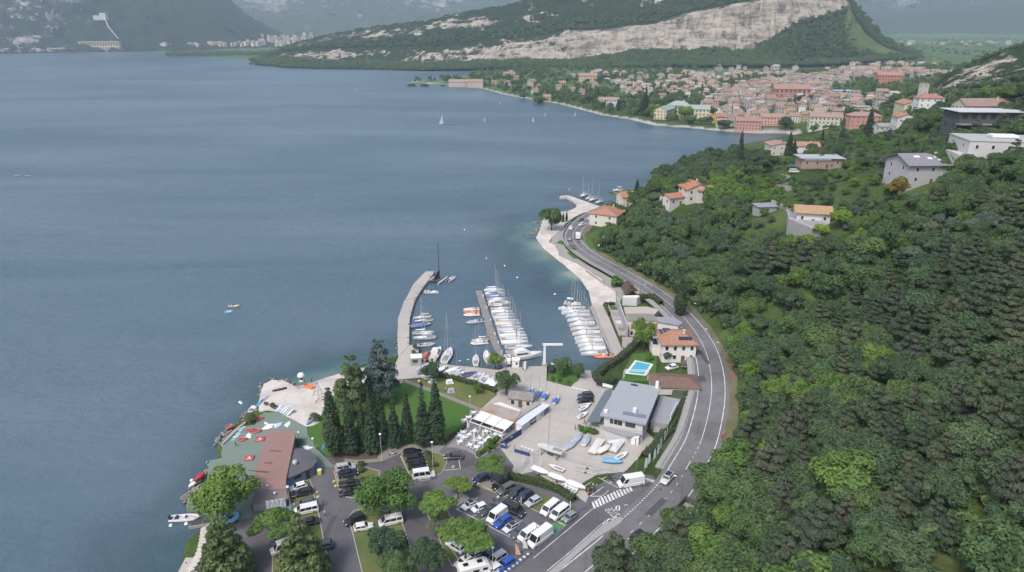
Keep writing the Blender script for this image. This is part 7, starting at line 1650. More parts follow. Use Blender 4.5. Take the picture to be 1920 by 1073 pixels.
def sail_out(p,L,h,label,col_=(.62,.63,.64),fore=True,rz=0.4,name='sailing_boat'):
 t = thing(name,label,'boat' if name != 'windsurfer' else 'windsurfer',(*p,0),rz); b = MB(); sh = hull(b,L,L*.3,L*.09+.1); deck(b,sh); b.obj('hull',gel,t,color=(.5,.5,.5))
 b = MB(); b.tube([(L*.08,0,.2),(L*.06,0,h)],.06,5); b.obj('mast',metal,t)
 def sail(nm,p0,p1,p2):
  m = MB(); n = 5; rows_ = []
  for i in range(n+1):
   u = i/n; a = Vector(p0)*(1-u)+Vector(p1)*u; c_ = Vector(p2)*(1-u)+Vector(p1)*u
   rows_.append([tuple(a),tuple((a+c_)/2+Vector((0,.12*L*(1-u),0))),tuple(c_)])
  m.loft(rows_,closed=False,caps=False); m.obj(nm,cloth,t,color=col_,smooth=True)
 sail('mainsail',(L*.06,0,.9),(L*.06,0,h),(-L*.42,.25*L,.9))
 if fore: sail('jib',(L*.46,0,.5),(L*.07,0,h*.8),(L*.0,.2*L,.8))
 return t
sail_out((-78.8,784.9),8,11,'white sailing boat under sail in mid lake before the town',rz=.9)
b = MB(); q = (-70.6,780.3); boat('motoropen',[q,(q[0]+5,q[1]+1)],'low dark motor boat beside the sailing boat under sail',color=(.12,.12,.13),scale=.9)
for i,(q,col_,lab) in enumerate((((24.8,808.7),(.66,.67,.68),'windsurfer with white sail, nearest of those off the town beach'),((-16.7,1001.3),(.6,.62,.64),'windsurfer with white sail, farther off the town beach'),((-167.9,866.3),(.4,.2,.2),'windsurfer with dark red sail in mid lake'),((40.7,860.7),(.5,.36,.25),'windsurfer with ochre sail before the town beach'),((78.0,866.3),(.5,.3,.28),'windsurfer with reddish sail close to the town beach'),((-32.0,803.8),(.5,.5,.5),'windsurfer with grey sail in mid lake'),((-64.3,1008.7),(.35,.37,.42),'windsurfer with dark grey sail farthest out'))):
 sail_out(q,3.2,5.0,lab,col_,False,.3+i*.7,'windsurfer')
boat('motoropen',[(-283.7,1255.8),(-272.4,1255.8)],'white motor boat on the far lake off the spit',None)
boat('cruiser',[(-2495.8,4074.4),(-2447.7,4074.4)],'white ferry boat by the far shore at the left',None,scale=1.5)
sail_out((-2300.0,3649.5),16,24,'white sailing boat by the far shore at the left',rz=.5); sail_out((-1858.9,3311.4),10,14,'white sail near the far shore below the power station',rz=1.5)
b = MB(); b.lathe([(0,-.2),(.3,-.1),(.35,.1),(.2,.3),(0,.35)],8); bm_ = b.obj('mooring_buoy',white_m); bm_.location = (*(-12.0,302.7),0); tag(bm_,'white mooring buoy off the marina mouth, nearest the middle','buoy','white buoys off the marina')
for q,lab in (((-3.3,291.7),'white buoy above the pontoon masts'),((2.3,276.2),'white buoy right of the pontoon masts'),((-25.3,351.1),'white buoy farthest out above the catamaran mast'),((17.3,256.4),'white buoy between the pontoon and the right quay'),((2.3,276.3),'white buoy off the long beach'),((-77.9,171.3),'white buoy off the surf club rocks, outer one'),((-77.3,170.7),'white buoy off the surf club rocks, inner one'),((-73.4,119.4),'white buoy beyond the grey inflatable'),((-70.3,119.9),'white buoy under the grey inflatable'),((-75.8,135.1),'white buoy off the leaning red board'),((38.3,448.7),'white buoy off the small harbour')):
 o = bm_.copy(); C.objects.link(o); o.location = (*q,0); o.scale = (1.3,)*3; tag(o,lab,'buoy','white buoys off the marina')
boat('rib',[(-73.8,121.3),(-68.8,121.7)],'grey inflatable with outboard moored by the stone ramp',None,color=(.42,.42,.43))
# small harbour beyond the bay
for i,e in enumerate(([(48.6,434.6),(42.5,422.8)],[(51.5,426.1),(44.9,416.4)],[(53.2,421.2),(47.2,413.2)],[(56.6,414.8),(50.1,407.1)])): boat(('y9','y8','y9','y8')[i],e,'sailing boat in the small harbour beyond the bay, %s from the lake' % ORD[i],'boats in the small harbour')
boat('motor',[(73.5,445.8),(66.7,445.1)],'motor boat with canopy lying off the small harbour'); boat('motoropen',[(71.6,436.1),(66.4,434.8)],'low red and white motor boat off the small harbour',None,color=(.5,.2,.2))

# ------------------------------------------------------------ boats and gear ashore
YD = 'dinghies ashore on the quay'
for i,(k_,e) in enumerate((('dingwhite',[(-21.9,188.0),(-21.0,189.3)]),('dingwhite',[(-19.8,186.7),(-16.7,188.9)]),('skiff',[(-18.2,185.8),(-16.6,187.1)]),('dinghull',[(-16.7,184.7),(-15.1,185.8)]),('dingnavy',[(-14.5,184.4),(-11.7,185.6)]),('skiff',[(-11.4,183.0),(-9.8,185.1)]),('ding',[(-10.4,182.4),(-8.8,184.7)]),('ding',[(-9.1,181.1),(-7.7,183.7)]),('skiff',[(-8.1,180.2),(-7.4,182.6)]),('dingwhite',[(-6.9,179.5),(-6.0,181.9)]),('dingwhite',[(-5.7,178.2),(-4.8,180.9)]))):
 boat(k_,e,'dinghy on the quay behind the meadow hedge, %s from the left' % ORD[i],YD,Z0+.35)
for i,e in enumerate(([(16.0,149.1),(17.8,152.2)],[(18.3,147.9),(19.7,151.1)],[(13.6,146.0),(15.8,148.2)])): boat('dingcover',e,'dinghy under a grey blue cover in the boat yard, %s' % ('nearest the bushes','nearest the pale trailers','nearest the white keelboat')[i],'three covered dinghies in the yard',Z0+.3)
for i,p in enumerate(((4.7,173.0),(7.1,172.0),(9.0,170.4),(11.9,168.2))):
 e = [p,(p[0]+1.2,p[1]+3)]; boat('open',e,'white keelboat with bare mast and blue cover ashore, %s from the round tree' % ORD[i],'four keelboats on the plaza',Z0+.4,scale=.6)
 b = MB(); b.loft([[(x,-w,0),(x,0,h),(x,w,0)] for x,w,h in ((-1.6,.7,.1),(0,.8,.4),(1.0,.3,.3))]); o = b.obj('boat_cover',cloth,color=(.02,.14,.42)); o.location = (*mid(*e,.3),Z0+.95); o.rotation_euler = (0,0,heading(*e)); tag(o,'bright blue cover lying over the %s keelboat on the plaza' % ORD[i],'cover','blue covers on the plaza')
e = [(12.2,141.8),(6.6,144.9)]; boat('open',e,'white keelboat raised on a cradle by the yard gate',None,Z0+1.7,scale=.98)
t = thing('boat_cradle','dark steel cradle carrying the white keelboat by the gate','cradle',(*mid(*e),Z0),heading(*e))
for x in (-2.2,2.0):
 for s in (-1,1): b = MB(); b.tube([(x,s*1.0,0),(x,s*.8,1.9)],.06,5); b.obj('upright',dark,t)
 b = MB(); b.tube([(x,-1,.2),(x,1,.2)],.07,5); b.obj('beam',dark,t)
b = MB(); b.loft([ring(x,.12,.3,1.8,.05) for x in (-.7,.7)]); b.obj('keel_support',dark,t)
boat('dinghull',[(12.1,136.7),(9.0,138.8)],'small white hull lying before the boat racks',None,Z0+.2)
for i in range(3):
 a,c_ = mid((4.8,137.2),(16.7,129.1),i/3+.01),mid((4.8,137.2),(16.7,129.1),(i+1)/3-.01)
 boat('dingwhite',[a,c_],'white covered boat in the long row by the bright hedge, %s from the gate' % ORD[i],'white covered boats by the hedge',Z0+.8)
 t = thing('boat_trolley','low trolley under the %s white covered boat by the hedge' % ORD[i],'trolley',(*mid(a,c_),Z0),heading(a,c_),'trolleys in the long row')
 b = MB(); b.tube([(-1.8,0,.5),(1.9,0,.6)],.05,5); b.tube([(0,-.7,.5),(0,.7,.5)],.05,5); b.obj('frame',metal,t)
 for s in (-1,1): b = MB(); b.tube([(0,s*.7-.06,.25),(0,s*.7+.06,.25)],.25,10); b.obj('wheel',tyre,t)
for i,e in enumerate(zip([(11.1,130.0),(12.0,129.4),(12.8,128.8),(13.7,128.3)],[(12.5,131.4),(13.3,130.7),(14.0,130.1),(14.7,129.6)])): boat('dinghull',e,'white dinghy standing across the hedge end of the yard, %s from the gate' % ORD[i],'dinghies at the hedge end',Z0+.3,scale=.8)
def trailer(label,e,L=5,W=2.0,tarp=None):
 t = thing('boat_trailer',label,'trailer',(*mid(*e),Z0),heading(*e),'pale trailers in the boat yard')
 b = MB()
 for s in (-1,1): b.tube([(-L/2,s*W/2,.6),(L/2-1,s*W/2,.6),(L/2,0,.6)],.06,5)
 for x in (-L/2,-L/6,L/6,L/2-1): b.tube([(x,-W/2,.6),(x,W/2,.6)],.05,5)
 b.obj('frame',metal,t)
 for s in (-1,1): b = MB(); b.tube([(-.6,s*W/2+.1,.33),(-.6,s*W/2+.28,.33)],.33,10); b.obj('wheel',tyre,t)
 if tarp: b = MB(); b.loft([[(x,-W/2,.7),(x,-W*.2,.7+h),(x,W*.2,.7+h),(x,W/2,.7)] for x,h in ((-L/2,.15),(-L/5,.35),(L/4,.3),(L/2-.5,.1))]); b.obj('tarpaulin',cloth,t,color=tarp)
trailer('long pale trailer under sheeting left of the sailing club cabinet',[(19.5,143.4),(23.1,150.4)],7.5,2.2,(.52,.50,.47)); trailer('pale trailer under sheeting nearer the sailing club cabinet',[(24.9,144.4),(27.8,149.3)],6,2.2,(.50,.49,.47))
trailer('bare trailer with rubber tyres behind the keelboat yard centre',[(21.0,144.4),(23.4,145.1)],4,1.8); trailer('bare trailer at the yard exit beside the dark tyre',[(16.5,137.2),(20.0,136.0)],6,1.8)
for i,(k_,e,col_) in enumerate((('dingwhite',[(21.9,143.9),(24.3,146.1)],(.55,.53,.5)),('dingwhite',[(25.3,148.6),(28.2,148.9)],(.45,.47,.5)),('dinghull',[(26.2,141.9),(27.9,143.4)],(.62,.62,.62)),('dingcover',[(22.9,140.7),(26.0,140.1)],(.12,.30,.48)))): boat(k_,e,('tan covered dinghy on the yard trailer','grey blue sheeted boat before the club railing','white upturned tender near the flags','bright blue sheeted dinghy near the yard exit')[i],None,Z0+(.75 if i == 0 else .3),color=col_)
for i,(e,col_) in enumerate(((((18.7,166.0),(22.4,167.7)),(.10,.12,.2)),(((19.0,164.3),(21.2,166.4)),(.4,.4,.42)),(((18.7,161.0),(19.9,162.2)),(.62,.6,.6)))): boat('dinghull',e,('navy dinghy trailer by the porch roof','grey dinghy by the porch roof','white tender with people by the porch')[i],'dinghies by the club porch',Z0+.3,color=col_,scale=.9)

# ------------------------------------------------------------ street furniture
def park_lamp(label,p,h=4.2,group='globe lamps in the park',col=(.45,.46,.42),z=Z0):
 t = thing('park_lamp',label,'lamp',(*p,z),0,group); b = MB(); b.lathe([(.12,0),(.12,.25),(.06,.35),(.05,h)],8); b.obj('pole',gel,t,color=col)
 b = MB(); b.lathe([(.06,h),(.28,h+.06),(.34,h+.18),(.22,h+.34),(0,h+.4)],10); b.obj('lamp_head',white_m,t)
def road_lamp(label,p,h=8,ang=0,z=None,arm=1.6,group='lamps along the main road',two=False):
 z = road_z(p[1]) if z is None else z; t = thing('street_lamp',label,'lamp',(*p,z),ang,group); b = MB(); b.lathe([(.12,0),(.11,1),(.06,h)],8); b.obj('pole',mat('lamp_pole',(.12,.125,.13),.5),t)
 for s in ((1,-1) if two else (1,)):
  b = MB(); b.tube([(0,0,h-.1),(s*arm*.6,0,h+.15),(s*arm,0,h+.2)],.04,5); b.obj('arm',mat('lamp_pole'),t)
  b = MB(); b.cbox((s*(arm+.25),0,h+.2),(.7,.3,.12)); b.obj('lamp_head',white_m,t)
for t_,lab in (((-48.3,141.8,5.8,1.25),'globe lamp between the surf club annex and the lawn'),((-31.8,141.4,7.3,1.25),'globe lamp at the end of the footway by the conifers'),((-18.7,136.3,8.4,1.25),'globe lamp on the rounded grass island'),((-11.4,162.3,5.7,1.25),'globe lamp at the corner of the restaurant terrace'),((-47.7,120.8,7.6,1.25),'tall yellow-green lamp post by the surf club wall'),((-43.1,109.9,6.1,1.25),'lamp post among the conifers at the bottom left'),((-21.8,102.8,4.2,1.25),'lamp at the bottom edge below the dull green tree'),((-3.7,104.7,5.8,1.25),'lamp rising beside the motorhome'),((-26.3,112.4,4.7,1.25),'short lamp post before the white van on the grass island'),((-54.2,148.8,3.1,1.25),'short dark lamp behind the surf club')): park_lamp(lab,t_[:2],max(2.5,t_[2]))
for t_,a,lab in (((37.4,124.8,7.2,1.6),180,'tall thin lamp post at the wide verge of the main road'),((66.8,208.4,2.2,3),170,'road lamp on the hill side of the bend, nearer the villa'),((66.5,223.4,6.2,3),170,'road lamp on the hill side above the massive cypress'),((43.7,301.8,7.5,3),200,'road lamp beside the noticeboard at the wood edge'),((56.0,273.6,4.0,3),200,'road lamp half hidden by wood above the long beach'),((50.3,249.8,3.3,3),20,'short lamp on the lake side of the road by the modern house'),((66.6,194.9,4.6,3),180,'dark post on the outside of the road bend')): road_lamp(lab,t_[:2],max(3,t_[2]),R(a),t_[0]*0+road_z(t_[1]))
road_lamp('double headed lamp on the quay behind the meadow hedge',(-14.1,179.3),8.0,R(20),Z0,1.0,'lamps on the quay',True)
for i,q in enumerate([(0.7,136.8),(2.4,138.0),(2.8,139.8),(4.8,139.8),(6.9,138.8),(12.7,122.5),(2.0,123.8)]):
 t = thing('marker_post','pale square post by the yard fence, %s from the gate' % ORD[i],'post',(*q,Z0),0,'pale posts along the yard fence'); b = MB(); b.cbox((0,0,1.3),(.16,.16,2.6)); b.obj('shaft',white_m,t); b = MB(); b.cbox((0,0,2.65),(.24,.24,.1)); b.obj('cap',metal,t)
# wire fences and railings
def railing(label,line,h=1.1,step=2.0,m_=None,name='railing',z=Z0,rails=2,cat='railing'):
 t = wthing(name,label,cat,(*cent(line),z)); pts = resample(line,step) + [line[-1]]; m_ = m_ or metal
 for r in range(rails): b = MB(); b.tube([(*p,z+h*(r+1)/rails) for p in pts],.035,4); b.obj('rail',m_,t)
 for p in pts: b = MB(); b.tube([(*p,z-.1),(*p,z+h)],.03,4); b.obj('post',m_,t)
blue_rail = mat('railing_blue_grey',(.13,.165,.21),.6)
railing('blue grey crash railing between the car park and the slip road',[(-0.8,104.2),(5.3,110.6),(9.1,114.6),(14.1,120.4)] + [(13.7,121.7),(17.7,124.8)],1.0,2.0,blue_rail,'crash_railing',Z0,3)
b = MB(); ln = resample([(-2.2,103.4),(0.7,106.7),(4.0,110.0)],.55)
for i in range(0,len(ln)-1): b.cbox((*mid(ln[i],ln[i+1]),Z0+.14),(.52,.55,.28),heading(ln[i],ln[i+1]),i % 2)
struct(b.obj('checkered_kerb',[white_m,mat('kerb_blue',(.05,.07,.14),.7)]))
railing('thin wire fence along the boat racks',[(1.1,136.0),(4.7,141.4),(6.5,143.4)],1.6,2.5,metal,'wire_fence',Z0,3,'fence')
railing('thin wire fence across the boat yard',[(12.1,141.6),(16.6,139.4),(20.7,137.2),(25.0,136.3)],1.4,2.5,metal,'wire_fence',Z0,2,'fence')
railing('handrail along the roadside pavement',[p for p in offset(ROAD_R,8.8) if 128 < p[1] < 240],.9,3.0,dark,'handrail',2.2,2)
railing('dark garden fence along the road by the villa',[(58.5,204.6),(55.7,188.6),(52.1,174.5),(50.6,173.6)],1.3,2.0,dark,'garden_fence',Z0+.8,2,'fence')
railing('low barrier on the hill side of the main road',[p for p in offset(ROAD_R,-1.6) if 100 < p[1] < 150],.7,3,metal,'crash_barrier',1.5,1)
t = wthing('road_niche','dark walled pit with concrete floor on the verge above the bend','wall',(*(38.7,122.1),1.6))
q = [(35.5,121.6),(38.5,125.2),(41.3,122.8),(37.9,117.9)]
for a,b_ in ((q[0],q[1]),(q[1],q[2])): b = MB(); b.cbox((*mid(a,b_),2.4),(dist(a,b_),.3,1.8),heading(a,b_)); b.obj('wall',mat('wall_dark',(.07,.075,.07),.9),t)
b = MB(); b.prism(ccw(q),1.2,1.75); b.obj('floor',conc2,t)
sheet('grass_verge',[(41.1,126.3),(45.9,137.0),(49.0,139.5),(49.5,133.1),(44.3,123.7)],1.9,lawn_dry,1.5)
# feather flags
for i,(p,col_) in enumerate(zip([(31.5,136.8),(32.6,138.5),(34.3,140.3),(35.6,142.4),(36.8,144.8),(38.5,148.1),(39.5,149.8),(29.5,136.5)],[(.42,.55,.50),(.55,.62,.60),(.45,.60,.54),(.5,.62,.58),(.55,.62,.6),(.6,.62,.6),(.6,.6,.58),(.58,.55,.36)])):
 t = thing('feather_flag',('pale green feather flag before the ragged hedge, %s from the van' % ORD[i]) if i < 7 else 'pale yellow feather flag at the yard exit before the hedge','flag',(*p,Z0),R(20+7*i),'feather flags before the hedge')
 b = MB(); b.tube([(0,0,0),(0,0,2.6),(.12,0,3.6),(.45,0,4.0)],.03,5); b.obj('pole',metal,t)
 b = MB(); pr = [(.02,.9),(.62,1.15),(.78,2.2),(.72,3.2),(.46,3.95),(.12,3.55),(.02,2.6)]
 b.add([(x,.02,z) for x,z in pr]+[(x,-.02,z) for x,z in pr],[tuple(range(7)),tuple(range(7,14))[::-1]] + [(k,7+k,7+(k+1) % 7,(k+1) % 7) for k in range(7)]); b.obj('banner',cloth,t,color=col_)
for p,col_,lab in (((0.7,108.8),(.50,.30,.22),'salmon feather flag in the lane near the road railing'),((2.2,110.6),(.5,.52,.5),'small grey feather flag beside the salmon one'),((5.0,114.6),(.4,.42,.42),'thin grey flag before the long white van'),((6.7,115.7),(.34,.2,.17),'thin red brown flag before the long white van')):
 t = thing('feather_flag',lab,'flag',(*p,Z0),R(-10),'feather flags in the car park'); b = MB(); b.tube([(0,0,0),(0,0,3.2)],.03,5); b.obj('pole',metal,t)
 b = MB(); w = 1.1 if 'salmon' in lab else .45; pr = [(.03,.5),(w,.6),(w*.75,1.6),(w*.35,2.7),(.03,3.2)]; b.add([(x,.02,z) for x,z in pr]+[(x,-.02,z) for x,z in pr],[tuple(range(5)),tuple(range(5,10))[::-1]] + [(k,5+k,5+(k+1) % 5,(k+1) % 5) for k in range(5)]); b.obj('banner',cloth,t,color=col_)
# terrace furniture
def table_set():
 t = thing('cafe_table','x','table'); b = MB(); b.cbox((0,0,.74),(1.15,1.15,.05)); b.obj('top',white_m,t); b = MB(); b.lathe([(.3,0),(.28,.04),(.05,.06),(.05,.72)],8); b.obj('leg',white_m,t); freeze(t)
 c = thing('cafe_chair','x','chair'); b = MB(); b.cbox((0,0,.44),(.44,.44,.05)); b.obj('seat',white_m,c); b = MB(); b.cbox((-.2,0,.68),(.05,.42,.42)); b.obj('backrest',white_m,c)
 for sx in (-1,1):
  for sy in (-1,1): b = MB(); b.cbox((sx*.19,sy*.19,.22),(.04,.04,.44)); b.obj('leg',white_m,c)
 return t,freeze(c)
TB,CH = table_set(); first = True
for i,p in enumerate([(-13.5,151.3),(-12.8,152.9),(-12.4,150.4),(-13.2,148.5),(-11.1,151.7),(-9.8,153.4),(-8.3,150.1),(-10.6,147.1),(-9.0,146.2),(-7.9,147.9),(-6.6,149.1),(-9.4,149.1),(-4.3,152.0),(-6.0,150.2),(-6.7,153.3),(-3.0,151.3),(-10.5,162.7),(-11.7,160.2),(-12.7,158.7)]):
 lab = 'white cafe table on the terrace, %s' % (('in the front row at the hedge side','behind it in the front row','second from the hedge','at the left front edge','left of the closed parasols','nearest the terrace door','between the two closed parasols','at the front corner by the kerb','frontmost by the planting bed','second from the planting bed','touching the planting bed','under the left parasol','under the pergola edge','beside the planting bed rear','behind the right parasol','inside the pergola at right','along the lawn, farthest','along the lawn, middle','along the lawn, nearest')[i])
 if first: TB.location = (*p,Z0+.02); TB['label'] = lab; TB['group'] = 'white terrace tables'
 else: dup(TB,(*p,Z0+.02),R(12*i),lab,'table','white terrace tables')
 for k in range(4):
  a = R(25+90*k+12*i); q = (p[0]+.85*math.cos(a),p[1]+.85*math.sin(a))
  if first and k == 0: CH.location = (*q,Z0+.02); CH.rotation_euler.z = a+PI; CH['label'] = 'white cafe chair, '+place(*q,2); CH['group'] = 'white terrace chairs'
  else: dup(CH,(*q,Z0+.02),a+PI,'white cafe chair, '+place(*q,2)+', '+('far','left','near','right')[k]+' side of its table','chair','white terrace chairs')
 first = False
for p,lab in (((-9.6,148.8),'closed white parasol left of centre on the terrace'),((-7.4,150.7),'closed white parasol right of centre on the terrace'),((-11.6,154.6),'closed white parasol at the lawn corner of the terrace'),((23.7,182.8),'closed parasol by the pool'))[:3]:
 t = thing('closed_parasol',lab,'parasol',(*p,Z0),0,'closed parasols'); b = MB(); b.lathe([(.05,0),(.05,2.9)],6); b.obj('pole',metal,t); b = MB(); b.lathe([(.3,0),(.3,.1),(0,.12)],10); b.obj('base',conc2,t); b = MB(); b.lathe([(.06,1.0),(.26,1.1),(.2,2.0),(.1,2.9),(0,3.0)],8); b.obj('canopy',cloth,t,color=(.66,.65,.63))
# quay: crane, kiosks, tank, forklift, service hut
cb = (10.1,191.4); t = thing('boat_crane','white boat crane with single jib on the quay','crane',(*cb,Z0),0)
b = MB(); b.cbox((0,0,.5),(1.5,1.5,1.0)); b.obj('base',conc,t); b = MB(); b.loft([ring(0,0,0,0,0)]*0 or [[(-.45,-.45,1),(.45,-.45,1),(.45,.45,1),(-.45,.45,1)],[(-.3,-.3,7.2),(.3,-.3,7.2),(.3,.3,7.2),(-.3,.3,7.2)]]); b.obj('column',white_m,t)
b = MB(); b.box(-.6,5.6,-.3,.3,7.2,7.75); b.obj('jib',white_m,t); b = MB(); b.box(1.4,2.0,-.35,.35,6.85,7.2); b.obj('hoist',dark,t); b = MB(); b.tube([(1.7,0,6.9),(1.7,0,5.2)],.03,4); b.cbox((1.7,0,5.1),(.2,.15,.3)); b.obj('hook',dark,t)
t = thing('service_kiosk','white service kiosk with small dark window at the pontoon root','kiosk',(*(1.2,191.3),Z0),R(-6)); b = MB(); b.box(-1.1,1.1,-1,1,0,2.4); b.obj('wall',white_m,t); b = MB(); b.box(-1.25,1.25,-1.15,1.15,2.4,2.55); b.obj('roof',white_m,t); b = MB(); b.box(.05,.65,-1.03,-.98,1.0,1.9); b.obj('window',pane_m,t)
t = thing('water_tank','white rounded tank beside the kiosk at the pontoon root','tank',(*(-1.0,191.9),Z0),0); b = MB(); b.loft([[(x,.75*math.cos(a),1.3+1.2*math.sin(a)) for a in [2*PI*k/12 for k in range(12)]] for x in (-.5,.5)]); b.obj('shell',white_m,t); b = MB(); b.cbox((0,0,.2),(1.2,1.3,.4)); b.obj('stand',dark,t)
t = thing('forklift','grey white forklift truck parked beside the quay kiosk','forklift',(*(3.8,190.0),Z0),R(-80)); b = MB(); b.loft([ring(x,.6,.3,z,.08) for x,z in ((-1.3,1.1),(-.4,1.2),(.3,.8),(.9,.7))]); b.obj('body',paint,t,color=(.2,.2,.2)); b = MB(); b.box(-.9,.4,-.55,.55,2.1,2.16); b.obj('roof_guard',dark,t)
for x in (-.85,.35):
 for s in (-.5,.5): b = MB(); b.tube([(x,s,.9),(x,s,2.1)],.03,4); b.obj('post',dark,t)
b = MB(); b.box(.95,1.1,-.4,.4,.1,2.8); b.obj('mast',white_m,t)
for s in (-.25,.25): b = MB(); b.box(1.1,2.1,s-.06,s+.06,.1,.16); b.obj('fork',dark,t)
for x in (-.9,.7):
 for s in (-.55,.55): b = MB(); b.tube([(x,s-.1,.3),(x,s+.1,.3)],.3,10); b.obj('wheel',tyre,t)
t = thing('black_skip','black rounded boat under cover on the quay beside the crane','boat',(*(12.3,187.8),Z0),R(80)); b = MB(); b.loft([ring(x,w,.05,z,.2) for x,w,z in ((-1.6,.7,1.2),(-.6,1.0,2.0),(.6,1.0,1.9),(1.6,.6,1.1))]); b.obj('cover',cloth,t,color=(.02,.022,.025)); b = MB(); b.cbox((1.3,0,2.0),(.5,.9,.35)); b.obj('white_pack',white_m,t); t.name = 'covered_boat'
p = (-30.3,193.1); t = thing('harbour_kiosk','small grey harbour kiosk with flat white roof at the pier root','kiosk',(*p,Z0),R(8)); b = MB(); b.box(-1.7,1.7,-1.3,1.3,0,2.5); b.obj('wall',wallm,t,color=(.30,.30,.32)); b = MB(); b.box(-1.6,2.0,-1.5,1.5,2.5,2.7); b.obj('roof',white_m,t); b = MB(); b.box(-1.0,.6,-1.34,-1.28,1.0,1.9); b.obj('window',pane_m,t)
t = thing('flag_cloth_stall','white and navy sail wrapped stand beside the round tree on the quay','stand',(*(-27.9,186.1),Z0),R(20)); t.name = 'wrapped_stand'; b = MB(); b.loft([ring(x,.5,.4,z,.15) for x,z in ((-1.2,1.4),(-.3,2.6),(.6,2.2),(1.1,1.2))]); b.obj('wrap',cloth,t,color=(.34,.35,.46)); b = MB(); b.tube([(-.2,0,0),(-.2,0,4)],.05,5); b.obj('pole',white_m,t)
for i,q in enumerate([(-26.3,183.3),(-25.4,182.3),(-27.0,184.1)]):
 t = thing('bench','long pale bench at the meadow corner by the quay, %s' % ('middle one','nearest the lawn','nearest the quay')[i],'bench',(*q,Z0),R(8),'pale benches by the quay'); b = MB(); b.box(-1.2,1.2,-.2,.2,.42,.48); b.obj('seat',white_m,t)
 for x in (-1,1): b = MB(); b.box(x-.05,x+.05,-.2,.2,0,.42); b.obj('leg',conc2,t)
def info_cube(label,p,rz,col_=(.6,.6,.6)):
 t = thing('display_box',label,'sign',(*p,Z0),rz); b = MB(); b.add([(-1.1,-.6,0),(1.1,-.6,0),(1.1,.6,0),(-1.1,.6,0),(-.8,.1,1.1),(.8,.1,1.1),(.8,.5,1.1),(-.8,.5,1.1)],[(0,1,5,4),(1,2,6,5),(2,3,7,6),(3,0,4,7),(4,5,6,7)]); b.obj('body',cloth,t,color=col_); b = MB(); b.add([(-.7,-.56,.2),(.7,-.56,.2),(.55,-.08,.85),(-.55,-.08,.85)],[(0,1,2,3)]); b.obj('panel',cloth,t,color=tuple(c*.6 for c in col_))
info_cube('slanted grey display board on the meadow beside the person in yellow',(-17.7,175.0),R(10),(.30,.31,.36)); info_cube('white display box on the meadow under the hedge',(-18.6,180.4),R(15),(.62,.62,.62)); info_cube('small grey display board at the edge of the meadow path',(-23.5,180.5),R(5),(.28,.29,.33))
for i,q in enumerate([(-27.8,181.1),(-24.7,180.5),(-19.4,181.1)]):
 b = MB(); b.lathe([(0,0),(.3,.05),(.36,.35),(.2,.62),(0,.68)],10); o = b.obj('stone_ball',white_m); o.location = (*q,Z0); tag(o,'white ball light on the grass, %s' % ('left one near the path','near the small grey board','beside the white display box')[i],'ball light','white balls on the meadow')
# beach and surf club gear
t = thing('lifeguard_tower','lifeguard tower with white dome roof at the water edge','tower',(*(-62.1,178.7),Z0),R(10))
for sx in (-.7,.7):
 for sy in (-.7,.7): b = MB(); b.tube([(sx,sy,0),(sx*.85,sy*.85,2.1)],.06,5); b.tube([(sx*.85,sy*.85,2.1),(sx*.85,sy*.85,3.4)],.04,5); b.obj('post',mat('grey_timber',(.3,.3,.29),.8),t)
b = MB(); b.box(-.8,.8,-.8,.8,1.5,1.6); b.obj('platform',wood,t); b = MB(); b.lathe([(1.05,3.3),(1.0,3.75),(.7,4.15),(.3,4.3),(0,4.33)],12); b.obj('dome',white_m,t); b = MB(); b.cbox((0,-.72,2.0),(1.0,.06,.6)); b.obj('board',white_m,t); b = MB(); b.cbox((0,.2,2.0),(.6,.6,.8)); b.obj('seat',trim,t)
t = thing('rescue_raft','orange rescue raft lying beside the lifeguard tower','raft',(*(-59.8,177.9),Z0),R(-25)); b = MB(); b.box(-1.6,1.6,-.8,.8,.05,.3); b.obj('mat',cloth,t,color=(.55,.15,.07)); b = MB(); b.tube([(-1.6,-.8,.3),(1.6,-.8,.3),(1.6,.8,.3),(-1.6,.8,.3),(-1.6,-.8,.3)],.14,6); b.obj('edge_tube',cloth,t,color=(.60,.18,.08))
t = thing('canoe','dark wooden canoe lying on the beach','boat',(*(-67.9,176.1),Z0),R(25)); b = MB(); sh = hull(b,4.2,.9,.45,-.05,.15,tr=.02); b.obj('hull',mat('canoe_dark',(.07,.05,.04),.6),t); b = MB(); b.box(-.6,-.4,-.35,.35,.4,.45); b.box(.6,.8,-.3,.3,.4,.45); b.obj('thwart',wood,t)
def board(label,p,rz,L=3.0,col_=(.1,.3,.45),group=None,up=False,W=.75,z=None,name='paddle_board',tilt=0):
 t = thing(name,label,'board',(*p,Z0+.02 if z is None else z),rz,group); b = MB(); n = 10
 out = [(L*(i/n-.5),W/2*math.sin(PI*min(1,(i/n)**.7))**.6 if 0 < i < n else .03) for i in range(n+1)]
 vs = [(x,-w,.0) for x,w in out]+[(x,w,.0) for x,w in out]+[(x,-w*.9,.12) for x,w in out]+[(x,w*.9,.12) for x,w in out]; k = n+1
 fs = [(i,i+1,2*k+i+1,2*k+i) for i in range(n)]+[(k+i+1,k+i,3*k+i,3*k+i+1) for i in range(n)]+[(2*k+i,2*k+i+1,3*k+i+1,3*k+i) for i in range(n)]+[(i+1,i,k+i,k+i+1) for i in range(n)]
 b.add(vs,fs); o = b.obj('deck',gel,t,color=col_); b = MB(); b.box(-L*.2,L*.15,-W*.3,W*.3,.12,.13); f = b.obj('pad',cloth,t,color=tuple(min(1,c*.5+.1) for c in col_))
 if tilt: t.rotation_euler.y = tilt; t.location.z += L*.5*math.sin(abs(tilt))
 return t
BB = 'boards by the surf club'
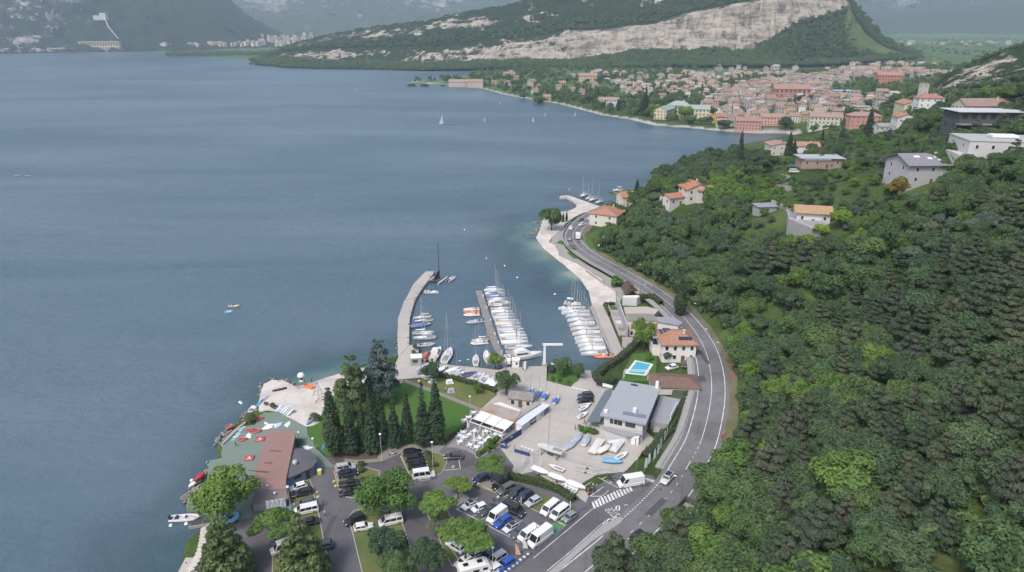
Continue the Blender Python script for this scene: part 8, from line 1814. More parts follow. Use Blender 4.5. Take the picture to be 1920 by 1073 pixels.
board('blue paddle board lying along the beach wall',(-71.2,168.7),R(80),4.5,(.05,.25,.40),BB,W=1.0); board('white blue paddle board beside the blue one on the beach',(-71.2,170.6),R(78),4.2,(.4,.48,.55),BB); board('grey violet paddle board on the beach, inner one',(-70.4,170.9),R(76),4.0,(.26,.26,.33),BB)
board('blue kayak standing against the bush by the lawn',(-54.0,158.8),R(65),4.2,(.04,.24,.42),BB,tilt=-.5); board('blue paddle board under the tall left cypress',(-47.6,147.5),R(88),3.4,(.03,.22,.42),BB)
for i,(p,r_) in enumerate(zip([(-71.4,155.6),(-71.4,153.9),(-71.4,152.3),(-71.4,150.9)],(60,62,60,65))): board('teal white board along the terrace wall, %s from the bush' % ORD[i],p,R(r_),2.6,(.22,.42,.42) if i % 2 else (.5,.58,.56),BB)
for i,(p,col_,lab) in enumerate((((-64.9,155.9),(.66,.66,.64),'white board bag lying on the green matting, nearest the roof'),((-64.4,156.9),(.6,.63,.64),'white folded sail on the green matting'),((-62.3,157.3),(.45,.52,.66),'pale blue white sail spread on the green matting'),((-59.8,157.7),(.62,.64,.52),'pale yellow white sail at the beach side of the green matting'),((-68.3,152.3),(.64,.64,.62),'white sail bundle between the red toys'),((-65.9,158.2),(.6,.62,.6),'small white sail scrap on the green matting'),((-51.7,146.9),(.68,.68,.66),'white sail lying by the round annex'))):
 t = thing('folded_sail',lab,'sail',(*p,Z0+.01),R(15+25*i),'sails spread on the matting'); b = MB(); pr = [(-1.6,-.4),(.2,-.7),(1.7,-.1),(.6,.6),(-.6,.9)]; s = .55 if 'small' in lab else 1.0
 b.add([(x*s,y*s,.02) for x,y in pr]+[(x*.7*s,y*.7*s,.16+.05*k) for k,(x,y) in enumerate(pr)],[(k,(k+1) % 5,5+(k+1) % 5,5+k) for k in range(5)]+[(5,6,7,8,9)]); b.obj('cloth',cloth,t,color=col_); b = MB(); b.tube([(-1.5*s,-.3*s,.2),(1.5*s,0,.25)],.04,5); b.obj('batten',metal,t)
for p,lab,nm in (((-69.2,150.3),'red inflatable ring boat on the green matting','inflatable_toy'),((-66.8,154.2),'crumpled red sail on the green matting','red_sail'),((-68.4,160.3),'red inflatable by the round bush','inflatable_toy'),((-68.9,154.6),'red white life jackets heaped by the bush','life_jacket_heap'),((-74.9,156.3),'red inflatable leaning on the rocks','inflatable_toy')):
 t = thing(nm,lab,nm.replace('_',' ').split()[-1],(*p,Z0),R(30)); b = MB(); b.tube([(1.0*math.cos(a),.6*math.sin(a),.22) for a in [2*PI*k/10 for k in range(11)]],.24,6); b.obj('tube',gel,t,color=(.38,.09,.09)); b = MB(); b.box(-.7,.7,-.4,.4,.06,.14); b.obj('floor',cloth,t,color=(.30,.05,.05))
for p,lab in (((-64.8,150.5),'red square mat with white emblem beside the brown roof, farther'),((-64.6,142.2),'red square mat with white emblem beside the brown roof, nearer')):
 t = thing('red_mat',lab,'mat',(*p,Z0+.02),R(8),'red square mats'); b = MB(); b.box(-1.1,1.1,-1.0,1.0,0,.25); b.obj('pad',cloth,t,color=(.36,.06,.065)); b = MB(); b.box(-.35,.35,-.2,.05,.25,.262); b.cbox((.1,.15,.256),(.3,.5,.012),.5); b.box(-.6,.6,-.7,-.55,.25,.262); b.obj('emblem',white_m,t)
t = thing('board_rack','big white and blue board rack between the beach and green matting','rack',(*(-62.5,163.9),Z0),R(-28));
for k in range(6): b = MB(); b.cbox((-2.2+.85*k,0,.75),(.5,2.6,.16),rx=.35); b.obj('board',gel,t,color=((.55,.62,.68),(.32,.45,.60),(.6,.63,.66))[k % 3])
for s in (-1,1): b = MB(); b.box(-2.6,2.6,s*.9-.06,s*.9+.06,.05,.9+s*.35); b.obj('beam',mat('grey_timber'),t)
t = thing('climbing_frame','net pyramid climbing frame with white pole on the beach','climbing frame',(*(-55.6,172.3),Z0),0); b = MB(); b.tube([(0,0,0),(0,0,5.0)],.07,6); b.obj('pole',white_m,t); b = MB()
for k in range(5): a = 2*PI*k/5; b.tube([(0,0,4.8),(1.9*math.cos(a),1.9*math.sin(a),.1)],.03,4)
for zz,rr_ in ((1.2,1.45),(2.4,.97)): b.tube([(rr_*math.cos(2*PI*k/5),rr_*math.sin(2*PI*k/5),zz) for k in range(6)],.025,4)
b.obj('net',mat('rope_dark',(.08,.08,.08),.9),t)
t = thing('swing','dark red play arch near the yellow green pine on the beach','swing',(*(-53.4,169.5),Z0),R(15)); b = MB(); b.tube([(-2.2,0,0),(-1.4,0,1.1),(0,0,1.6),(1.4,0,1.3),(2.4,0,.2)],.09,6); b.tube([(-2.2,.9,0),(0,.9,1.3),(2.4,.9,.2)],.07,6); b.obj('arch',gel,t,color=(.22,.06,.07)); b = MB(); b.box(-.5,.5,.2,.7,.5,.56); b.obj('seat',trim,t); b = MB(); b.tube([(.6,0,1.4),(1.5,-.3,4.2)],.05,5); b.obj('mast',metal,t)
t = thing('jet_dock','small white floating platform off the rocks','platform',(*(-72.9,167.0),.05),R(-5)); b = MB(); b.box(-.9,.9,-1.9,1.9,0,.35); b.obj('float',white_m,t); b = MB(); [b.tube([(x,-1.7,.35),(x,1.7,.35)],.04,4) for x in (-.6,0,.6)]; b.obj('rib',metal,t)
t = thing('leaning_board','red and white sail board leaning on the stone edge by the plane tree','sail board',(*(-73.1,135.2),Z0),R(75)); b = MB(); b.loft([ring(x,w,.1,.5+w*.5,.1) for x,w in ((-2.8,.3),(-1,.75),(0.2,.7))]); b.obj('sail',cloth,t,color=(.30,.03,.05)); b = MB(); b.loft([ring(x,w,.1,.4,.08) for x,w in ((-4.6,.2),(-3.6,.6),(-2.85,.5))]); b.obj('board',gel,t,color=(.6,.6,.6))
t = thing('bench_ring','blue ring bench round the large plane tree trunk','bench',(*(-60.8,120.2),Z0),0); b = MB(); pr = [(.8*math.cos(2*PI*k/8),.8*math.sin(2*PI*k/8)) for k in range(8)]; po = [(2.0*math.cos(2*PI*k/8),2.0*math.sin(2*PI*k/8)) for k in range(8)]
b.add([(x,y,.42) for x,y in pr+po]+[(x,y,.2) for x,y in po],[(k,8+k,8+(k+1) % 8,(k+1) % 8) for k in range(8)]+[(16+k,16+(k+1) % 8,8+(k+1) % 8,8+k) for k in range(8)]); b.obj('seat',gel,t,color=(.12,.33,.55)); b = MB(); [b.cbox((x*.9,y*.9,.1),(.15,.15,.3)) for x,y in po]; b.obj('base',metal,t)
p = (-45.6,135.9); t = thing('yellow_bin','yellow clothes bin at the corner of the round annex','bin',(*p,Z0),R(10)); b = MB(); b.loft([ring(x,.5,0,1.2,.1) for x in (-.45,.45)]); b.obj('body',gel,t,color=(.55,.48,.05)); b = MB(); b.box(-.48,.48,-.4,.4,1.2,1.32); b.obj('lid',white_m,t)
t = thing('wooden_jetty','weathered timber jetty with railings below the stone ramp','jetty',(*(-66.7,120.4),0),R(15)); b = MB(); b.box(-2.6,2.8,-1.3,1.1,-.3,.35); b.obj('deck',mat('timber_dark',(.045,.04,.038),.8),t); b = MB(); b.box(-2.8,2.9,-1.5,-1.25,-.5,.65); b.box(2.6,2.9,-1.4,1.2,-.5,.65); b.obj('edge_beam',conc2,t)
for x in (-2.4,0,2.4): b = MB(); b.tube([(x,-1.3,-.5),(x,-1.3,1.4)],.07,5); b.obj('pile',mat('grey_timber'),t)
t = thing('life_sculpture','pale driftwood pile on the stone edge beside the plane tree','driftwood',(*(-73.0,128.7),Z0-.3),R(60)); t.name = 'driftwood_pile'
for k in range(7): b = MB(); b.tube([(random.uniform(-3,0),random.uniform(-.8,.8),random.uniform(.1,.5)),(random.uniform(.5,3),random.uniform(-.8,.8),random.uniform(.2,.9))],.14,5); b.obj('branch',mat('drift_pale',(.34,.30,.26),.9),t)
for k in range(12):
 p = mid_on([(-64.9,117.1),(-63.6,113.2),(-62.8,109.9),(-62.5,106.7),(-62.8,104.8)],(k+.5)/12); b = MB(); b.cbox((0,0,.3),(.9,1.5,.55)); o = b.obj('stone_block',mat('block_pale',(.46,.43,.40),.9,.15)); o.location = (*p,Z0-.25); o.rotation_euler = (0,0,R(60+random.uniform(-12,12))); tag(o,'pale stone block along the ramp edge, %s from the jetty' % ORD[k],'stone','stone blocks along the ramp')
# shore rocks: each boulder on its own, the smaller rubble as one
rockm = mat('shore_rock',(.20,.185,.17),.9,.3,1.2,bump=.05,col2=(.11,.105,.10))
def rock_mesh(s):
 rg_ = np.random.default_rng(s); bm = bmesh.new(); bmesh.ops.create_icosphere(bm,subdivisions=1,radius=.5)
 for v in bm.verts: v.co *= 1+.35*(rg_.random()-.5); v.co.z *= .7
 me = bpy.data.meshes.new('rock'); bm.to_mesh(me); bm.free(); me.materials.append(rockm); return me
RK = [rock_mesh(s) for s in range(5)]; rk_n = 0
for line,n_,g_,sp in (([(-75.8,149.0),(-75.3,151.2),(-75.2,155.4),(-74.2,158.3),(-73.4,161.0),(-73.4,164.4),(-73.2,166.5)],46,'boulders below the surf club wall',2.0),([(-73.0,166.6),(-70.8,166.0),(-70.0,167.0)],10,'boulders at the board stand',1.2),([(-73.4,126.2),(-74.2,128.7),(-74.2,130.8),(-73.4,132.1),(-73.2,136.1),(-75.2,143.1)],26,'boulders by the green matting edge',1.3),([(5.0,343.0),(11.8,341.9),(16.3,361.6)],14,'boulders of the short stone spit',1.3),([(10.8,364.1),(17.5,366.1)],12,'boulders of the inner stone spit',1.2),([(30.4,426.4),(35.8,428.7),(40.1,408.0),(33.6,390.4)],12,'boulders of the small harbour tip',1.3),([(-39.2,211.6),(-37.8,204.6),(-38.0,198.7)],16,'boulders at the breakwater root',1.4),([(-73.4,174.8),(-75.0,181.6),(-73.1,184.8),(-70.0,184.8),(-66.1,181.8)],18,'boulders along the beach front',.7),([(-63.1,109.2),(-63.9,107.3),(-65.1,105.9)],14,'boulders below the ramp',.9)):
 for k in range(n_):
  p = mid_on(line,(k+random.random())/n_); o = bpy.data.objects.new('boulder',RK[rk_n % 5]); rk_n += 1; C.objects.link(o); o.location = (p[0]+random.uniform(-1,1)*sp*.7,p[1]+random.uniform(-1,1)*sp*.7,random.uniform(.1,.6)); o.rotation_euler = (random.random(),random.random(),random.random()*6); s = random.uniform(.7,1.7); o.scale = (s,s*random.uniform(.7,1),s*.8)
  tag(o,'grey shore boulder, '+place(p[0],p[1],.5),'rock','boulders along the shore')
b = MB(); b.prism([(-73.3,147.9),(-71.6,156.6),(-71.1,158.0),(-71.7,158.8),(-73.2,153.9),(-73.9,148.4)],-1,1.6); tag(b.obj('terrace_wall',mat('wall_stone')),'low pale wall between the green matting and the boulders','wall')
# people
for p,r_,col_,lab,ps in (((-40.5,121.0),0,(.6,.6,.6),'person in white top walking on the car park lane','walk'),((-41.8,124.4),0,(.04,.04,.05),'person in black on the car park lane farther up','walk'),((-3.1,125.9),1,(.65,.65,.62),'person in white between the parking rows','walk'),((-4.1,125.7),1,(.06,.07,.09),'person in dark clothes beside the one in white between rows','stand'),((-7.7,130.6),2,(.62,.6,.58),'person in white riding toward the parking rows','stand'),
 ((-19.3,175.2),0,(.55,.52,.08),'person in yellow top beside the grey display board','stand'),((-70.1,181.4),0,(.05,.05,.06),'person in dark clothes at the beach tip','stand'),((-59.8,180.8),0,(.03,.03,.04),'person in black at the water edge by the lifeguard tower','stand'),((-52.0,163.6),0,(.5,.5,.5),'person in grey walking on the beach by the conifers','walk'),((-49.0,146.0),0,(.5,.52,.4),'person by the lamp beside the round annex','stand'),((-69.8,147.3),1,(.05,.05,.05),'person in black leaning over gear on the green matting','stand'),
 ((-21.7,188.8),0,(.1,.1,.15),'person in dark clothes beside the dinghies on the quay','walk'),((-20.5,188.4),0,(.15,.12,.1),'second person among the dinghies on the quay','stand'),((-6.0,182.7),0,(.2,.2,.25),'person standing between the last dinghies on the quay','stand'),((7.0,173.3),0,(.04,.04,.06),'person in black rigging the blue covered keelboats','stand'),((8.0,173.3),0,(.3,.3,.35),'person in grey by the keelboat masts','stand'),((9.9,171.4),0,(.2,.22,.3),'person bending by the third keelboat','stand'),((5.6,174.6),0,(.5,.5,.5),'person in pale top by the first keelboat','stand'),
 ((16.6,154.9),0,(.05,.05,.08),'person in dark clothes alone in the middle of the yard','stand'),((18.9,172.7),0,(.55,.55,.55),'person in white by the dark cars in the yard','stand'),((19.7,169.9),0,(.5,.5,.52),'person at the trailer by the porch roof','stand'),((18.7,160.6),0,(.62,.6,.6),'person in white by the porch bushes','stand'),((19.3,157.8),0,(.1,.1,.12),'person walking below the porch','walk'),((31.1,131.3),0,(.3,.2,.18),'person beside the rear of the white panel van','walk'),((30.0,132.7),0,(.1,.08,.08),'person loading at the white panel van','stand'),
 ((15.4,339.4),0,(.04,.04,.05),'person in black on the bay beach','stand'),((27.5,349.5),0,(.2,.2,.22),'person on the promenade by the road bend','stand'),((-14.1,259.3),0,(.5,.5,.52),'person in white at the end of the pontoon','stand'),((-33.8,277.4),0,(.4,.2,.2),'person in red on the pier head by the catamaran','stand'),((-32.5,277.4),0,(.5,.5,.5),'person in pale top on the pier head','stand'),((49.7,187.0),0,(.1,.1,.1),'person on the villa forecourt','stand')):
 person(p,r_,col_,lab,ps,z=.68 if 'pontoon' in lab else 1.22 if 'pier head' in lab else Z0+.02)
# road signs and odds
for p,h,lab,col_ in (((40.8,306.9),2.0,'white notice board at the wood edge of the road',(.6,.6,.6)),((63.8,177.4),2.4,'red warning sign on the outside of the road bend',(.45,.08,.05)),((53.7,149.5),1.4,'small red marker on the verge of the road',(.4,.06,.05))):
 t = thing('road_sign',lab,'sign',(*p,road_z(p[1])),0); b = MB(); b.tube([(0,0,0),(0,0,h)],.04,5); b.obj('post',dark,t); b = MB(); b.box(-.4,.4,-.03,.03,h-.3,h+.4); b.obj('plate',cloth,t,color=col_)
q = (28.1,306.7); t = thing('palm_tree','small palm on the grass wedge beside the road','tree',(*q,Z0+.3)); b = MB(); b.tube([(0,0,0),(.05,0,3.0)],[.2,.15],7); b.obj('trunk',bark,t)
for k in range(12):
 a = 2*PI*k/12; b = MB(); b.loft([[(math.cos(a)*r-math.sin(a)*w,math.sin(a)*r+math.cos(a)*w,z),(math.cos(a)*r,math.sin(a)*r,z+.1),(math.cos(a)*r+math.sin(a)*w,math.sin(a)*r-math.cos(a)*w,z)] for r,w,z in ((0,.05,3.0),(.7,.26,3.5),(1.4,.22,3.3),(1.9,.05,2.6))],closed=False,caps=False); b.obj('frond',mat('palm_green',(.05,.085,.03),.7),t)
for pl,nm in (([(25.9,307.2),(28.3,309.1),(31.3,299.1),(28.5,298.3)],'a'),([(21.8,323.0),(24.2,327.7),(26.0,324.6),(25.1,320.2)],'b')): sheet('grass_wedge',pl,Z0+.12,lawn,.3)
sheet('grass_bank',[(35.9,322.9),(39.0,324.9),(39.4,307.3),(36.7,309.2)],3.1,lawn,1.0)

# ------------------------------------------------------------ houses on the hillside and along the shore
CREAM,WHI,GRY,PINK,YEL = (.47,.43,.36),(.51,.50,.48),(.36,.355,.35),(.46,.27,.22),(.50,.40,.20)
def at_h(p,lift=0): return hz(*p)+lift
HOUSES = []
def HS_(name,lab,p,w,d,hd,H,**k):
 HOUSES.append((*p,w)); return house(name,lab,p,w,d,hd,k.pop('base',at_h(p)),H,**k)
HS_('harbour_house','large harbour house with faded terracotta hip roof where the road turns',(51.1,353.9),15,15,R(62),6.8,roof='hip',wall=(.5,.48,.45),rcol=(.34,.165,.11),rise=2.6,nw=3,base=2.6)
HS_('shore_house','orange roofed house behind the thin cypress at the harbour',(75.3,398.0),24,11,R(12),6.0,wall=CREAM,rcol=(.38,.165,.095),nw=4,base=2.5)
HS_('shore_house','grey roofed white house standing low at the lake edge',(97.1,432.7),14,10,R(20),6.5,roof='flat',wall=WHI,rcol=(.2,.2,.22),nw=3,base=2)
HS_('shore_house','long orange roof of the house beside the grey roofed one at the lake',(110.6,441.1),22,10,R(25),6.0,wall=CREAM,rcol=(.36,.165,.10),nw=3,base=2.5)
p = (88.7,326.3); HS_('hillside_villa','main gabled block of the pale villa with orange roofs above the wood',p,10.5,12,R(100),6.2,wall=(.46,.445,.415),rcol=(.37,.145,.085),nw=2,nd_=3,rise=2.8)
q = (79.8,326.7); HS_('villa_wing','low left wing of the orange roofed villa with white awning',q,13,8,R(25),4.2,wall=(.46,.445,.415),rcol=(.36,.155,.095),rise=1.5,floors=1,chimney=False)
q = (93.1,324.6); HS_('villa_wing','right wing of the orange roofed villa under its lower roof',q,9,9,R(5),5.6,wall=(.5,.48,.44),rcol=(.36,.145,.085),rise=1.6,nw=2,chimney=False)
HS_('cottage','small white cottage with ochre roof and grey terrace on the hillside',(116.2,257.5),12,9,R(-14),4.6,wall=(.50,.50,.50),rcol=(.36,.235,.13),rise=2.0,floors=1,nw=3,chimney=False,over=1.0)
t = wthing('terrace','grey terrace wall below the white cottage','terrace',(*(113.5,259.3),27)); g = ccw([(110.4,267.0),(116.0,271.0),(118.7,246.9),(111.3,237.1),(106.7,255.7)]); b = MB(); b.prism(g,22,31.6); b.obj('retaining_wall',wallm,t,color=(.25,.25,.255)); b = MB(); ribbon(b,g+[g[0]],.3,0,lambda x,y: 32.4,0,.9); b.obj('parapet',wallm,t,color=(.4,.4,.41))
HS_('shed','small grey shed with flat roof left of the white cottage',(108.0,284.7),8,6,R(5),3,roof='flat',wall=(.3,.3,.3),rcol=(.22,.23,.25),floors=1,nw=1,nd_=0)
b = MB(); ln = [(112.4,289.4),(113.8,285.1),(113.6,274.6)]; ribbon(b,ln,.3,-.3,lambda x,y: 31,0,6); tag(b.obj('garden_wall',mat('wall_stone')),'pale garden wall between the shed and the white cottage','wall')
b = MB(); ln = resample([(88.1,261.0),(92.4,259.2),(92.7,245.7),(95.5,237.9),(97.9,233.4)],2); ribbon(b,ln,.5,-.5,lambda x,y: hz(x,y)+1.6,0,3); tag(b.obj('terrace_wall',mat('wall_stone')),'dry stone wall curving through the olive terraces','wall')
HS_('gabled_house','grey house with low gable roof on the headland above the lake',(193.0,498.3),17,15,R(85),7.5,wall=(.42,.40,.37),rcol=(.33,.2,.16),rise=2.0,nw=2,nd_=3)
HS_('white_house','white house with patchy red roof behind the twin cypresses',(201.3,474.2),18,11,R(-5),6.0,wall=WHI,rcol=(.36,.19,.14),nw=3)
HS_('flat_villa','flat-roofed villa with grey solar roof and brick end walls',(166.0,369.5),21,11,R(-4),5.2,roof='flat',wall=(.30,.23,.19),rcol=(.33,.34,.35),nw=4,floors=1,over=1.2)
for k in range(6): p = (160.2,357.9); b = MB(); b.cbox((p[0]-6+k*2.4,p[1],at_h((166.0,369.5))+5.62),(2.1,2.2,.1),R(-4),rx=.1); tag(b.obj('roof_solar_panel',mat('panel_grey'),color=(.2,.22,.25)),'grey solar panel on the flat villa roof, %s from the lake' % ORD[k],'solar panel','solar panels on the flat villa')
p = (159.3,265.7); t = HS_('grey_roofed_house','big house with wide slate grey roof and white skylights above the wood',p,18.5,16,R(3),7.5,wall=(.33,.33,.345),rcol=(.19,.195,.225),rise=3.2,nw=3,over=1.2,base=44.5)
z_ = 44.5+7.5
for u,v,w_ in ((-4,-3.0,2.2),(0.5,-4.2,1.6),(3.0,-3.2,.8),(3.6,-5.2,.9)): b = MB(); b.cbox((p[0]+u,p[1]+v,z_+3.2*(1-abs(v)/9.2)+.15),(w_,1.3,.14),R(3),rx=.33); b.obj('skylight',white_m,t)
p = (186.1,264.1); t = HS_('institute_building','big white flat-roofed building at the right edge of the hill',p,27,20,R(-12),9,roof='flat',wall=(.43,.43,.425),rcol=(.33,.33,.32),nw=5,floors=2,over=.2,base=52); b = MB(); b.cbox((p[0]+2,p[1]+1,61.9),(9,5,.9),R(-12)); b.obj('roof_light',white_m,t); b = MB(); b.cbox((p[0]-14.5,p[1]-1,53),(5,15,6),R(-12)); b.obj('side_wing',wallm,t,color=(.42,.415,.40))
p = (226.8,332.5); t = HS_('modern_building','long dark modern building with pale roof slab at the right edge',p,34,15,R(-4),9,roof='flat',wall=(.07,.075,.08),rcol=(.45,.45,.46),nw=8,dark=frame_d,floors=2,over=1.5,base=55)
for z_ in (58.6,55.2): b = MB(); b.cbox((p[0],p[1]-9.5,z_),(38,5,.5),R(-4)); b.obj('balcony',roof_grey,t,color=(.16,.165,.17))
b = MB(); ribbon(b,[(229.7,371.9),(214.0,342.7),(196.9,311.0),(178.3,276.4)],4,-4,lambda x,y: hz(x,y)+1.2,0,2); struct(b.obj('hill_road',asph))
b = MB(); ribbon(b,[(150.3,382.9),(142.8,356.9),(134.9,333.9),(130.3,318.4)],3.5,-3.5,lambda x,y: hz(x,y)+.6,0,1.5); struct(b.obj('lane',paving))
for k_,e,col_,lab in (('small',[(141.9,347.0),(144.4,347.0)],(.4,.04,.05),'red car on the lane below the flat villa'),('van',[(147.9,360.4),(151.4,360.4)],WHITE,'white van on the lane below the flat villa'),('small',[(150.3,368.3),(152.2,368.3)],(.03,.2,.42),'blue car at the head of the lane by the flat villa')): car(k_,e,col_,lab,'cars on the hillside lane',z=at_h(e[0])+.9)
t = HS_('bell_tower','small white bell tower with dark openings among the firs',(258.9,442.4),4.5,4.5,R(10),12,roof='hip',wall=WHI,rcol=(.3,.3,.3),rise=1.0,nw=1,nd_=1,floors=3,chimney=False,base=30)
HS_('town_house','white house with dark arches below the bell tower',(278.4,518.3),16,10,R(8),7,wall=(.5,.5,.5),rcol=(.3,.29,.29),nw=4); HS_('town_house','tall pale block with orange gable beside the bell tower',(283.3,504.7),14,12,R(80),10,wall=(.5,.5,.52),rcol=(.36,.17,.11),nw=3,nd_=3)
t = HS_('church','hilltop church with yellow wall and red roof above the town',(348.5,618.4),24,14,R(80),10,wall=(.48,.42,.28),rcol=(.34,.18,.14),nw=3,nd_=1,chimney=False,floors=1); HS_('church_tower','tall pale bell tower beside the hilltop church',(365.7,629.4),5.6,5.6,R(5),23,roof='flat',wall=(.42,.40,.37),nw=1,nd_=1,floors=4,over=.5,chimney=False)
HS_('palazzo','tall white house with red hip roof beside the church tower',(330.7,558.8),18,14,R(-12),15,roof='hip',wall=(.56,.56,.58),rcol=(.33,.15,.12),floors=4,nw=4,nd_=2); HS_('town_house','yellow flat-eaved building left of the hilltop church',(368.0,705.3),26,12,R(-3),11,roof='hip',wall=YEL,rcol=(.3,.25,.2),floors=3,nw=6)
HS_('red_house','large red block behind the tall pointed cypress',(309.5,615.0),26,14,R(-6),10,roof='hip',wall=(.40,.22,.18),rcol=(.32,.2,.17),floors=3,nw=6)
# ------------------------------------------------------------ the lakeside town
def far_house(w,d,H,roof,floors,nw,rise):
 t = house('town_house','x',(0,0),w,d,0,0,H,roof,floors=floors,nw=0,nd_=0,rise=rise,local=True,over=.5,hip=d*.45); b = MB()
 for s,L,D in ((0,w,d),(1,d,w)):
  n = max(2,int(L/3))
  for side in (-1,1):
   for f in range(floors):
    for i in range(n):
     x = -L/2+(i+.5)*L/n; y = side*(D/2+.03); z = H/floors*(f+.5); q = [(x-.5,y,z-.75),(x+.5,y,z-.75),(x+.5,y,z+.75),(x-.5,y,z+.75)]
     b.quad(*[(X_,Y_,Z_) if s == 0 else (Y_,X_,Z_) for X_,Y_,Z_ in q])
 o = b.obj('window',pane_m,t); o['kind'] = 'stuff'; freeze(t); return t
FH = [far_house(10,9,6.6,'gable',3,0,2.8),far_house(13,10,7.6,'hip',3,0,3.0),far_house(8,8,5.2,'gable',2,0,2.4),far_house(16,11,8.2,'hip',3,0,3.3),far_house(25,12,9,'gable',3,0,3.2),far_house(12,10,9,'gable',4,0,3.0),far_house(18,12,6.5,'flat',3,0,0)]
WALLS = (('cream',(.42,.385,.33)),('white',(.48,.47,.45)),('grey',(.33,.325,.32)),('pink',(.40,.31,.275)),('ochre',(.38,.31,.21)),('beige',(.37,.34,.295))); ROOFS = (('terracotta',(.26,.155,.12)),('faded red',(.25,.175,.15)),('brown',(.21,.165,.14)),('dusty red',(.27,.19,.16)),('greyish',(.24,.21,.19)))
FUSED = set()
def town(p,k,hd,wl=None,rf=None,label=None,s=1.0,group='houses of the lakeside town',z=None):
 wn_,wc = wl or random.choice(WALLS); rn,rc = rf or random.choice(ROOFS)
 if k == 6 and not rf: rn,rc = 'flat grey',(.36,.35,.34)
 z = at_h(p)-.4 if z is None else z; label = label or '%s house with %s roof in town, %s' % (wn_,rn,place(p[0],p[1],z+8).replace(' picture',''))
 if k in FUSED: r_ = dup(FH[k],(*p,z),hd,label,'house',group)
 else: FUSED.add(k); r_ = FH[k]; r_.location = (*p,z); r_.rotation_euler = (0,0,hd); tag(r_,label,'house',group)
 r_.scale = (s,)*3; HOUSES.append((*p,12*s))
 for c in r_.children:
  n_ = c.name.split('.')[0]
  if n_ == 'wall': c.color = (*wc,1)
  elif n_ == 'roof': c.color = (*rc,1)
 return r_
GREENC = (.27,.36,.32)
for p,k,hd,wl,rf,lab,s in (((215.1,827.1),4,-8,('cream',(.50,.46,.36)),('g',GREENC),'right wing of the big lakeside palace with pale green roof',1.35),((181.2,832.3),4,60,('cream',(.47,.41,.30)),('g',GREENC),'left wing of the big lakeside palace with pale green roof',1.25),((206.9,868.0),3,-5,('cream',(.47,.43,.34)),('g',(.30,.38,.35)),'raised middle of the lakeside palace under its green dome roof',1.5),
 ((131.8,959.4),4,-8,('white',WHI),('r',(.3,.22,.19)),'white lakeside hotel among the trees left of the palace',1.1),((232.3,782.2),0,20,('yellow',(.52,.38,.13)),('r',(.35,.17,.12)),'yellow church-like house on the waterfront right of the palace',1.3),((246.9,845.3),5,80,('w',(.58,.55,.54)),('r',(.36,.2,.16)),'white church front rising behind the yellow waterfront house',1.1),
 ((245.8,725.1),4,-12,('red',(.40,.23,.21)),('r',(.31,.18,.14)),'red waterfront building with wide brown roof',1.0),((275.1,737.5),4,-8,('pink',(.52,.30,.27)),('r',(.33,.21,.17)),'pink waterfront building beside the red one',1.0),((297.6,738.3),5,0,('w',(.56,.53,.46)),('r',(.33,.2,.16)),'pale waterfront house right of the cedar',.95),((313.3,698.2),4,-14,('g',(.44,.44,.38)),('r',(.3,.22,.18)),'long pale green house behind the harbour basin',1.2),
 ((382.1,971.2),4,-4,('red',(.34,.19,.16)),('r',(.33,.19,.155)),'long brick red building in the middle of the town',1.9),((446.0,955.9),6,-6,('blue',(.30,.40,.48)),('b',(.36,.47,.54)),'pale blue flat roofed hall in the right of the town',1.3),((648.7,1228.8),4,-4,('red',(.42,.2,.16)),('r',(.38,.19,.14)),'red roofed hall at the back right of the town',1.6),((-101.5,1330.9),4,-5,('pink',(.48,.40,.37)),('r',(.33,.24,.2)),'long pinkish house on the sandy spit',1.3),((-67.8,1307.3),4,-5,('r',(.46,.38,.34)),('r',(.35,.22,.18)),'second long house on the sandy spit',1.2),
 ((51.6,1045.4),0,10,('ochre',(.48,.38,.24)),('r',(.3,.2,.15)),'small ochre tower house on the town beach',1.1),((146.4,1376.6),4,-5,('ochre',(.46,.36,.26)),('r',(.36,.22,.17)),'long ochre block in the trees behind the beach',1.4),((89.6,1272.2),0,0,('ochre',(.5,.38,.2)),('r',(.36,.19,.1)),'small orange house in the trees behind the beach',1.2),((510.2,831.8),3,5,WALLS[1],ROOFS[2],'white house perched at the foot of the right crag',1.3),((549.6,936.6),3,10,WALLS[1],ROOFS[1],'white house with arches below the right crag',1.2),((236.3,351.7),4,0,WALLS[0],ROOFS[1],'pale house with red roof above the dark modern building',1.0)):
 town(p,k,R(hd),wl,rf,lab,s)
OLD = [(221.4,751.1),(244.6,724.9),(284.5,685.0),(329.9,716.6),(395.6,760.2),(440.0,788.8),(478.8,927.5),(455.0,984.7),(499.4,1142.2),(626.3,1302.8),(738.5,1329.4),(880.9,1415.9),(878.2,1587.4),(750.6,1568.5),(551.9,1415.9),(422.3,1277.2),(286.7,1024.1),(228.2,882.5)]
NEW = [(-64.5,1225.9),(34.3,1138.0),(149.8,1043.9),(280.6,1002.3),(540.1,1385.8),(869.8,1572.7),(1082.7,1816.1),(1164.3,2146.5),(773.4,1924.0),(460.2,1816.1),(182.0,1742.7),(0.0,1653.4)]
def fill(poly,dmin,n,ks,pk,lim):
 xs_,ys_ = [p[0] for p in poly],[p[1] for p in poly]; c = 0
 P2 = rg.random((n,2))*np.array([max(xs_)-min(xs_),max(ys_)-min(ys_)])+np.array([min(xs_),min(ys_)]); h_,sd_2 = height(P2[:,0],P2[:,1]); ok_ = inside(P2[:,0],P2[:,1],poly) & (sd_2 > 14) & (h_ < 26)
 if pk: ok_ &= fbm(P2[:,0]/90,P2[:,1]/90) > pk
 for (x,y),o_ in zip(P2,ok_):
  if not o_ or c >= lim or any(math.hypot(x-a,y-b_) < dmin+r*.3 for a,b_,r in HOUSES): continue
  town((float(x),float(y)),int(rg.choice(ks)),R(-8)+(PI/2 if random.random() < .4 else 0)+random.uniform(-.12,.12)); c += 1
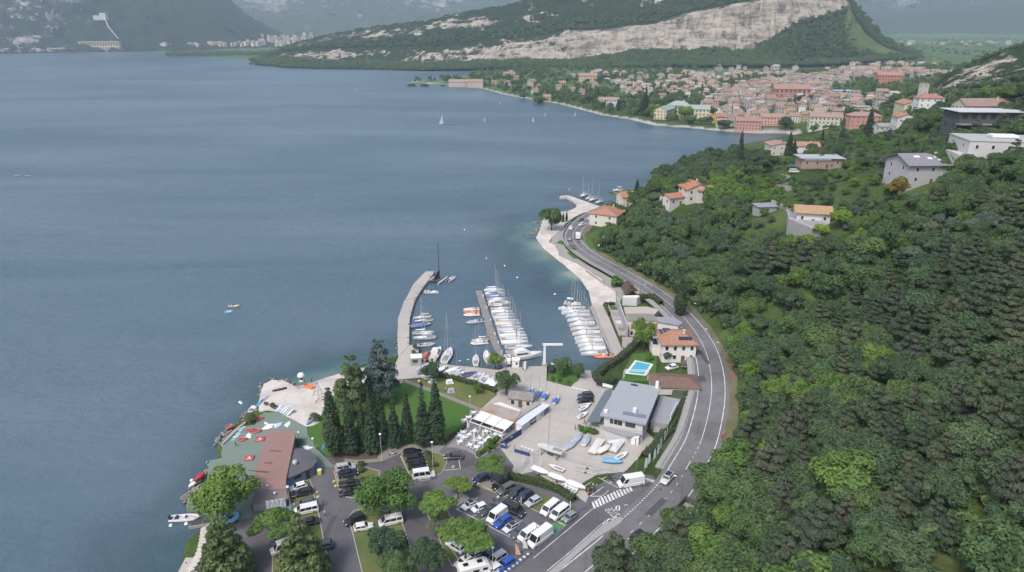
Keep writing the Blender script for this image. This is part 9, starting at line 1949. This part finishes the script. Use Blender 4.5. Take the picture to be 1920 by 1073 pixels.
fill(OLD,9.0,12000,[0,0,1,1,2,3,5,5,6],None,205); fill(NEW,18,4000,[0,1,2,3,4,6],.03,60)
# ------------------------------------------------------------ far shore
def on_mtn(px,py,A=(LX,LY,LZ)):
 q = 100-A[2]; d = A[1]*.93606+q*.35184; u = 960+1280*A[0]/d; v = 536.5-1280*(A[1]*.35184-q*.93606)/d; i = np.unravel_index(np.argmin((u-px)**2+(v-py)**2),u.shape); return tuple(float(a[i]) for a in A)
p = ray(188,86,3990); t = wthing('power_station','long cream hydroelectric power station on the far shore','power station',(p[0],p[1],0)); b = MB(); b.box(p[0]-95,p[0]+95,p[1]-12,p[1]+14,-1,44); b.box(p[0]-115,p[0]-60,p[1]-24,p[1]-12.1,-1,20); b.obj('wall',wallm,t,color=(.52,.44,.30))
b = MB(); b.box(p[0]-100,p[0]+100,p[1]-16,p[1]+18,44.1,47); b.obj('roof',roof_grey,t,color=(.42,.36,.27))
for k in range(14): b = MB(); x = p[0]-86+k*13; b.box(x,x+7,p[1]-12.5,p[1]-12.05,6,20); b.box(x,x+7,p[1]-12.5,p[1]-12.05,26,38); b.obj('window',pane_m,t)
a,c = on_mtn(201,28),on_mtn(226,76); t = wthing('penstock','pale penstock pipe climbing the far mountain above the power station','pipeline',a); b = MB(); b.tube([(a[0],a[1]-25,a[2]+12),((a[0]+c[0])/2,min(a[1],c[1])+(abs(a[1]-c[1]))*.45-40,(a[2]+c[2])/2+8),(c[0],c[1]-25,c[2]+4)],2.6,6); b.obj('pipe',mat('pipe_grey',(.42,.42,.42),.7),t)
t = wthing('surge_tower','pale surge building at the top of the penstock','building',a); b = MB(); b.box(a[0]-14,a[0]+16,a[1]-40,a[1]-15,a[2]-10,a[2]+24); b.box(a[0]-50,a[0]-14.1,a[1]-36,a[1]-15,a[2]-10,a[2]+12); b.obj('wall',mat('pipe_grey'),t)
GF = 'houses of the far town'
def low_house(nm,wc,rc):
 b = MB(); b.box(-8,8,-6,6,-4,11); b.add([(-8.6,-6.6,11),(8.6,-6.6,11),(8.6,6.6,11),(-8.6,6.6,11),(-6,0,14),(6,0,14)],[(0,1,5,4),(1,2,5),(2,3,4,5),(3,0,4)],1)
 for s in (-1,1):
  for z in (2,5,8):
   for x in (-6,-3,0,3,6): b.quad((x-.7,s*6.04,z-.8),(x+.7,s*6.04,z-.8),(x+.7,s*6.04,z+.8),(x-.7,s*6.04,z+.8),mi=2)
 me = bpy.data.meshes.new(nm); me.from_pydata(b.v,[],b.f); [me.materials.append(m_) for m_ in (mat('far_wall_'+nm,wc,.85),mat('far_roof_'+nm,rc,.9),pane_m)]; me.polygons.foreach_set('material_index',b.m); return me
LOWH = [low_house('cream',CREAM,(.30,.19,.15)),low_house('white',WHI,(.3,.2,.17)),low_house('grey',GRY,(.33,.31,.3)),low_house('ochre',(.42,.35,.26),(.32,.2,.15))]
fp = []
for k in range(150):
 px_ = random.uniform(225,585); py_ = 85-(px_-230)*.012-random.random()**1.4*(6+(px_-230)*.035); c = ray(px_,py_,4050+(86-py_)*42-(px_-230)*.9); fp.append((c[0],c[1],float(c[2])-10,random.uniform(.9,1.5)))
for k in range(30): c = ray(random.uniform(0,150),88,3990); fp.append((c[0],c[1],0,random.uniform(.9,1.5)))
for k in range(60): c = ray(random.uniform(1685,1900),random.uniform(79,93),random.uniform(4300,5600)); fp.append((c[0],c[1],float(c[2])-10,random.uniform(1,1.8)))
for k in range(150):
 c = ray(random.uniform(1330,1760),random.uniform(122,142),1700); t_ = (100-12)/(100-c[2]); x,y = c[0]*t_,c[1]*t_
 if hz(x,y) < 30 and fbm(np.array(x/160),np.array(y/160)) > .0: fp.append((x,y,hz(x,y)-.5,random.uniform(.6,1.0)))
P6 = rg.random((9000,2))*np.array([900,900])+np.array([180,730]); h6,s6 = height(P6[:,0],P6[:,1]); k6 = (inside(P6[:,0],P6[:,1],OLD) | (inside(P6[:,0],P6[:,1],NEW) & (fbm(P6[:,0]/80,P6[:,1]/80) > .12))) & (s6 > 16) & (h6 < 28); c6 = 0
for (x,y),zz,o_ in zip(P6,h6,k6):
 if o_ and c6 < 420 and not any(abs(x-a) < 16 and math.hypot(x-a,y-b_) < 9.5+r*.25 for a,b_,r in HOUSES): HOUSES.append((x,y,9)); fp.append((x,y,zz-.3,random.uniform(.5,.72))); c6 += 1
for k in range(160): c = ray(random.uniform(250,600),random.uniform(66,84),random.uniform(4300,5200)); fp.append((c[0],c[1],float(c[2])-8,random.uniform(.7,1.2)))
scatter('distant_houses',[a[:3] for a in fp],LOWH,[a[3] for a in fp])
# far woods: masses nobody could count
FAR = [broad('broad',9,4.6,420,.95,12,.02)(11)[0],broad('oak',8,4.2,380,.95,11,.02)(12)[0]]; FARC = [column('cypress',13,1.9,300,.7)(3)[0]]
P3 = rg.random((26000,2))*np.array([2300,1500])+np.array([-330,700]); h3,s3 = height(P3[:,0],P3[:,1]); X3,Y3 = P3.T; u3 = 960+1280*X3/(Y3*.936+(100-h3)*.352)
dn = np.where(inside(X3,Y3,OLD),.11,np.where(Y3 < 1500,.55,.35)); dn = np.where((X3 > 420) & (h3 > 24),.8,dn)
ok3 = (s3 > 16) & (rg.random(len(X3)) < dn*(.35+1.6*np.clip(fbm(X3/70,Y3/70)+.3,0,1))) & (u3 < 1990) & (np.hypot(X3,Y3) < 2050) & ~inside(X3,Y3,[(x,y) for x,y in [(342.8,1385.8),(604.0,1553.7),(843.0,1766.5),(988.0,1816.1),(1145.8,2111.6),(796.7,1982.8),(419.7,1653.4)]])
for a,b_,r in HOUSES[:320]: ok3 &= np.hypot(X3-a,Y3-b_) > r*.75+1.5
n3 = np.flatnonzero(ok3)[:6200]; scatter('valley_trees',np.stack([X3[n3],Y3[n3],h3[n3]-.4],1),FAR,.55+.7*rg.random(len(n3)))
P5 = rg.random((9000,2))*np.array([760,640])+np.array([180,400]); h5,s5 = height(P5[:,0],P5[:,1]); X5,Y5 = P5.T; u5 = 960+1280*X5/(Y5*.936+(100-h5)*.352)
ok5 = (s5 > 10) & (h5 > 12) & (u5 < 1990) & ((Y5 > 545) | (X5 > 440)) & (rg.random(9000) < .62)
for a,b_,r in HOUSES+CLEAR: ok5 &= np.hypot(X5-a,Y5-b_) > r*.8+1
n5 = np.flatnonzero(ok5); scatter('upland_wood',np.stack([X5[n5],Y5[n5],h5[n5]-.4],1),FAR,.5+.55*rg.random(len(n5)))
ci_ = np.flatnonzero((CR_ < -.05).ravel()); ci_ = rg.choice(ci_,1500)
scatter('crag_wood',np.stack([CX.ravel()[ci_],CY.ravel()[ci_],CZ.ravel()[ci_]-.8],1)+rg.normal(size=(1500,3))*np.array([3,0,0]),FAR,.4+.45*rg.random(1500))
P7 = rg.random((9000,2))*np.array([2600,3300])+np.array([1000,1750]); h7,s7 = height(P7[:,0],P7[:,1]); k7 = (fbm(P7[:,0]/60,P7[:,1]/220) > .12) & (h7 < 70); n7 = np.flatnonzero(k7)[:2600]
scatter('field_trees',np.stack([P7[n7,0],P7[n7,1],h7[n7]-.4],1),FAR,.5+.7*rg.random(len(n7)))
n4 = rg.permutation(n3)[:130]; scatter('valley_cypresses',np.stack([X3[n4]+5,Y3[n4],h3[n4]-.4],1),FARC,.7+.6*rg.random(len(n4)))
fi = np.flatnonzero(((BR < -.1) & (BF < .5)).ravel()); fi = rg.choice(fi,15000); jit = rg.normal(size=(15000,2))*7
def mtn_pts(A,fi,lo): return np.stack([A[0].ravel()[fi],A[1].ravel()[fi]-2,A[2].ravel()[fi]+lo],1)+rg.normal(size=(len(fi),3))*np.array([8,0,0])
scatter('cliff_wood',mtn_pts((BX,BY,BZ),fi,-1.5),FAR,.75+.6*rg.random(len(fi)))
sp = [ray(px_,py_,d) for px_,py_,d in ((310+random.random()*230,96+random.random()*7,3050+random.random()*350) for k in range(520))]
sp = [(c[0],c[1],1.0) for c in sp]; scatter('lakeside_wood',sp,FAR,1.0+.8*rg.random(len(sp)))
b = MB(); g = [tuple(ray(px_,py_,d)[:2]) for px_,py_,d in ((290,92,3900),(310,93,3560),(400,102,3000),(480,108,2700),(520,112,2600),(590,100,3300),(600,90,4000))]; b.prism(g,-1,1.2); struct(b.obj('lake_shore',mat('lawn_mown')))
SHT = 'trees along the town beach'
for k_,t,lab,sx in (('cypress',(162.8,858.6,27.1,3),'tall dark poplar group left of the palace',2.6),('cypress',(138.0,913.3,15.7,3),'dark pointed tree before the white hotel',1.9),('broad',(17.0,1078.7,11.3,3),'round tree on the town beach farthest along',1.2),('broad',(40.1,1014.1,13.5,3),'large tree left of the ochre beach house',1.5),('broad',(124.3,889.0,9.4,3),'round tree at the beach before the hotel',1.1),('broad',(107.1,1014.1,11.6,3),'tree on the town beach near the white tents',1.6),('broad',(70.4,1034.8,8.9,3),'tree right of the ochre beach house',1.5),('plane',(171.7,841.0,16.0,3),'broad brownish tree before the palace',1.0),('plane',(202.3,820.0,15.7,3),'dark tree before the palace centre',1.0),('broad',(196.6,776.3,8.0,3),'clipped round tree on the shore promenade, left',1.5),('broad',(210.7,776.3,7.5,3),'clipped round tree on the shore promenade, right',1.5),('broad',(227.6,745.2,8.9,3),'spreading tree below the yellow waterfront house',1.9),('oak',(282.4,716.5,13.5,3),'dark cedar on the waterfront before the pink building',1.2),('oak',(235.1,827.1,13.9,4),'dark tree between the palace and the white church',1.0),('broad',(-188.0,1334.3,11.5,2),'tree at the tip of the sandy spit',1.6),('broad',(-164.5,1334.3,11.5,2),'second tree along the sandy spit',1.4),('broad',(-130.5,1334.3,9.0,2),'tree on the spit beside the long pinkish house',1.6)):
 tree(k_,t[:2],lab,SHT,t[2]/{'cypress': 13.3,'plane': 10.6,'oak': 7.5,'broad': 8}[k_],at_h(t[:2])-.2,sx)
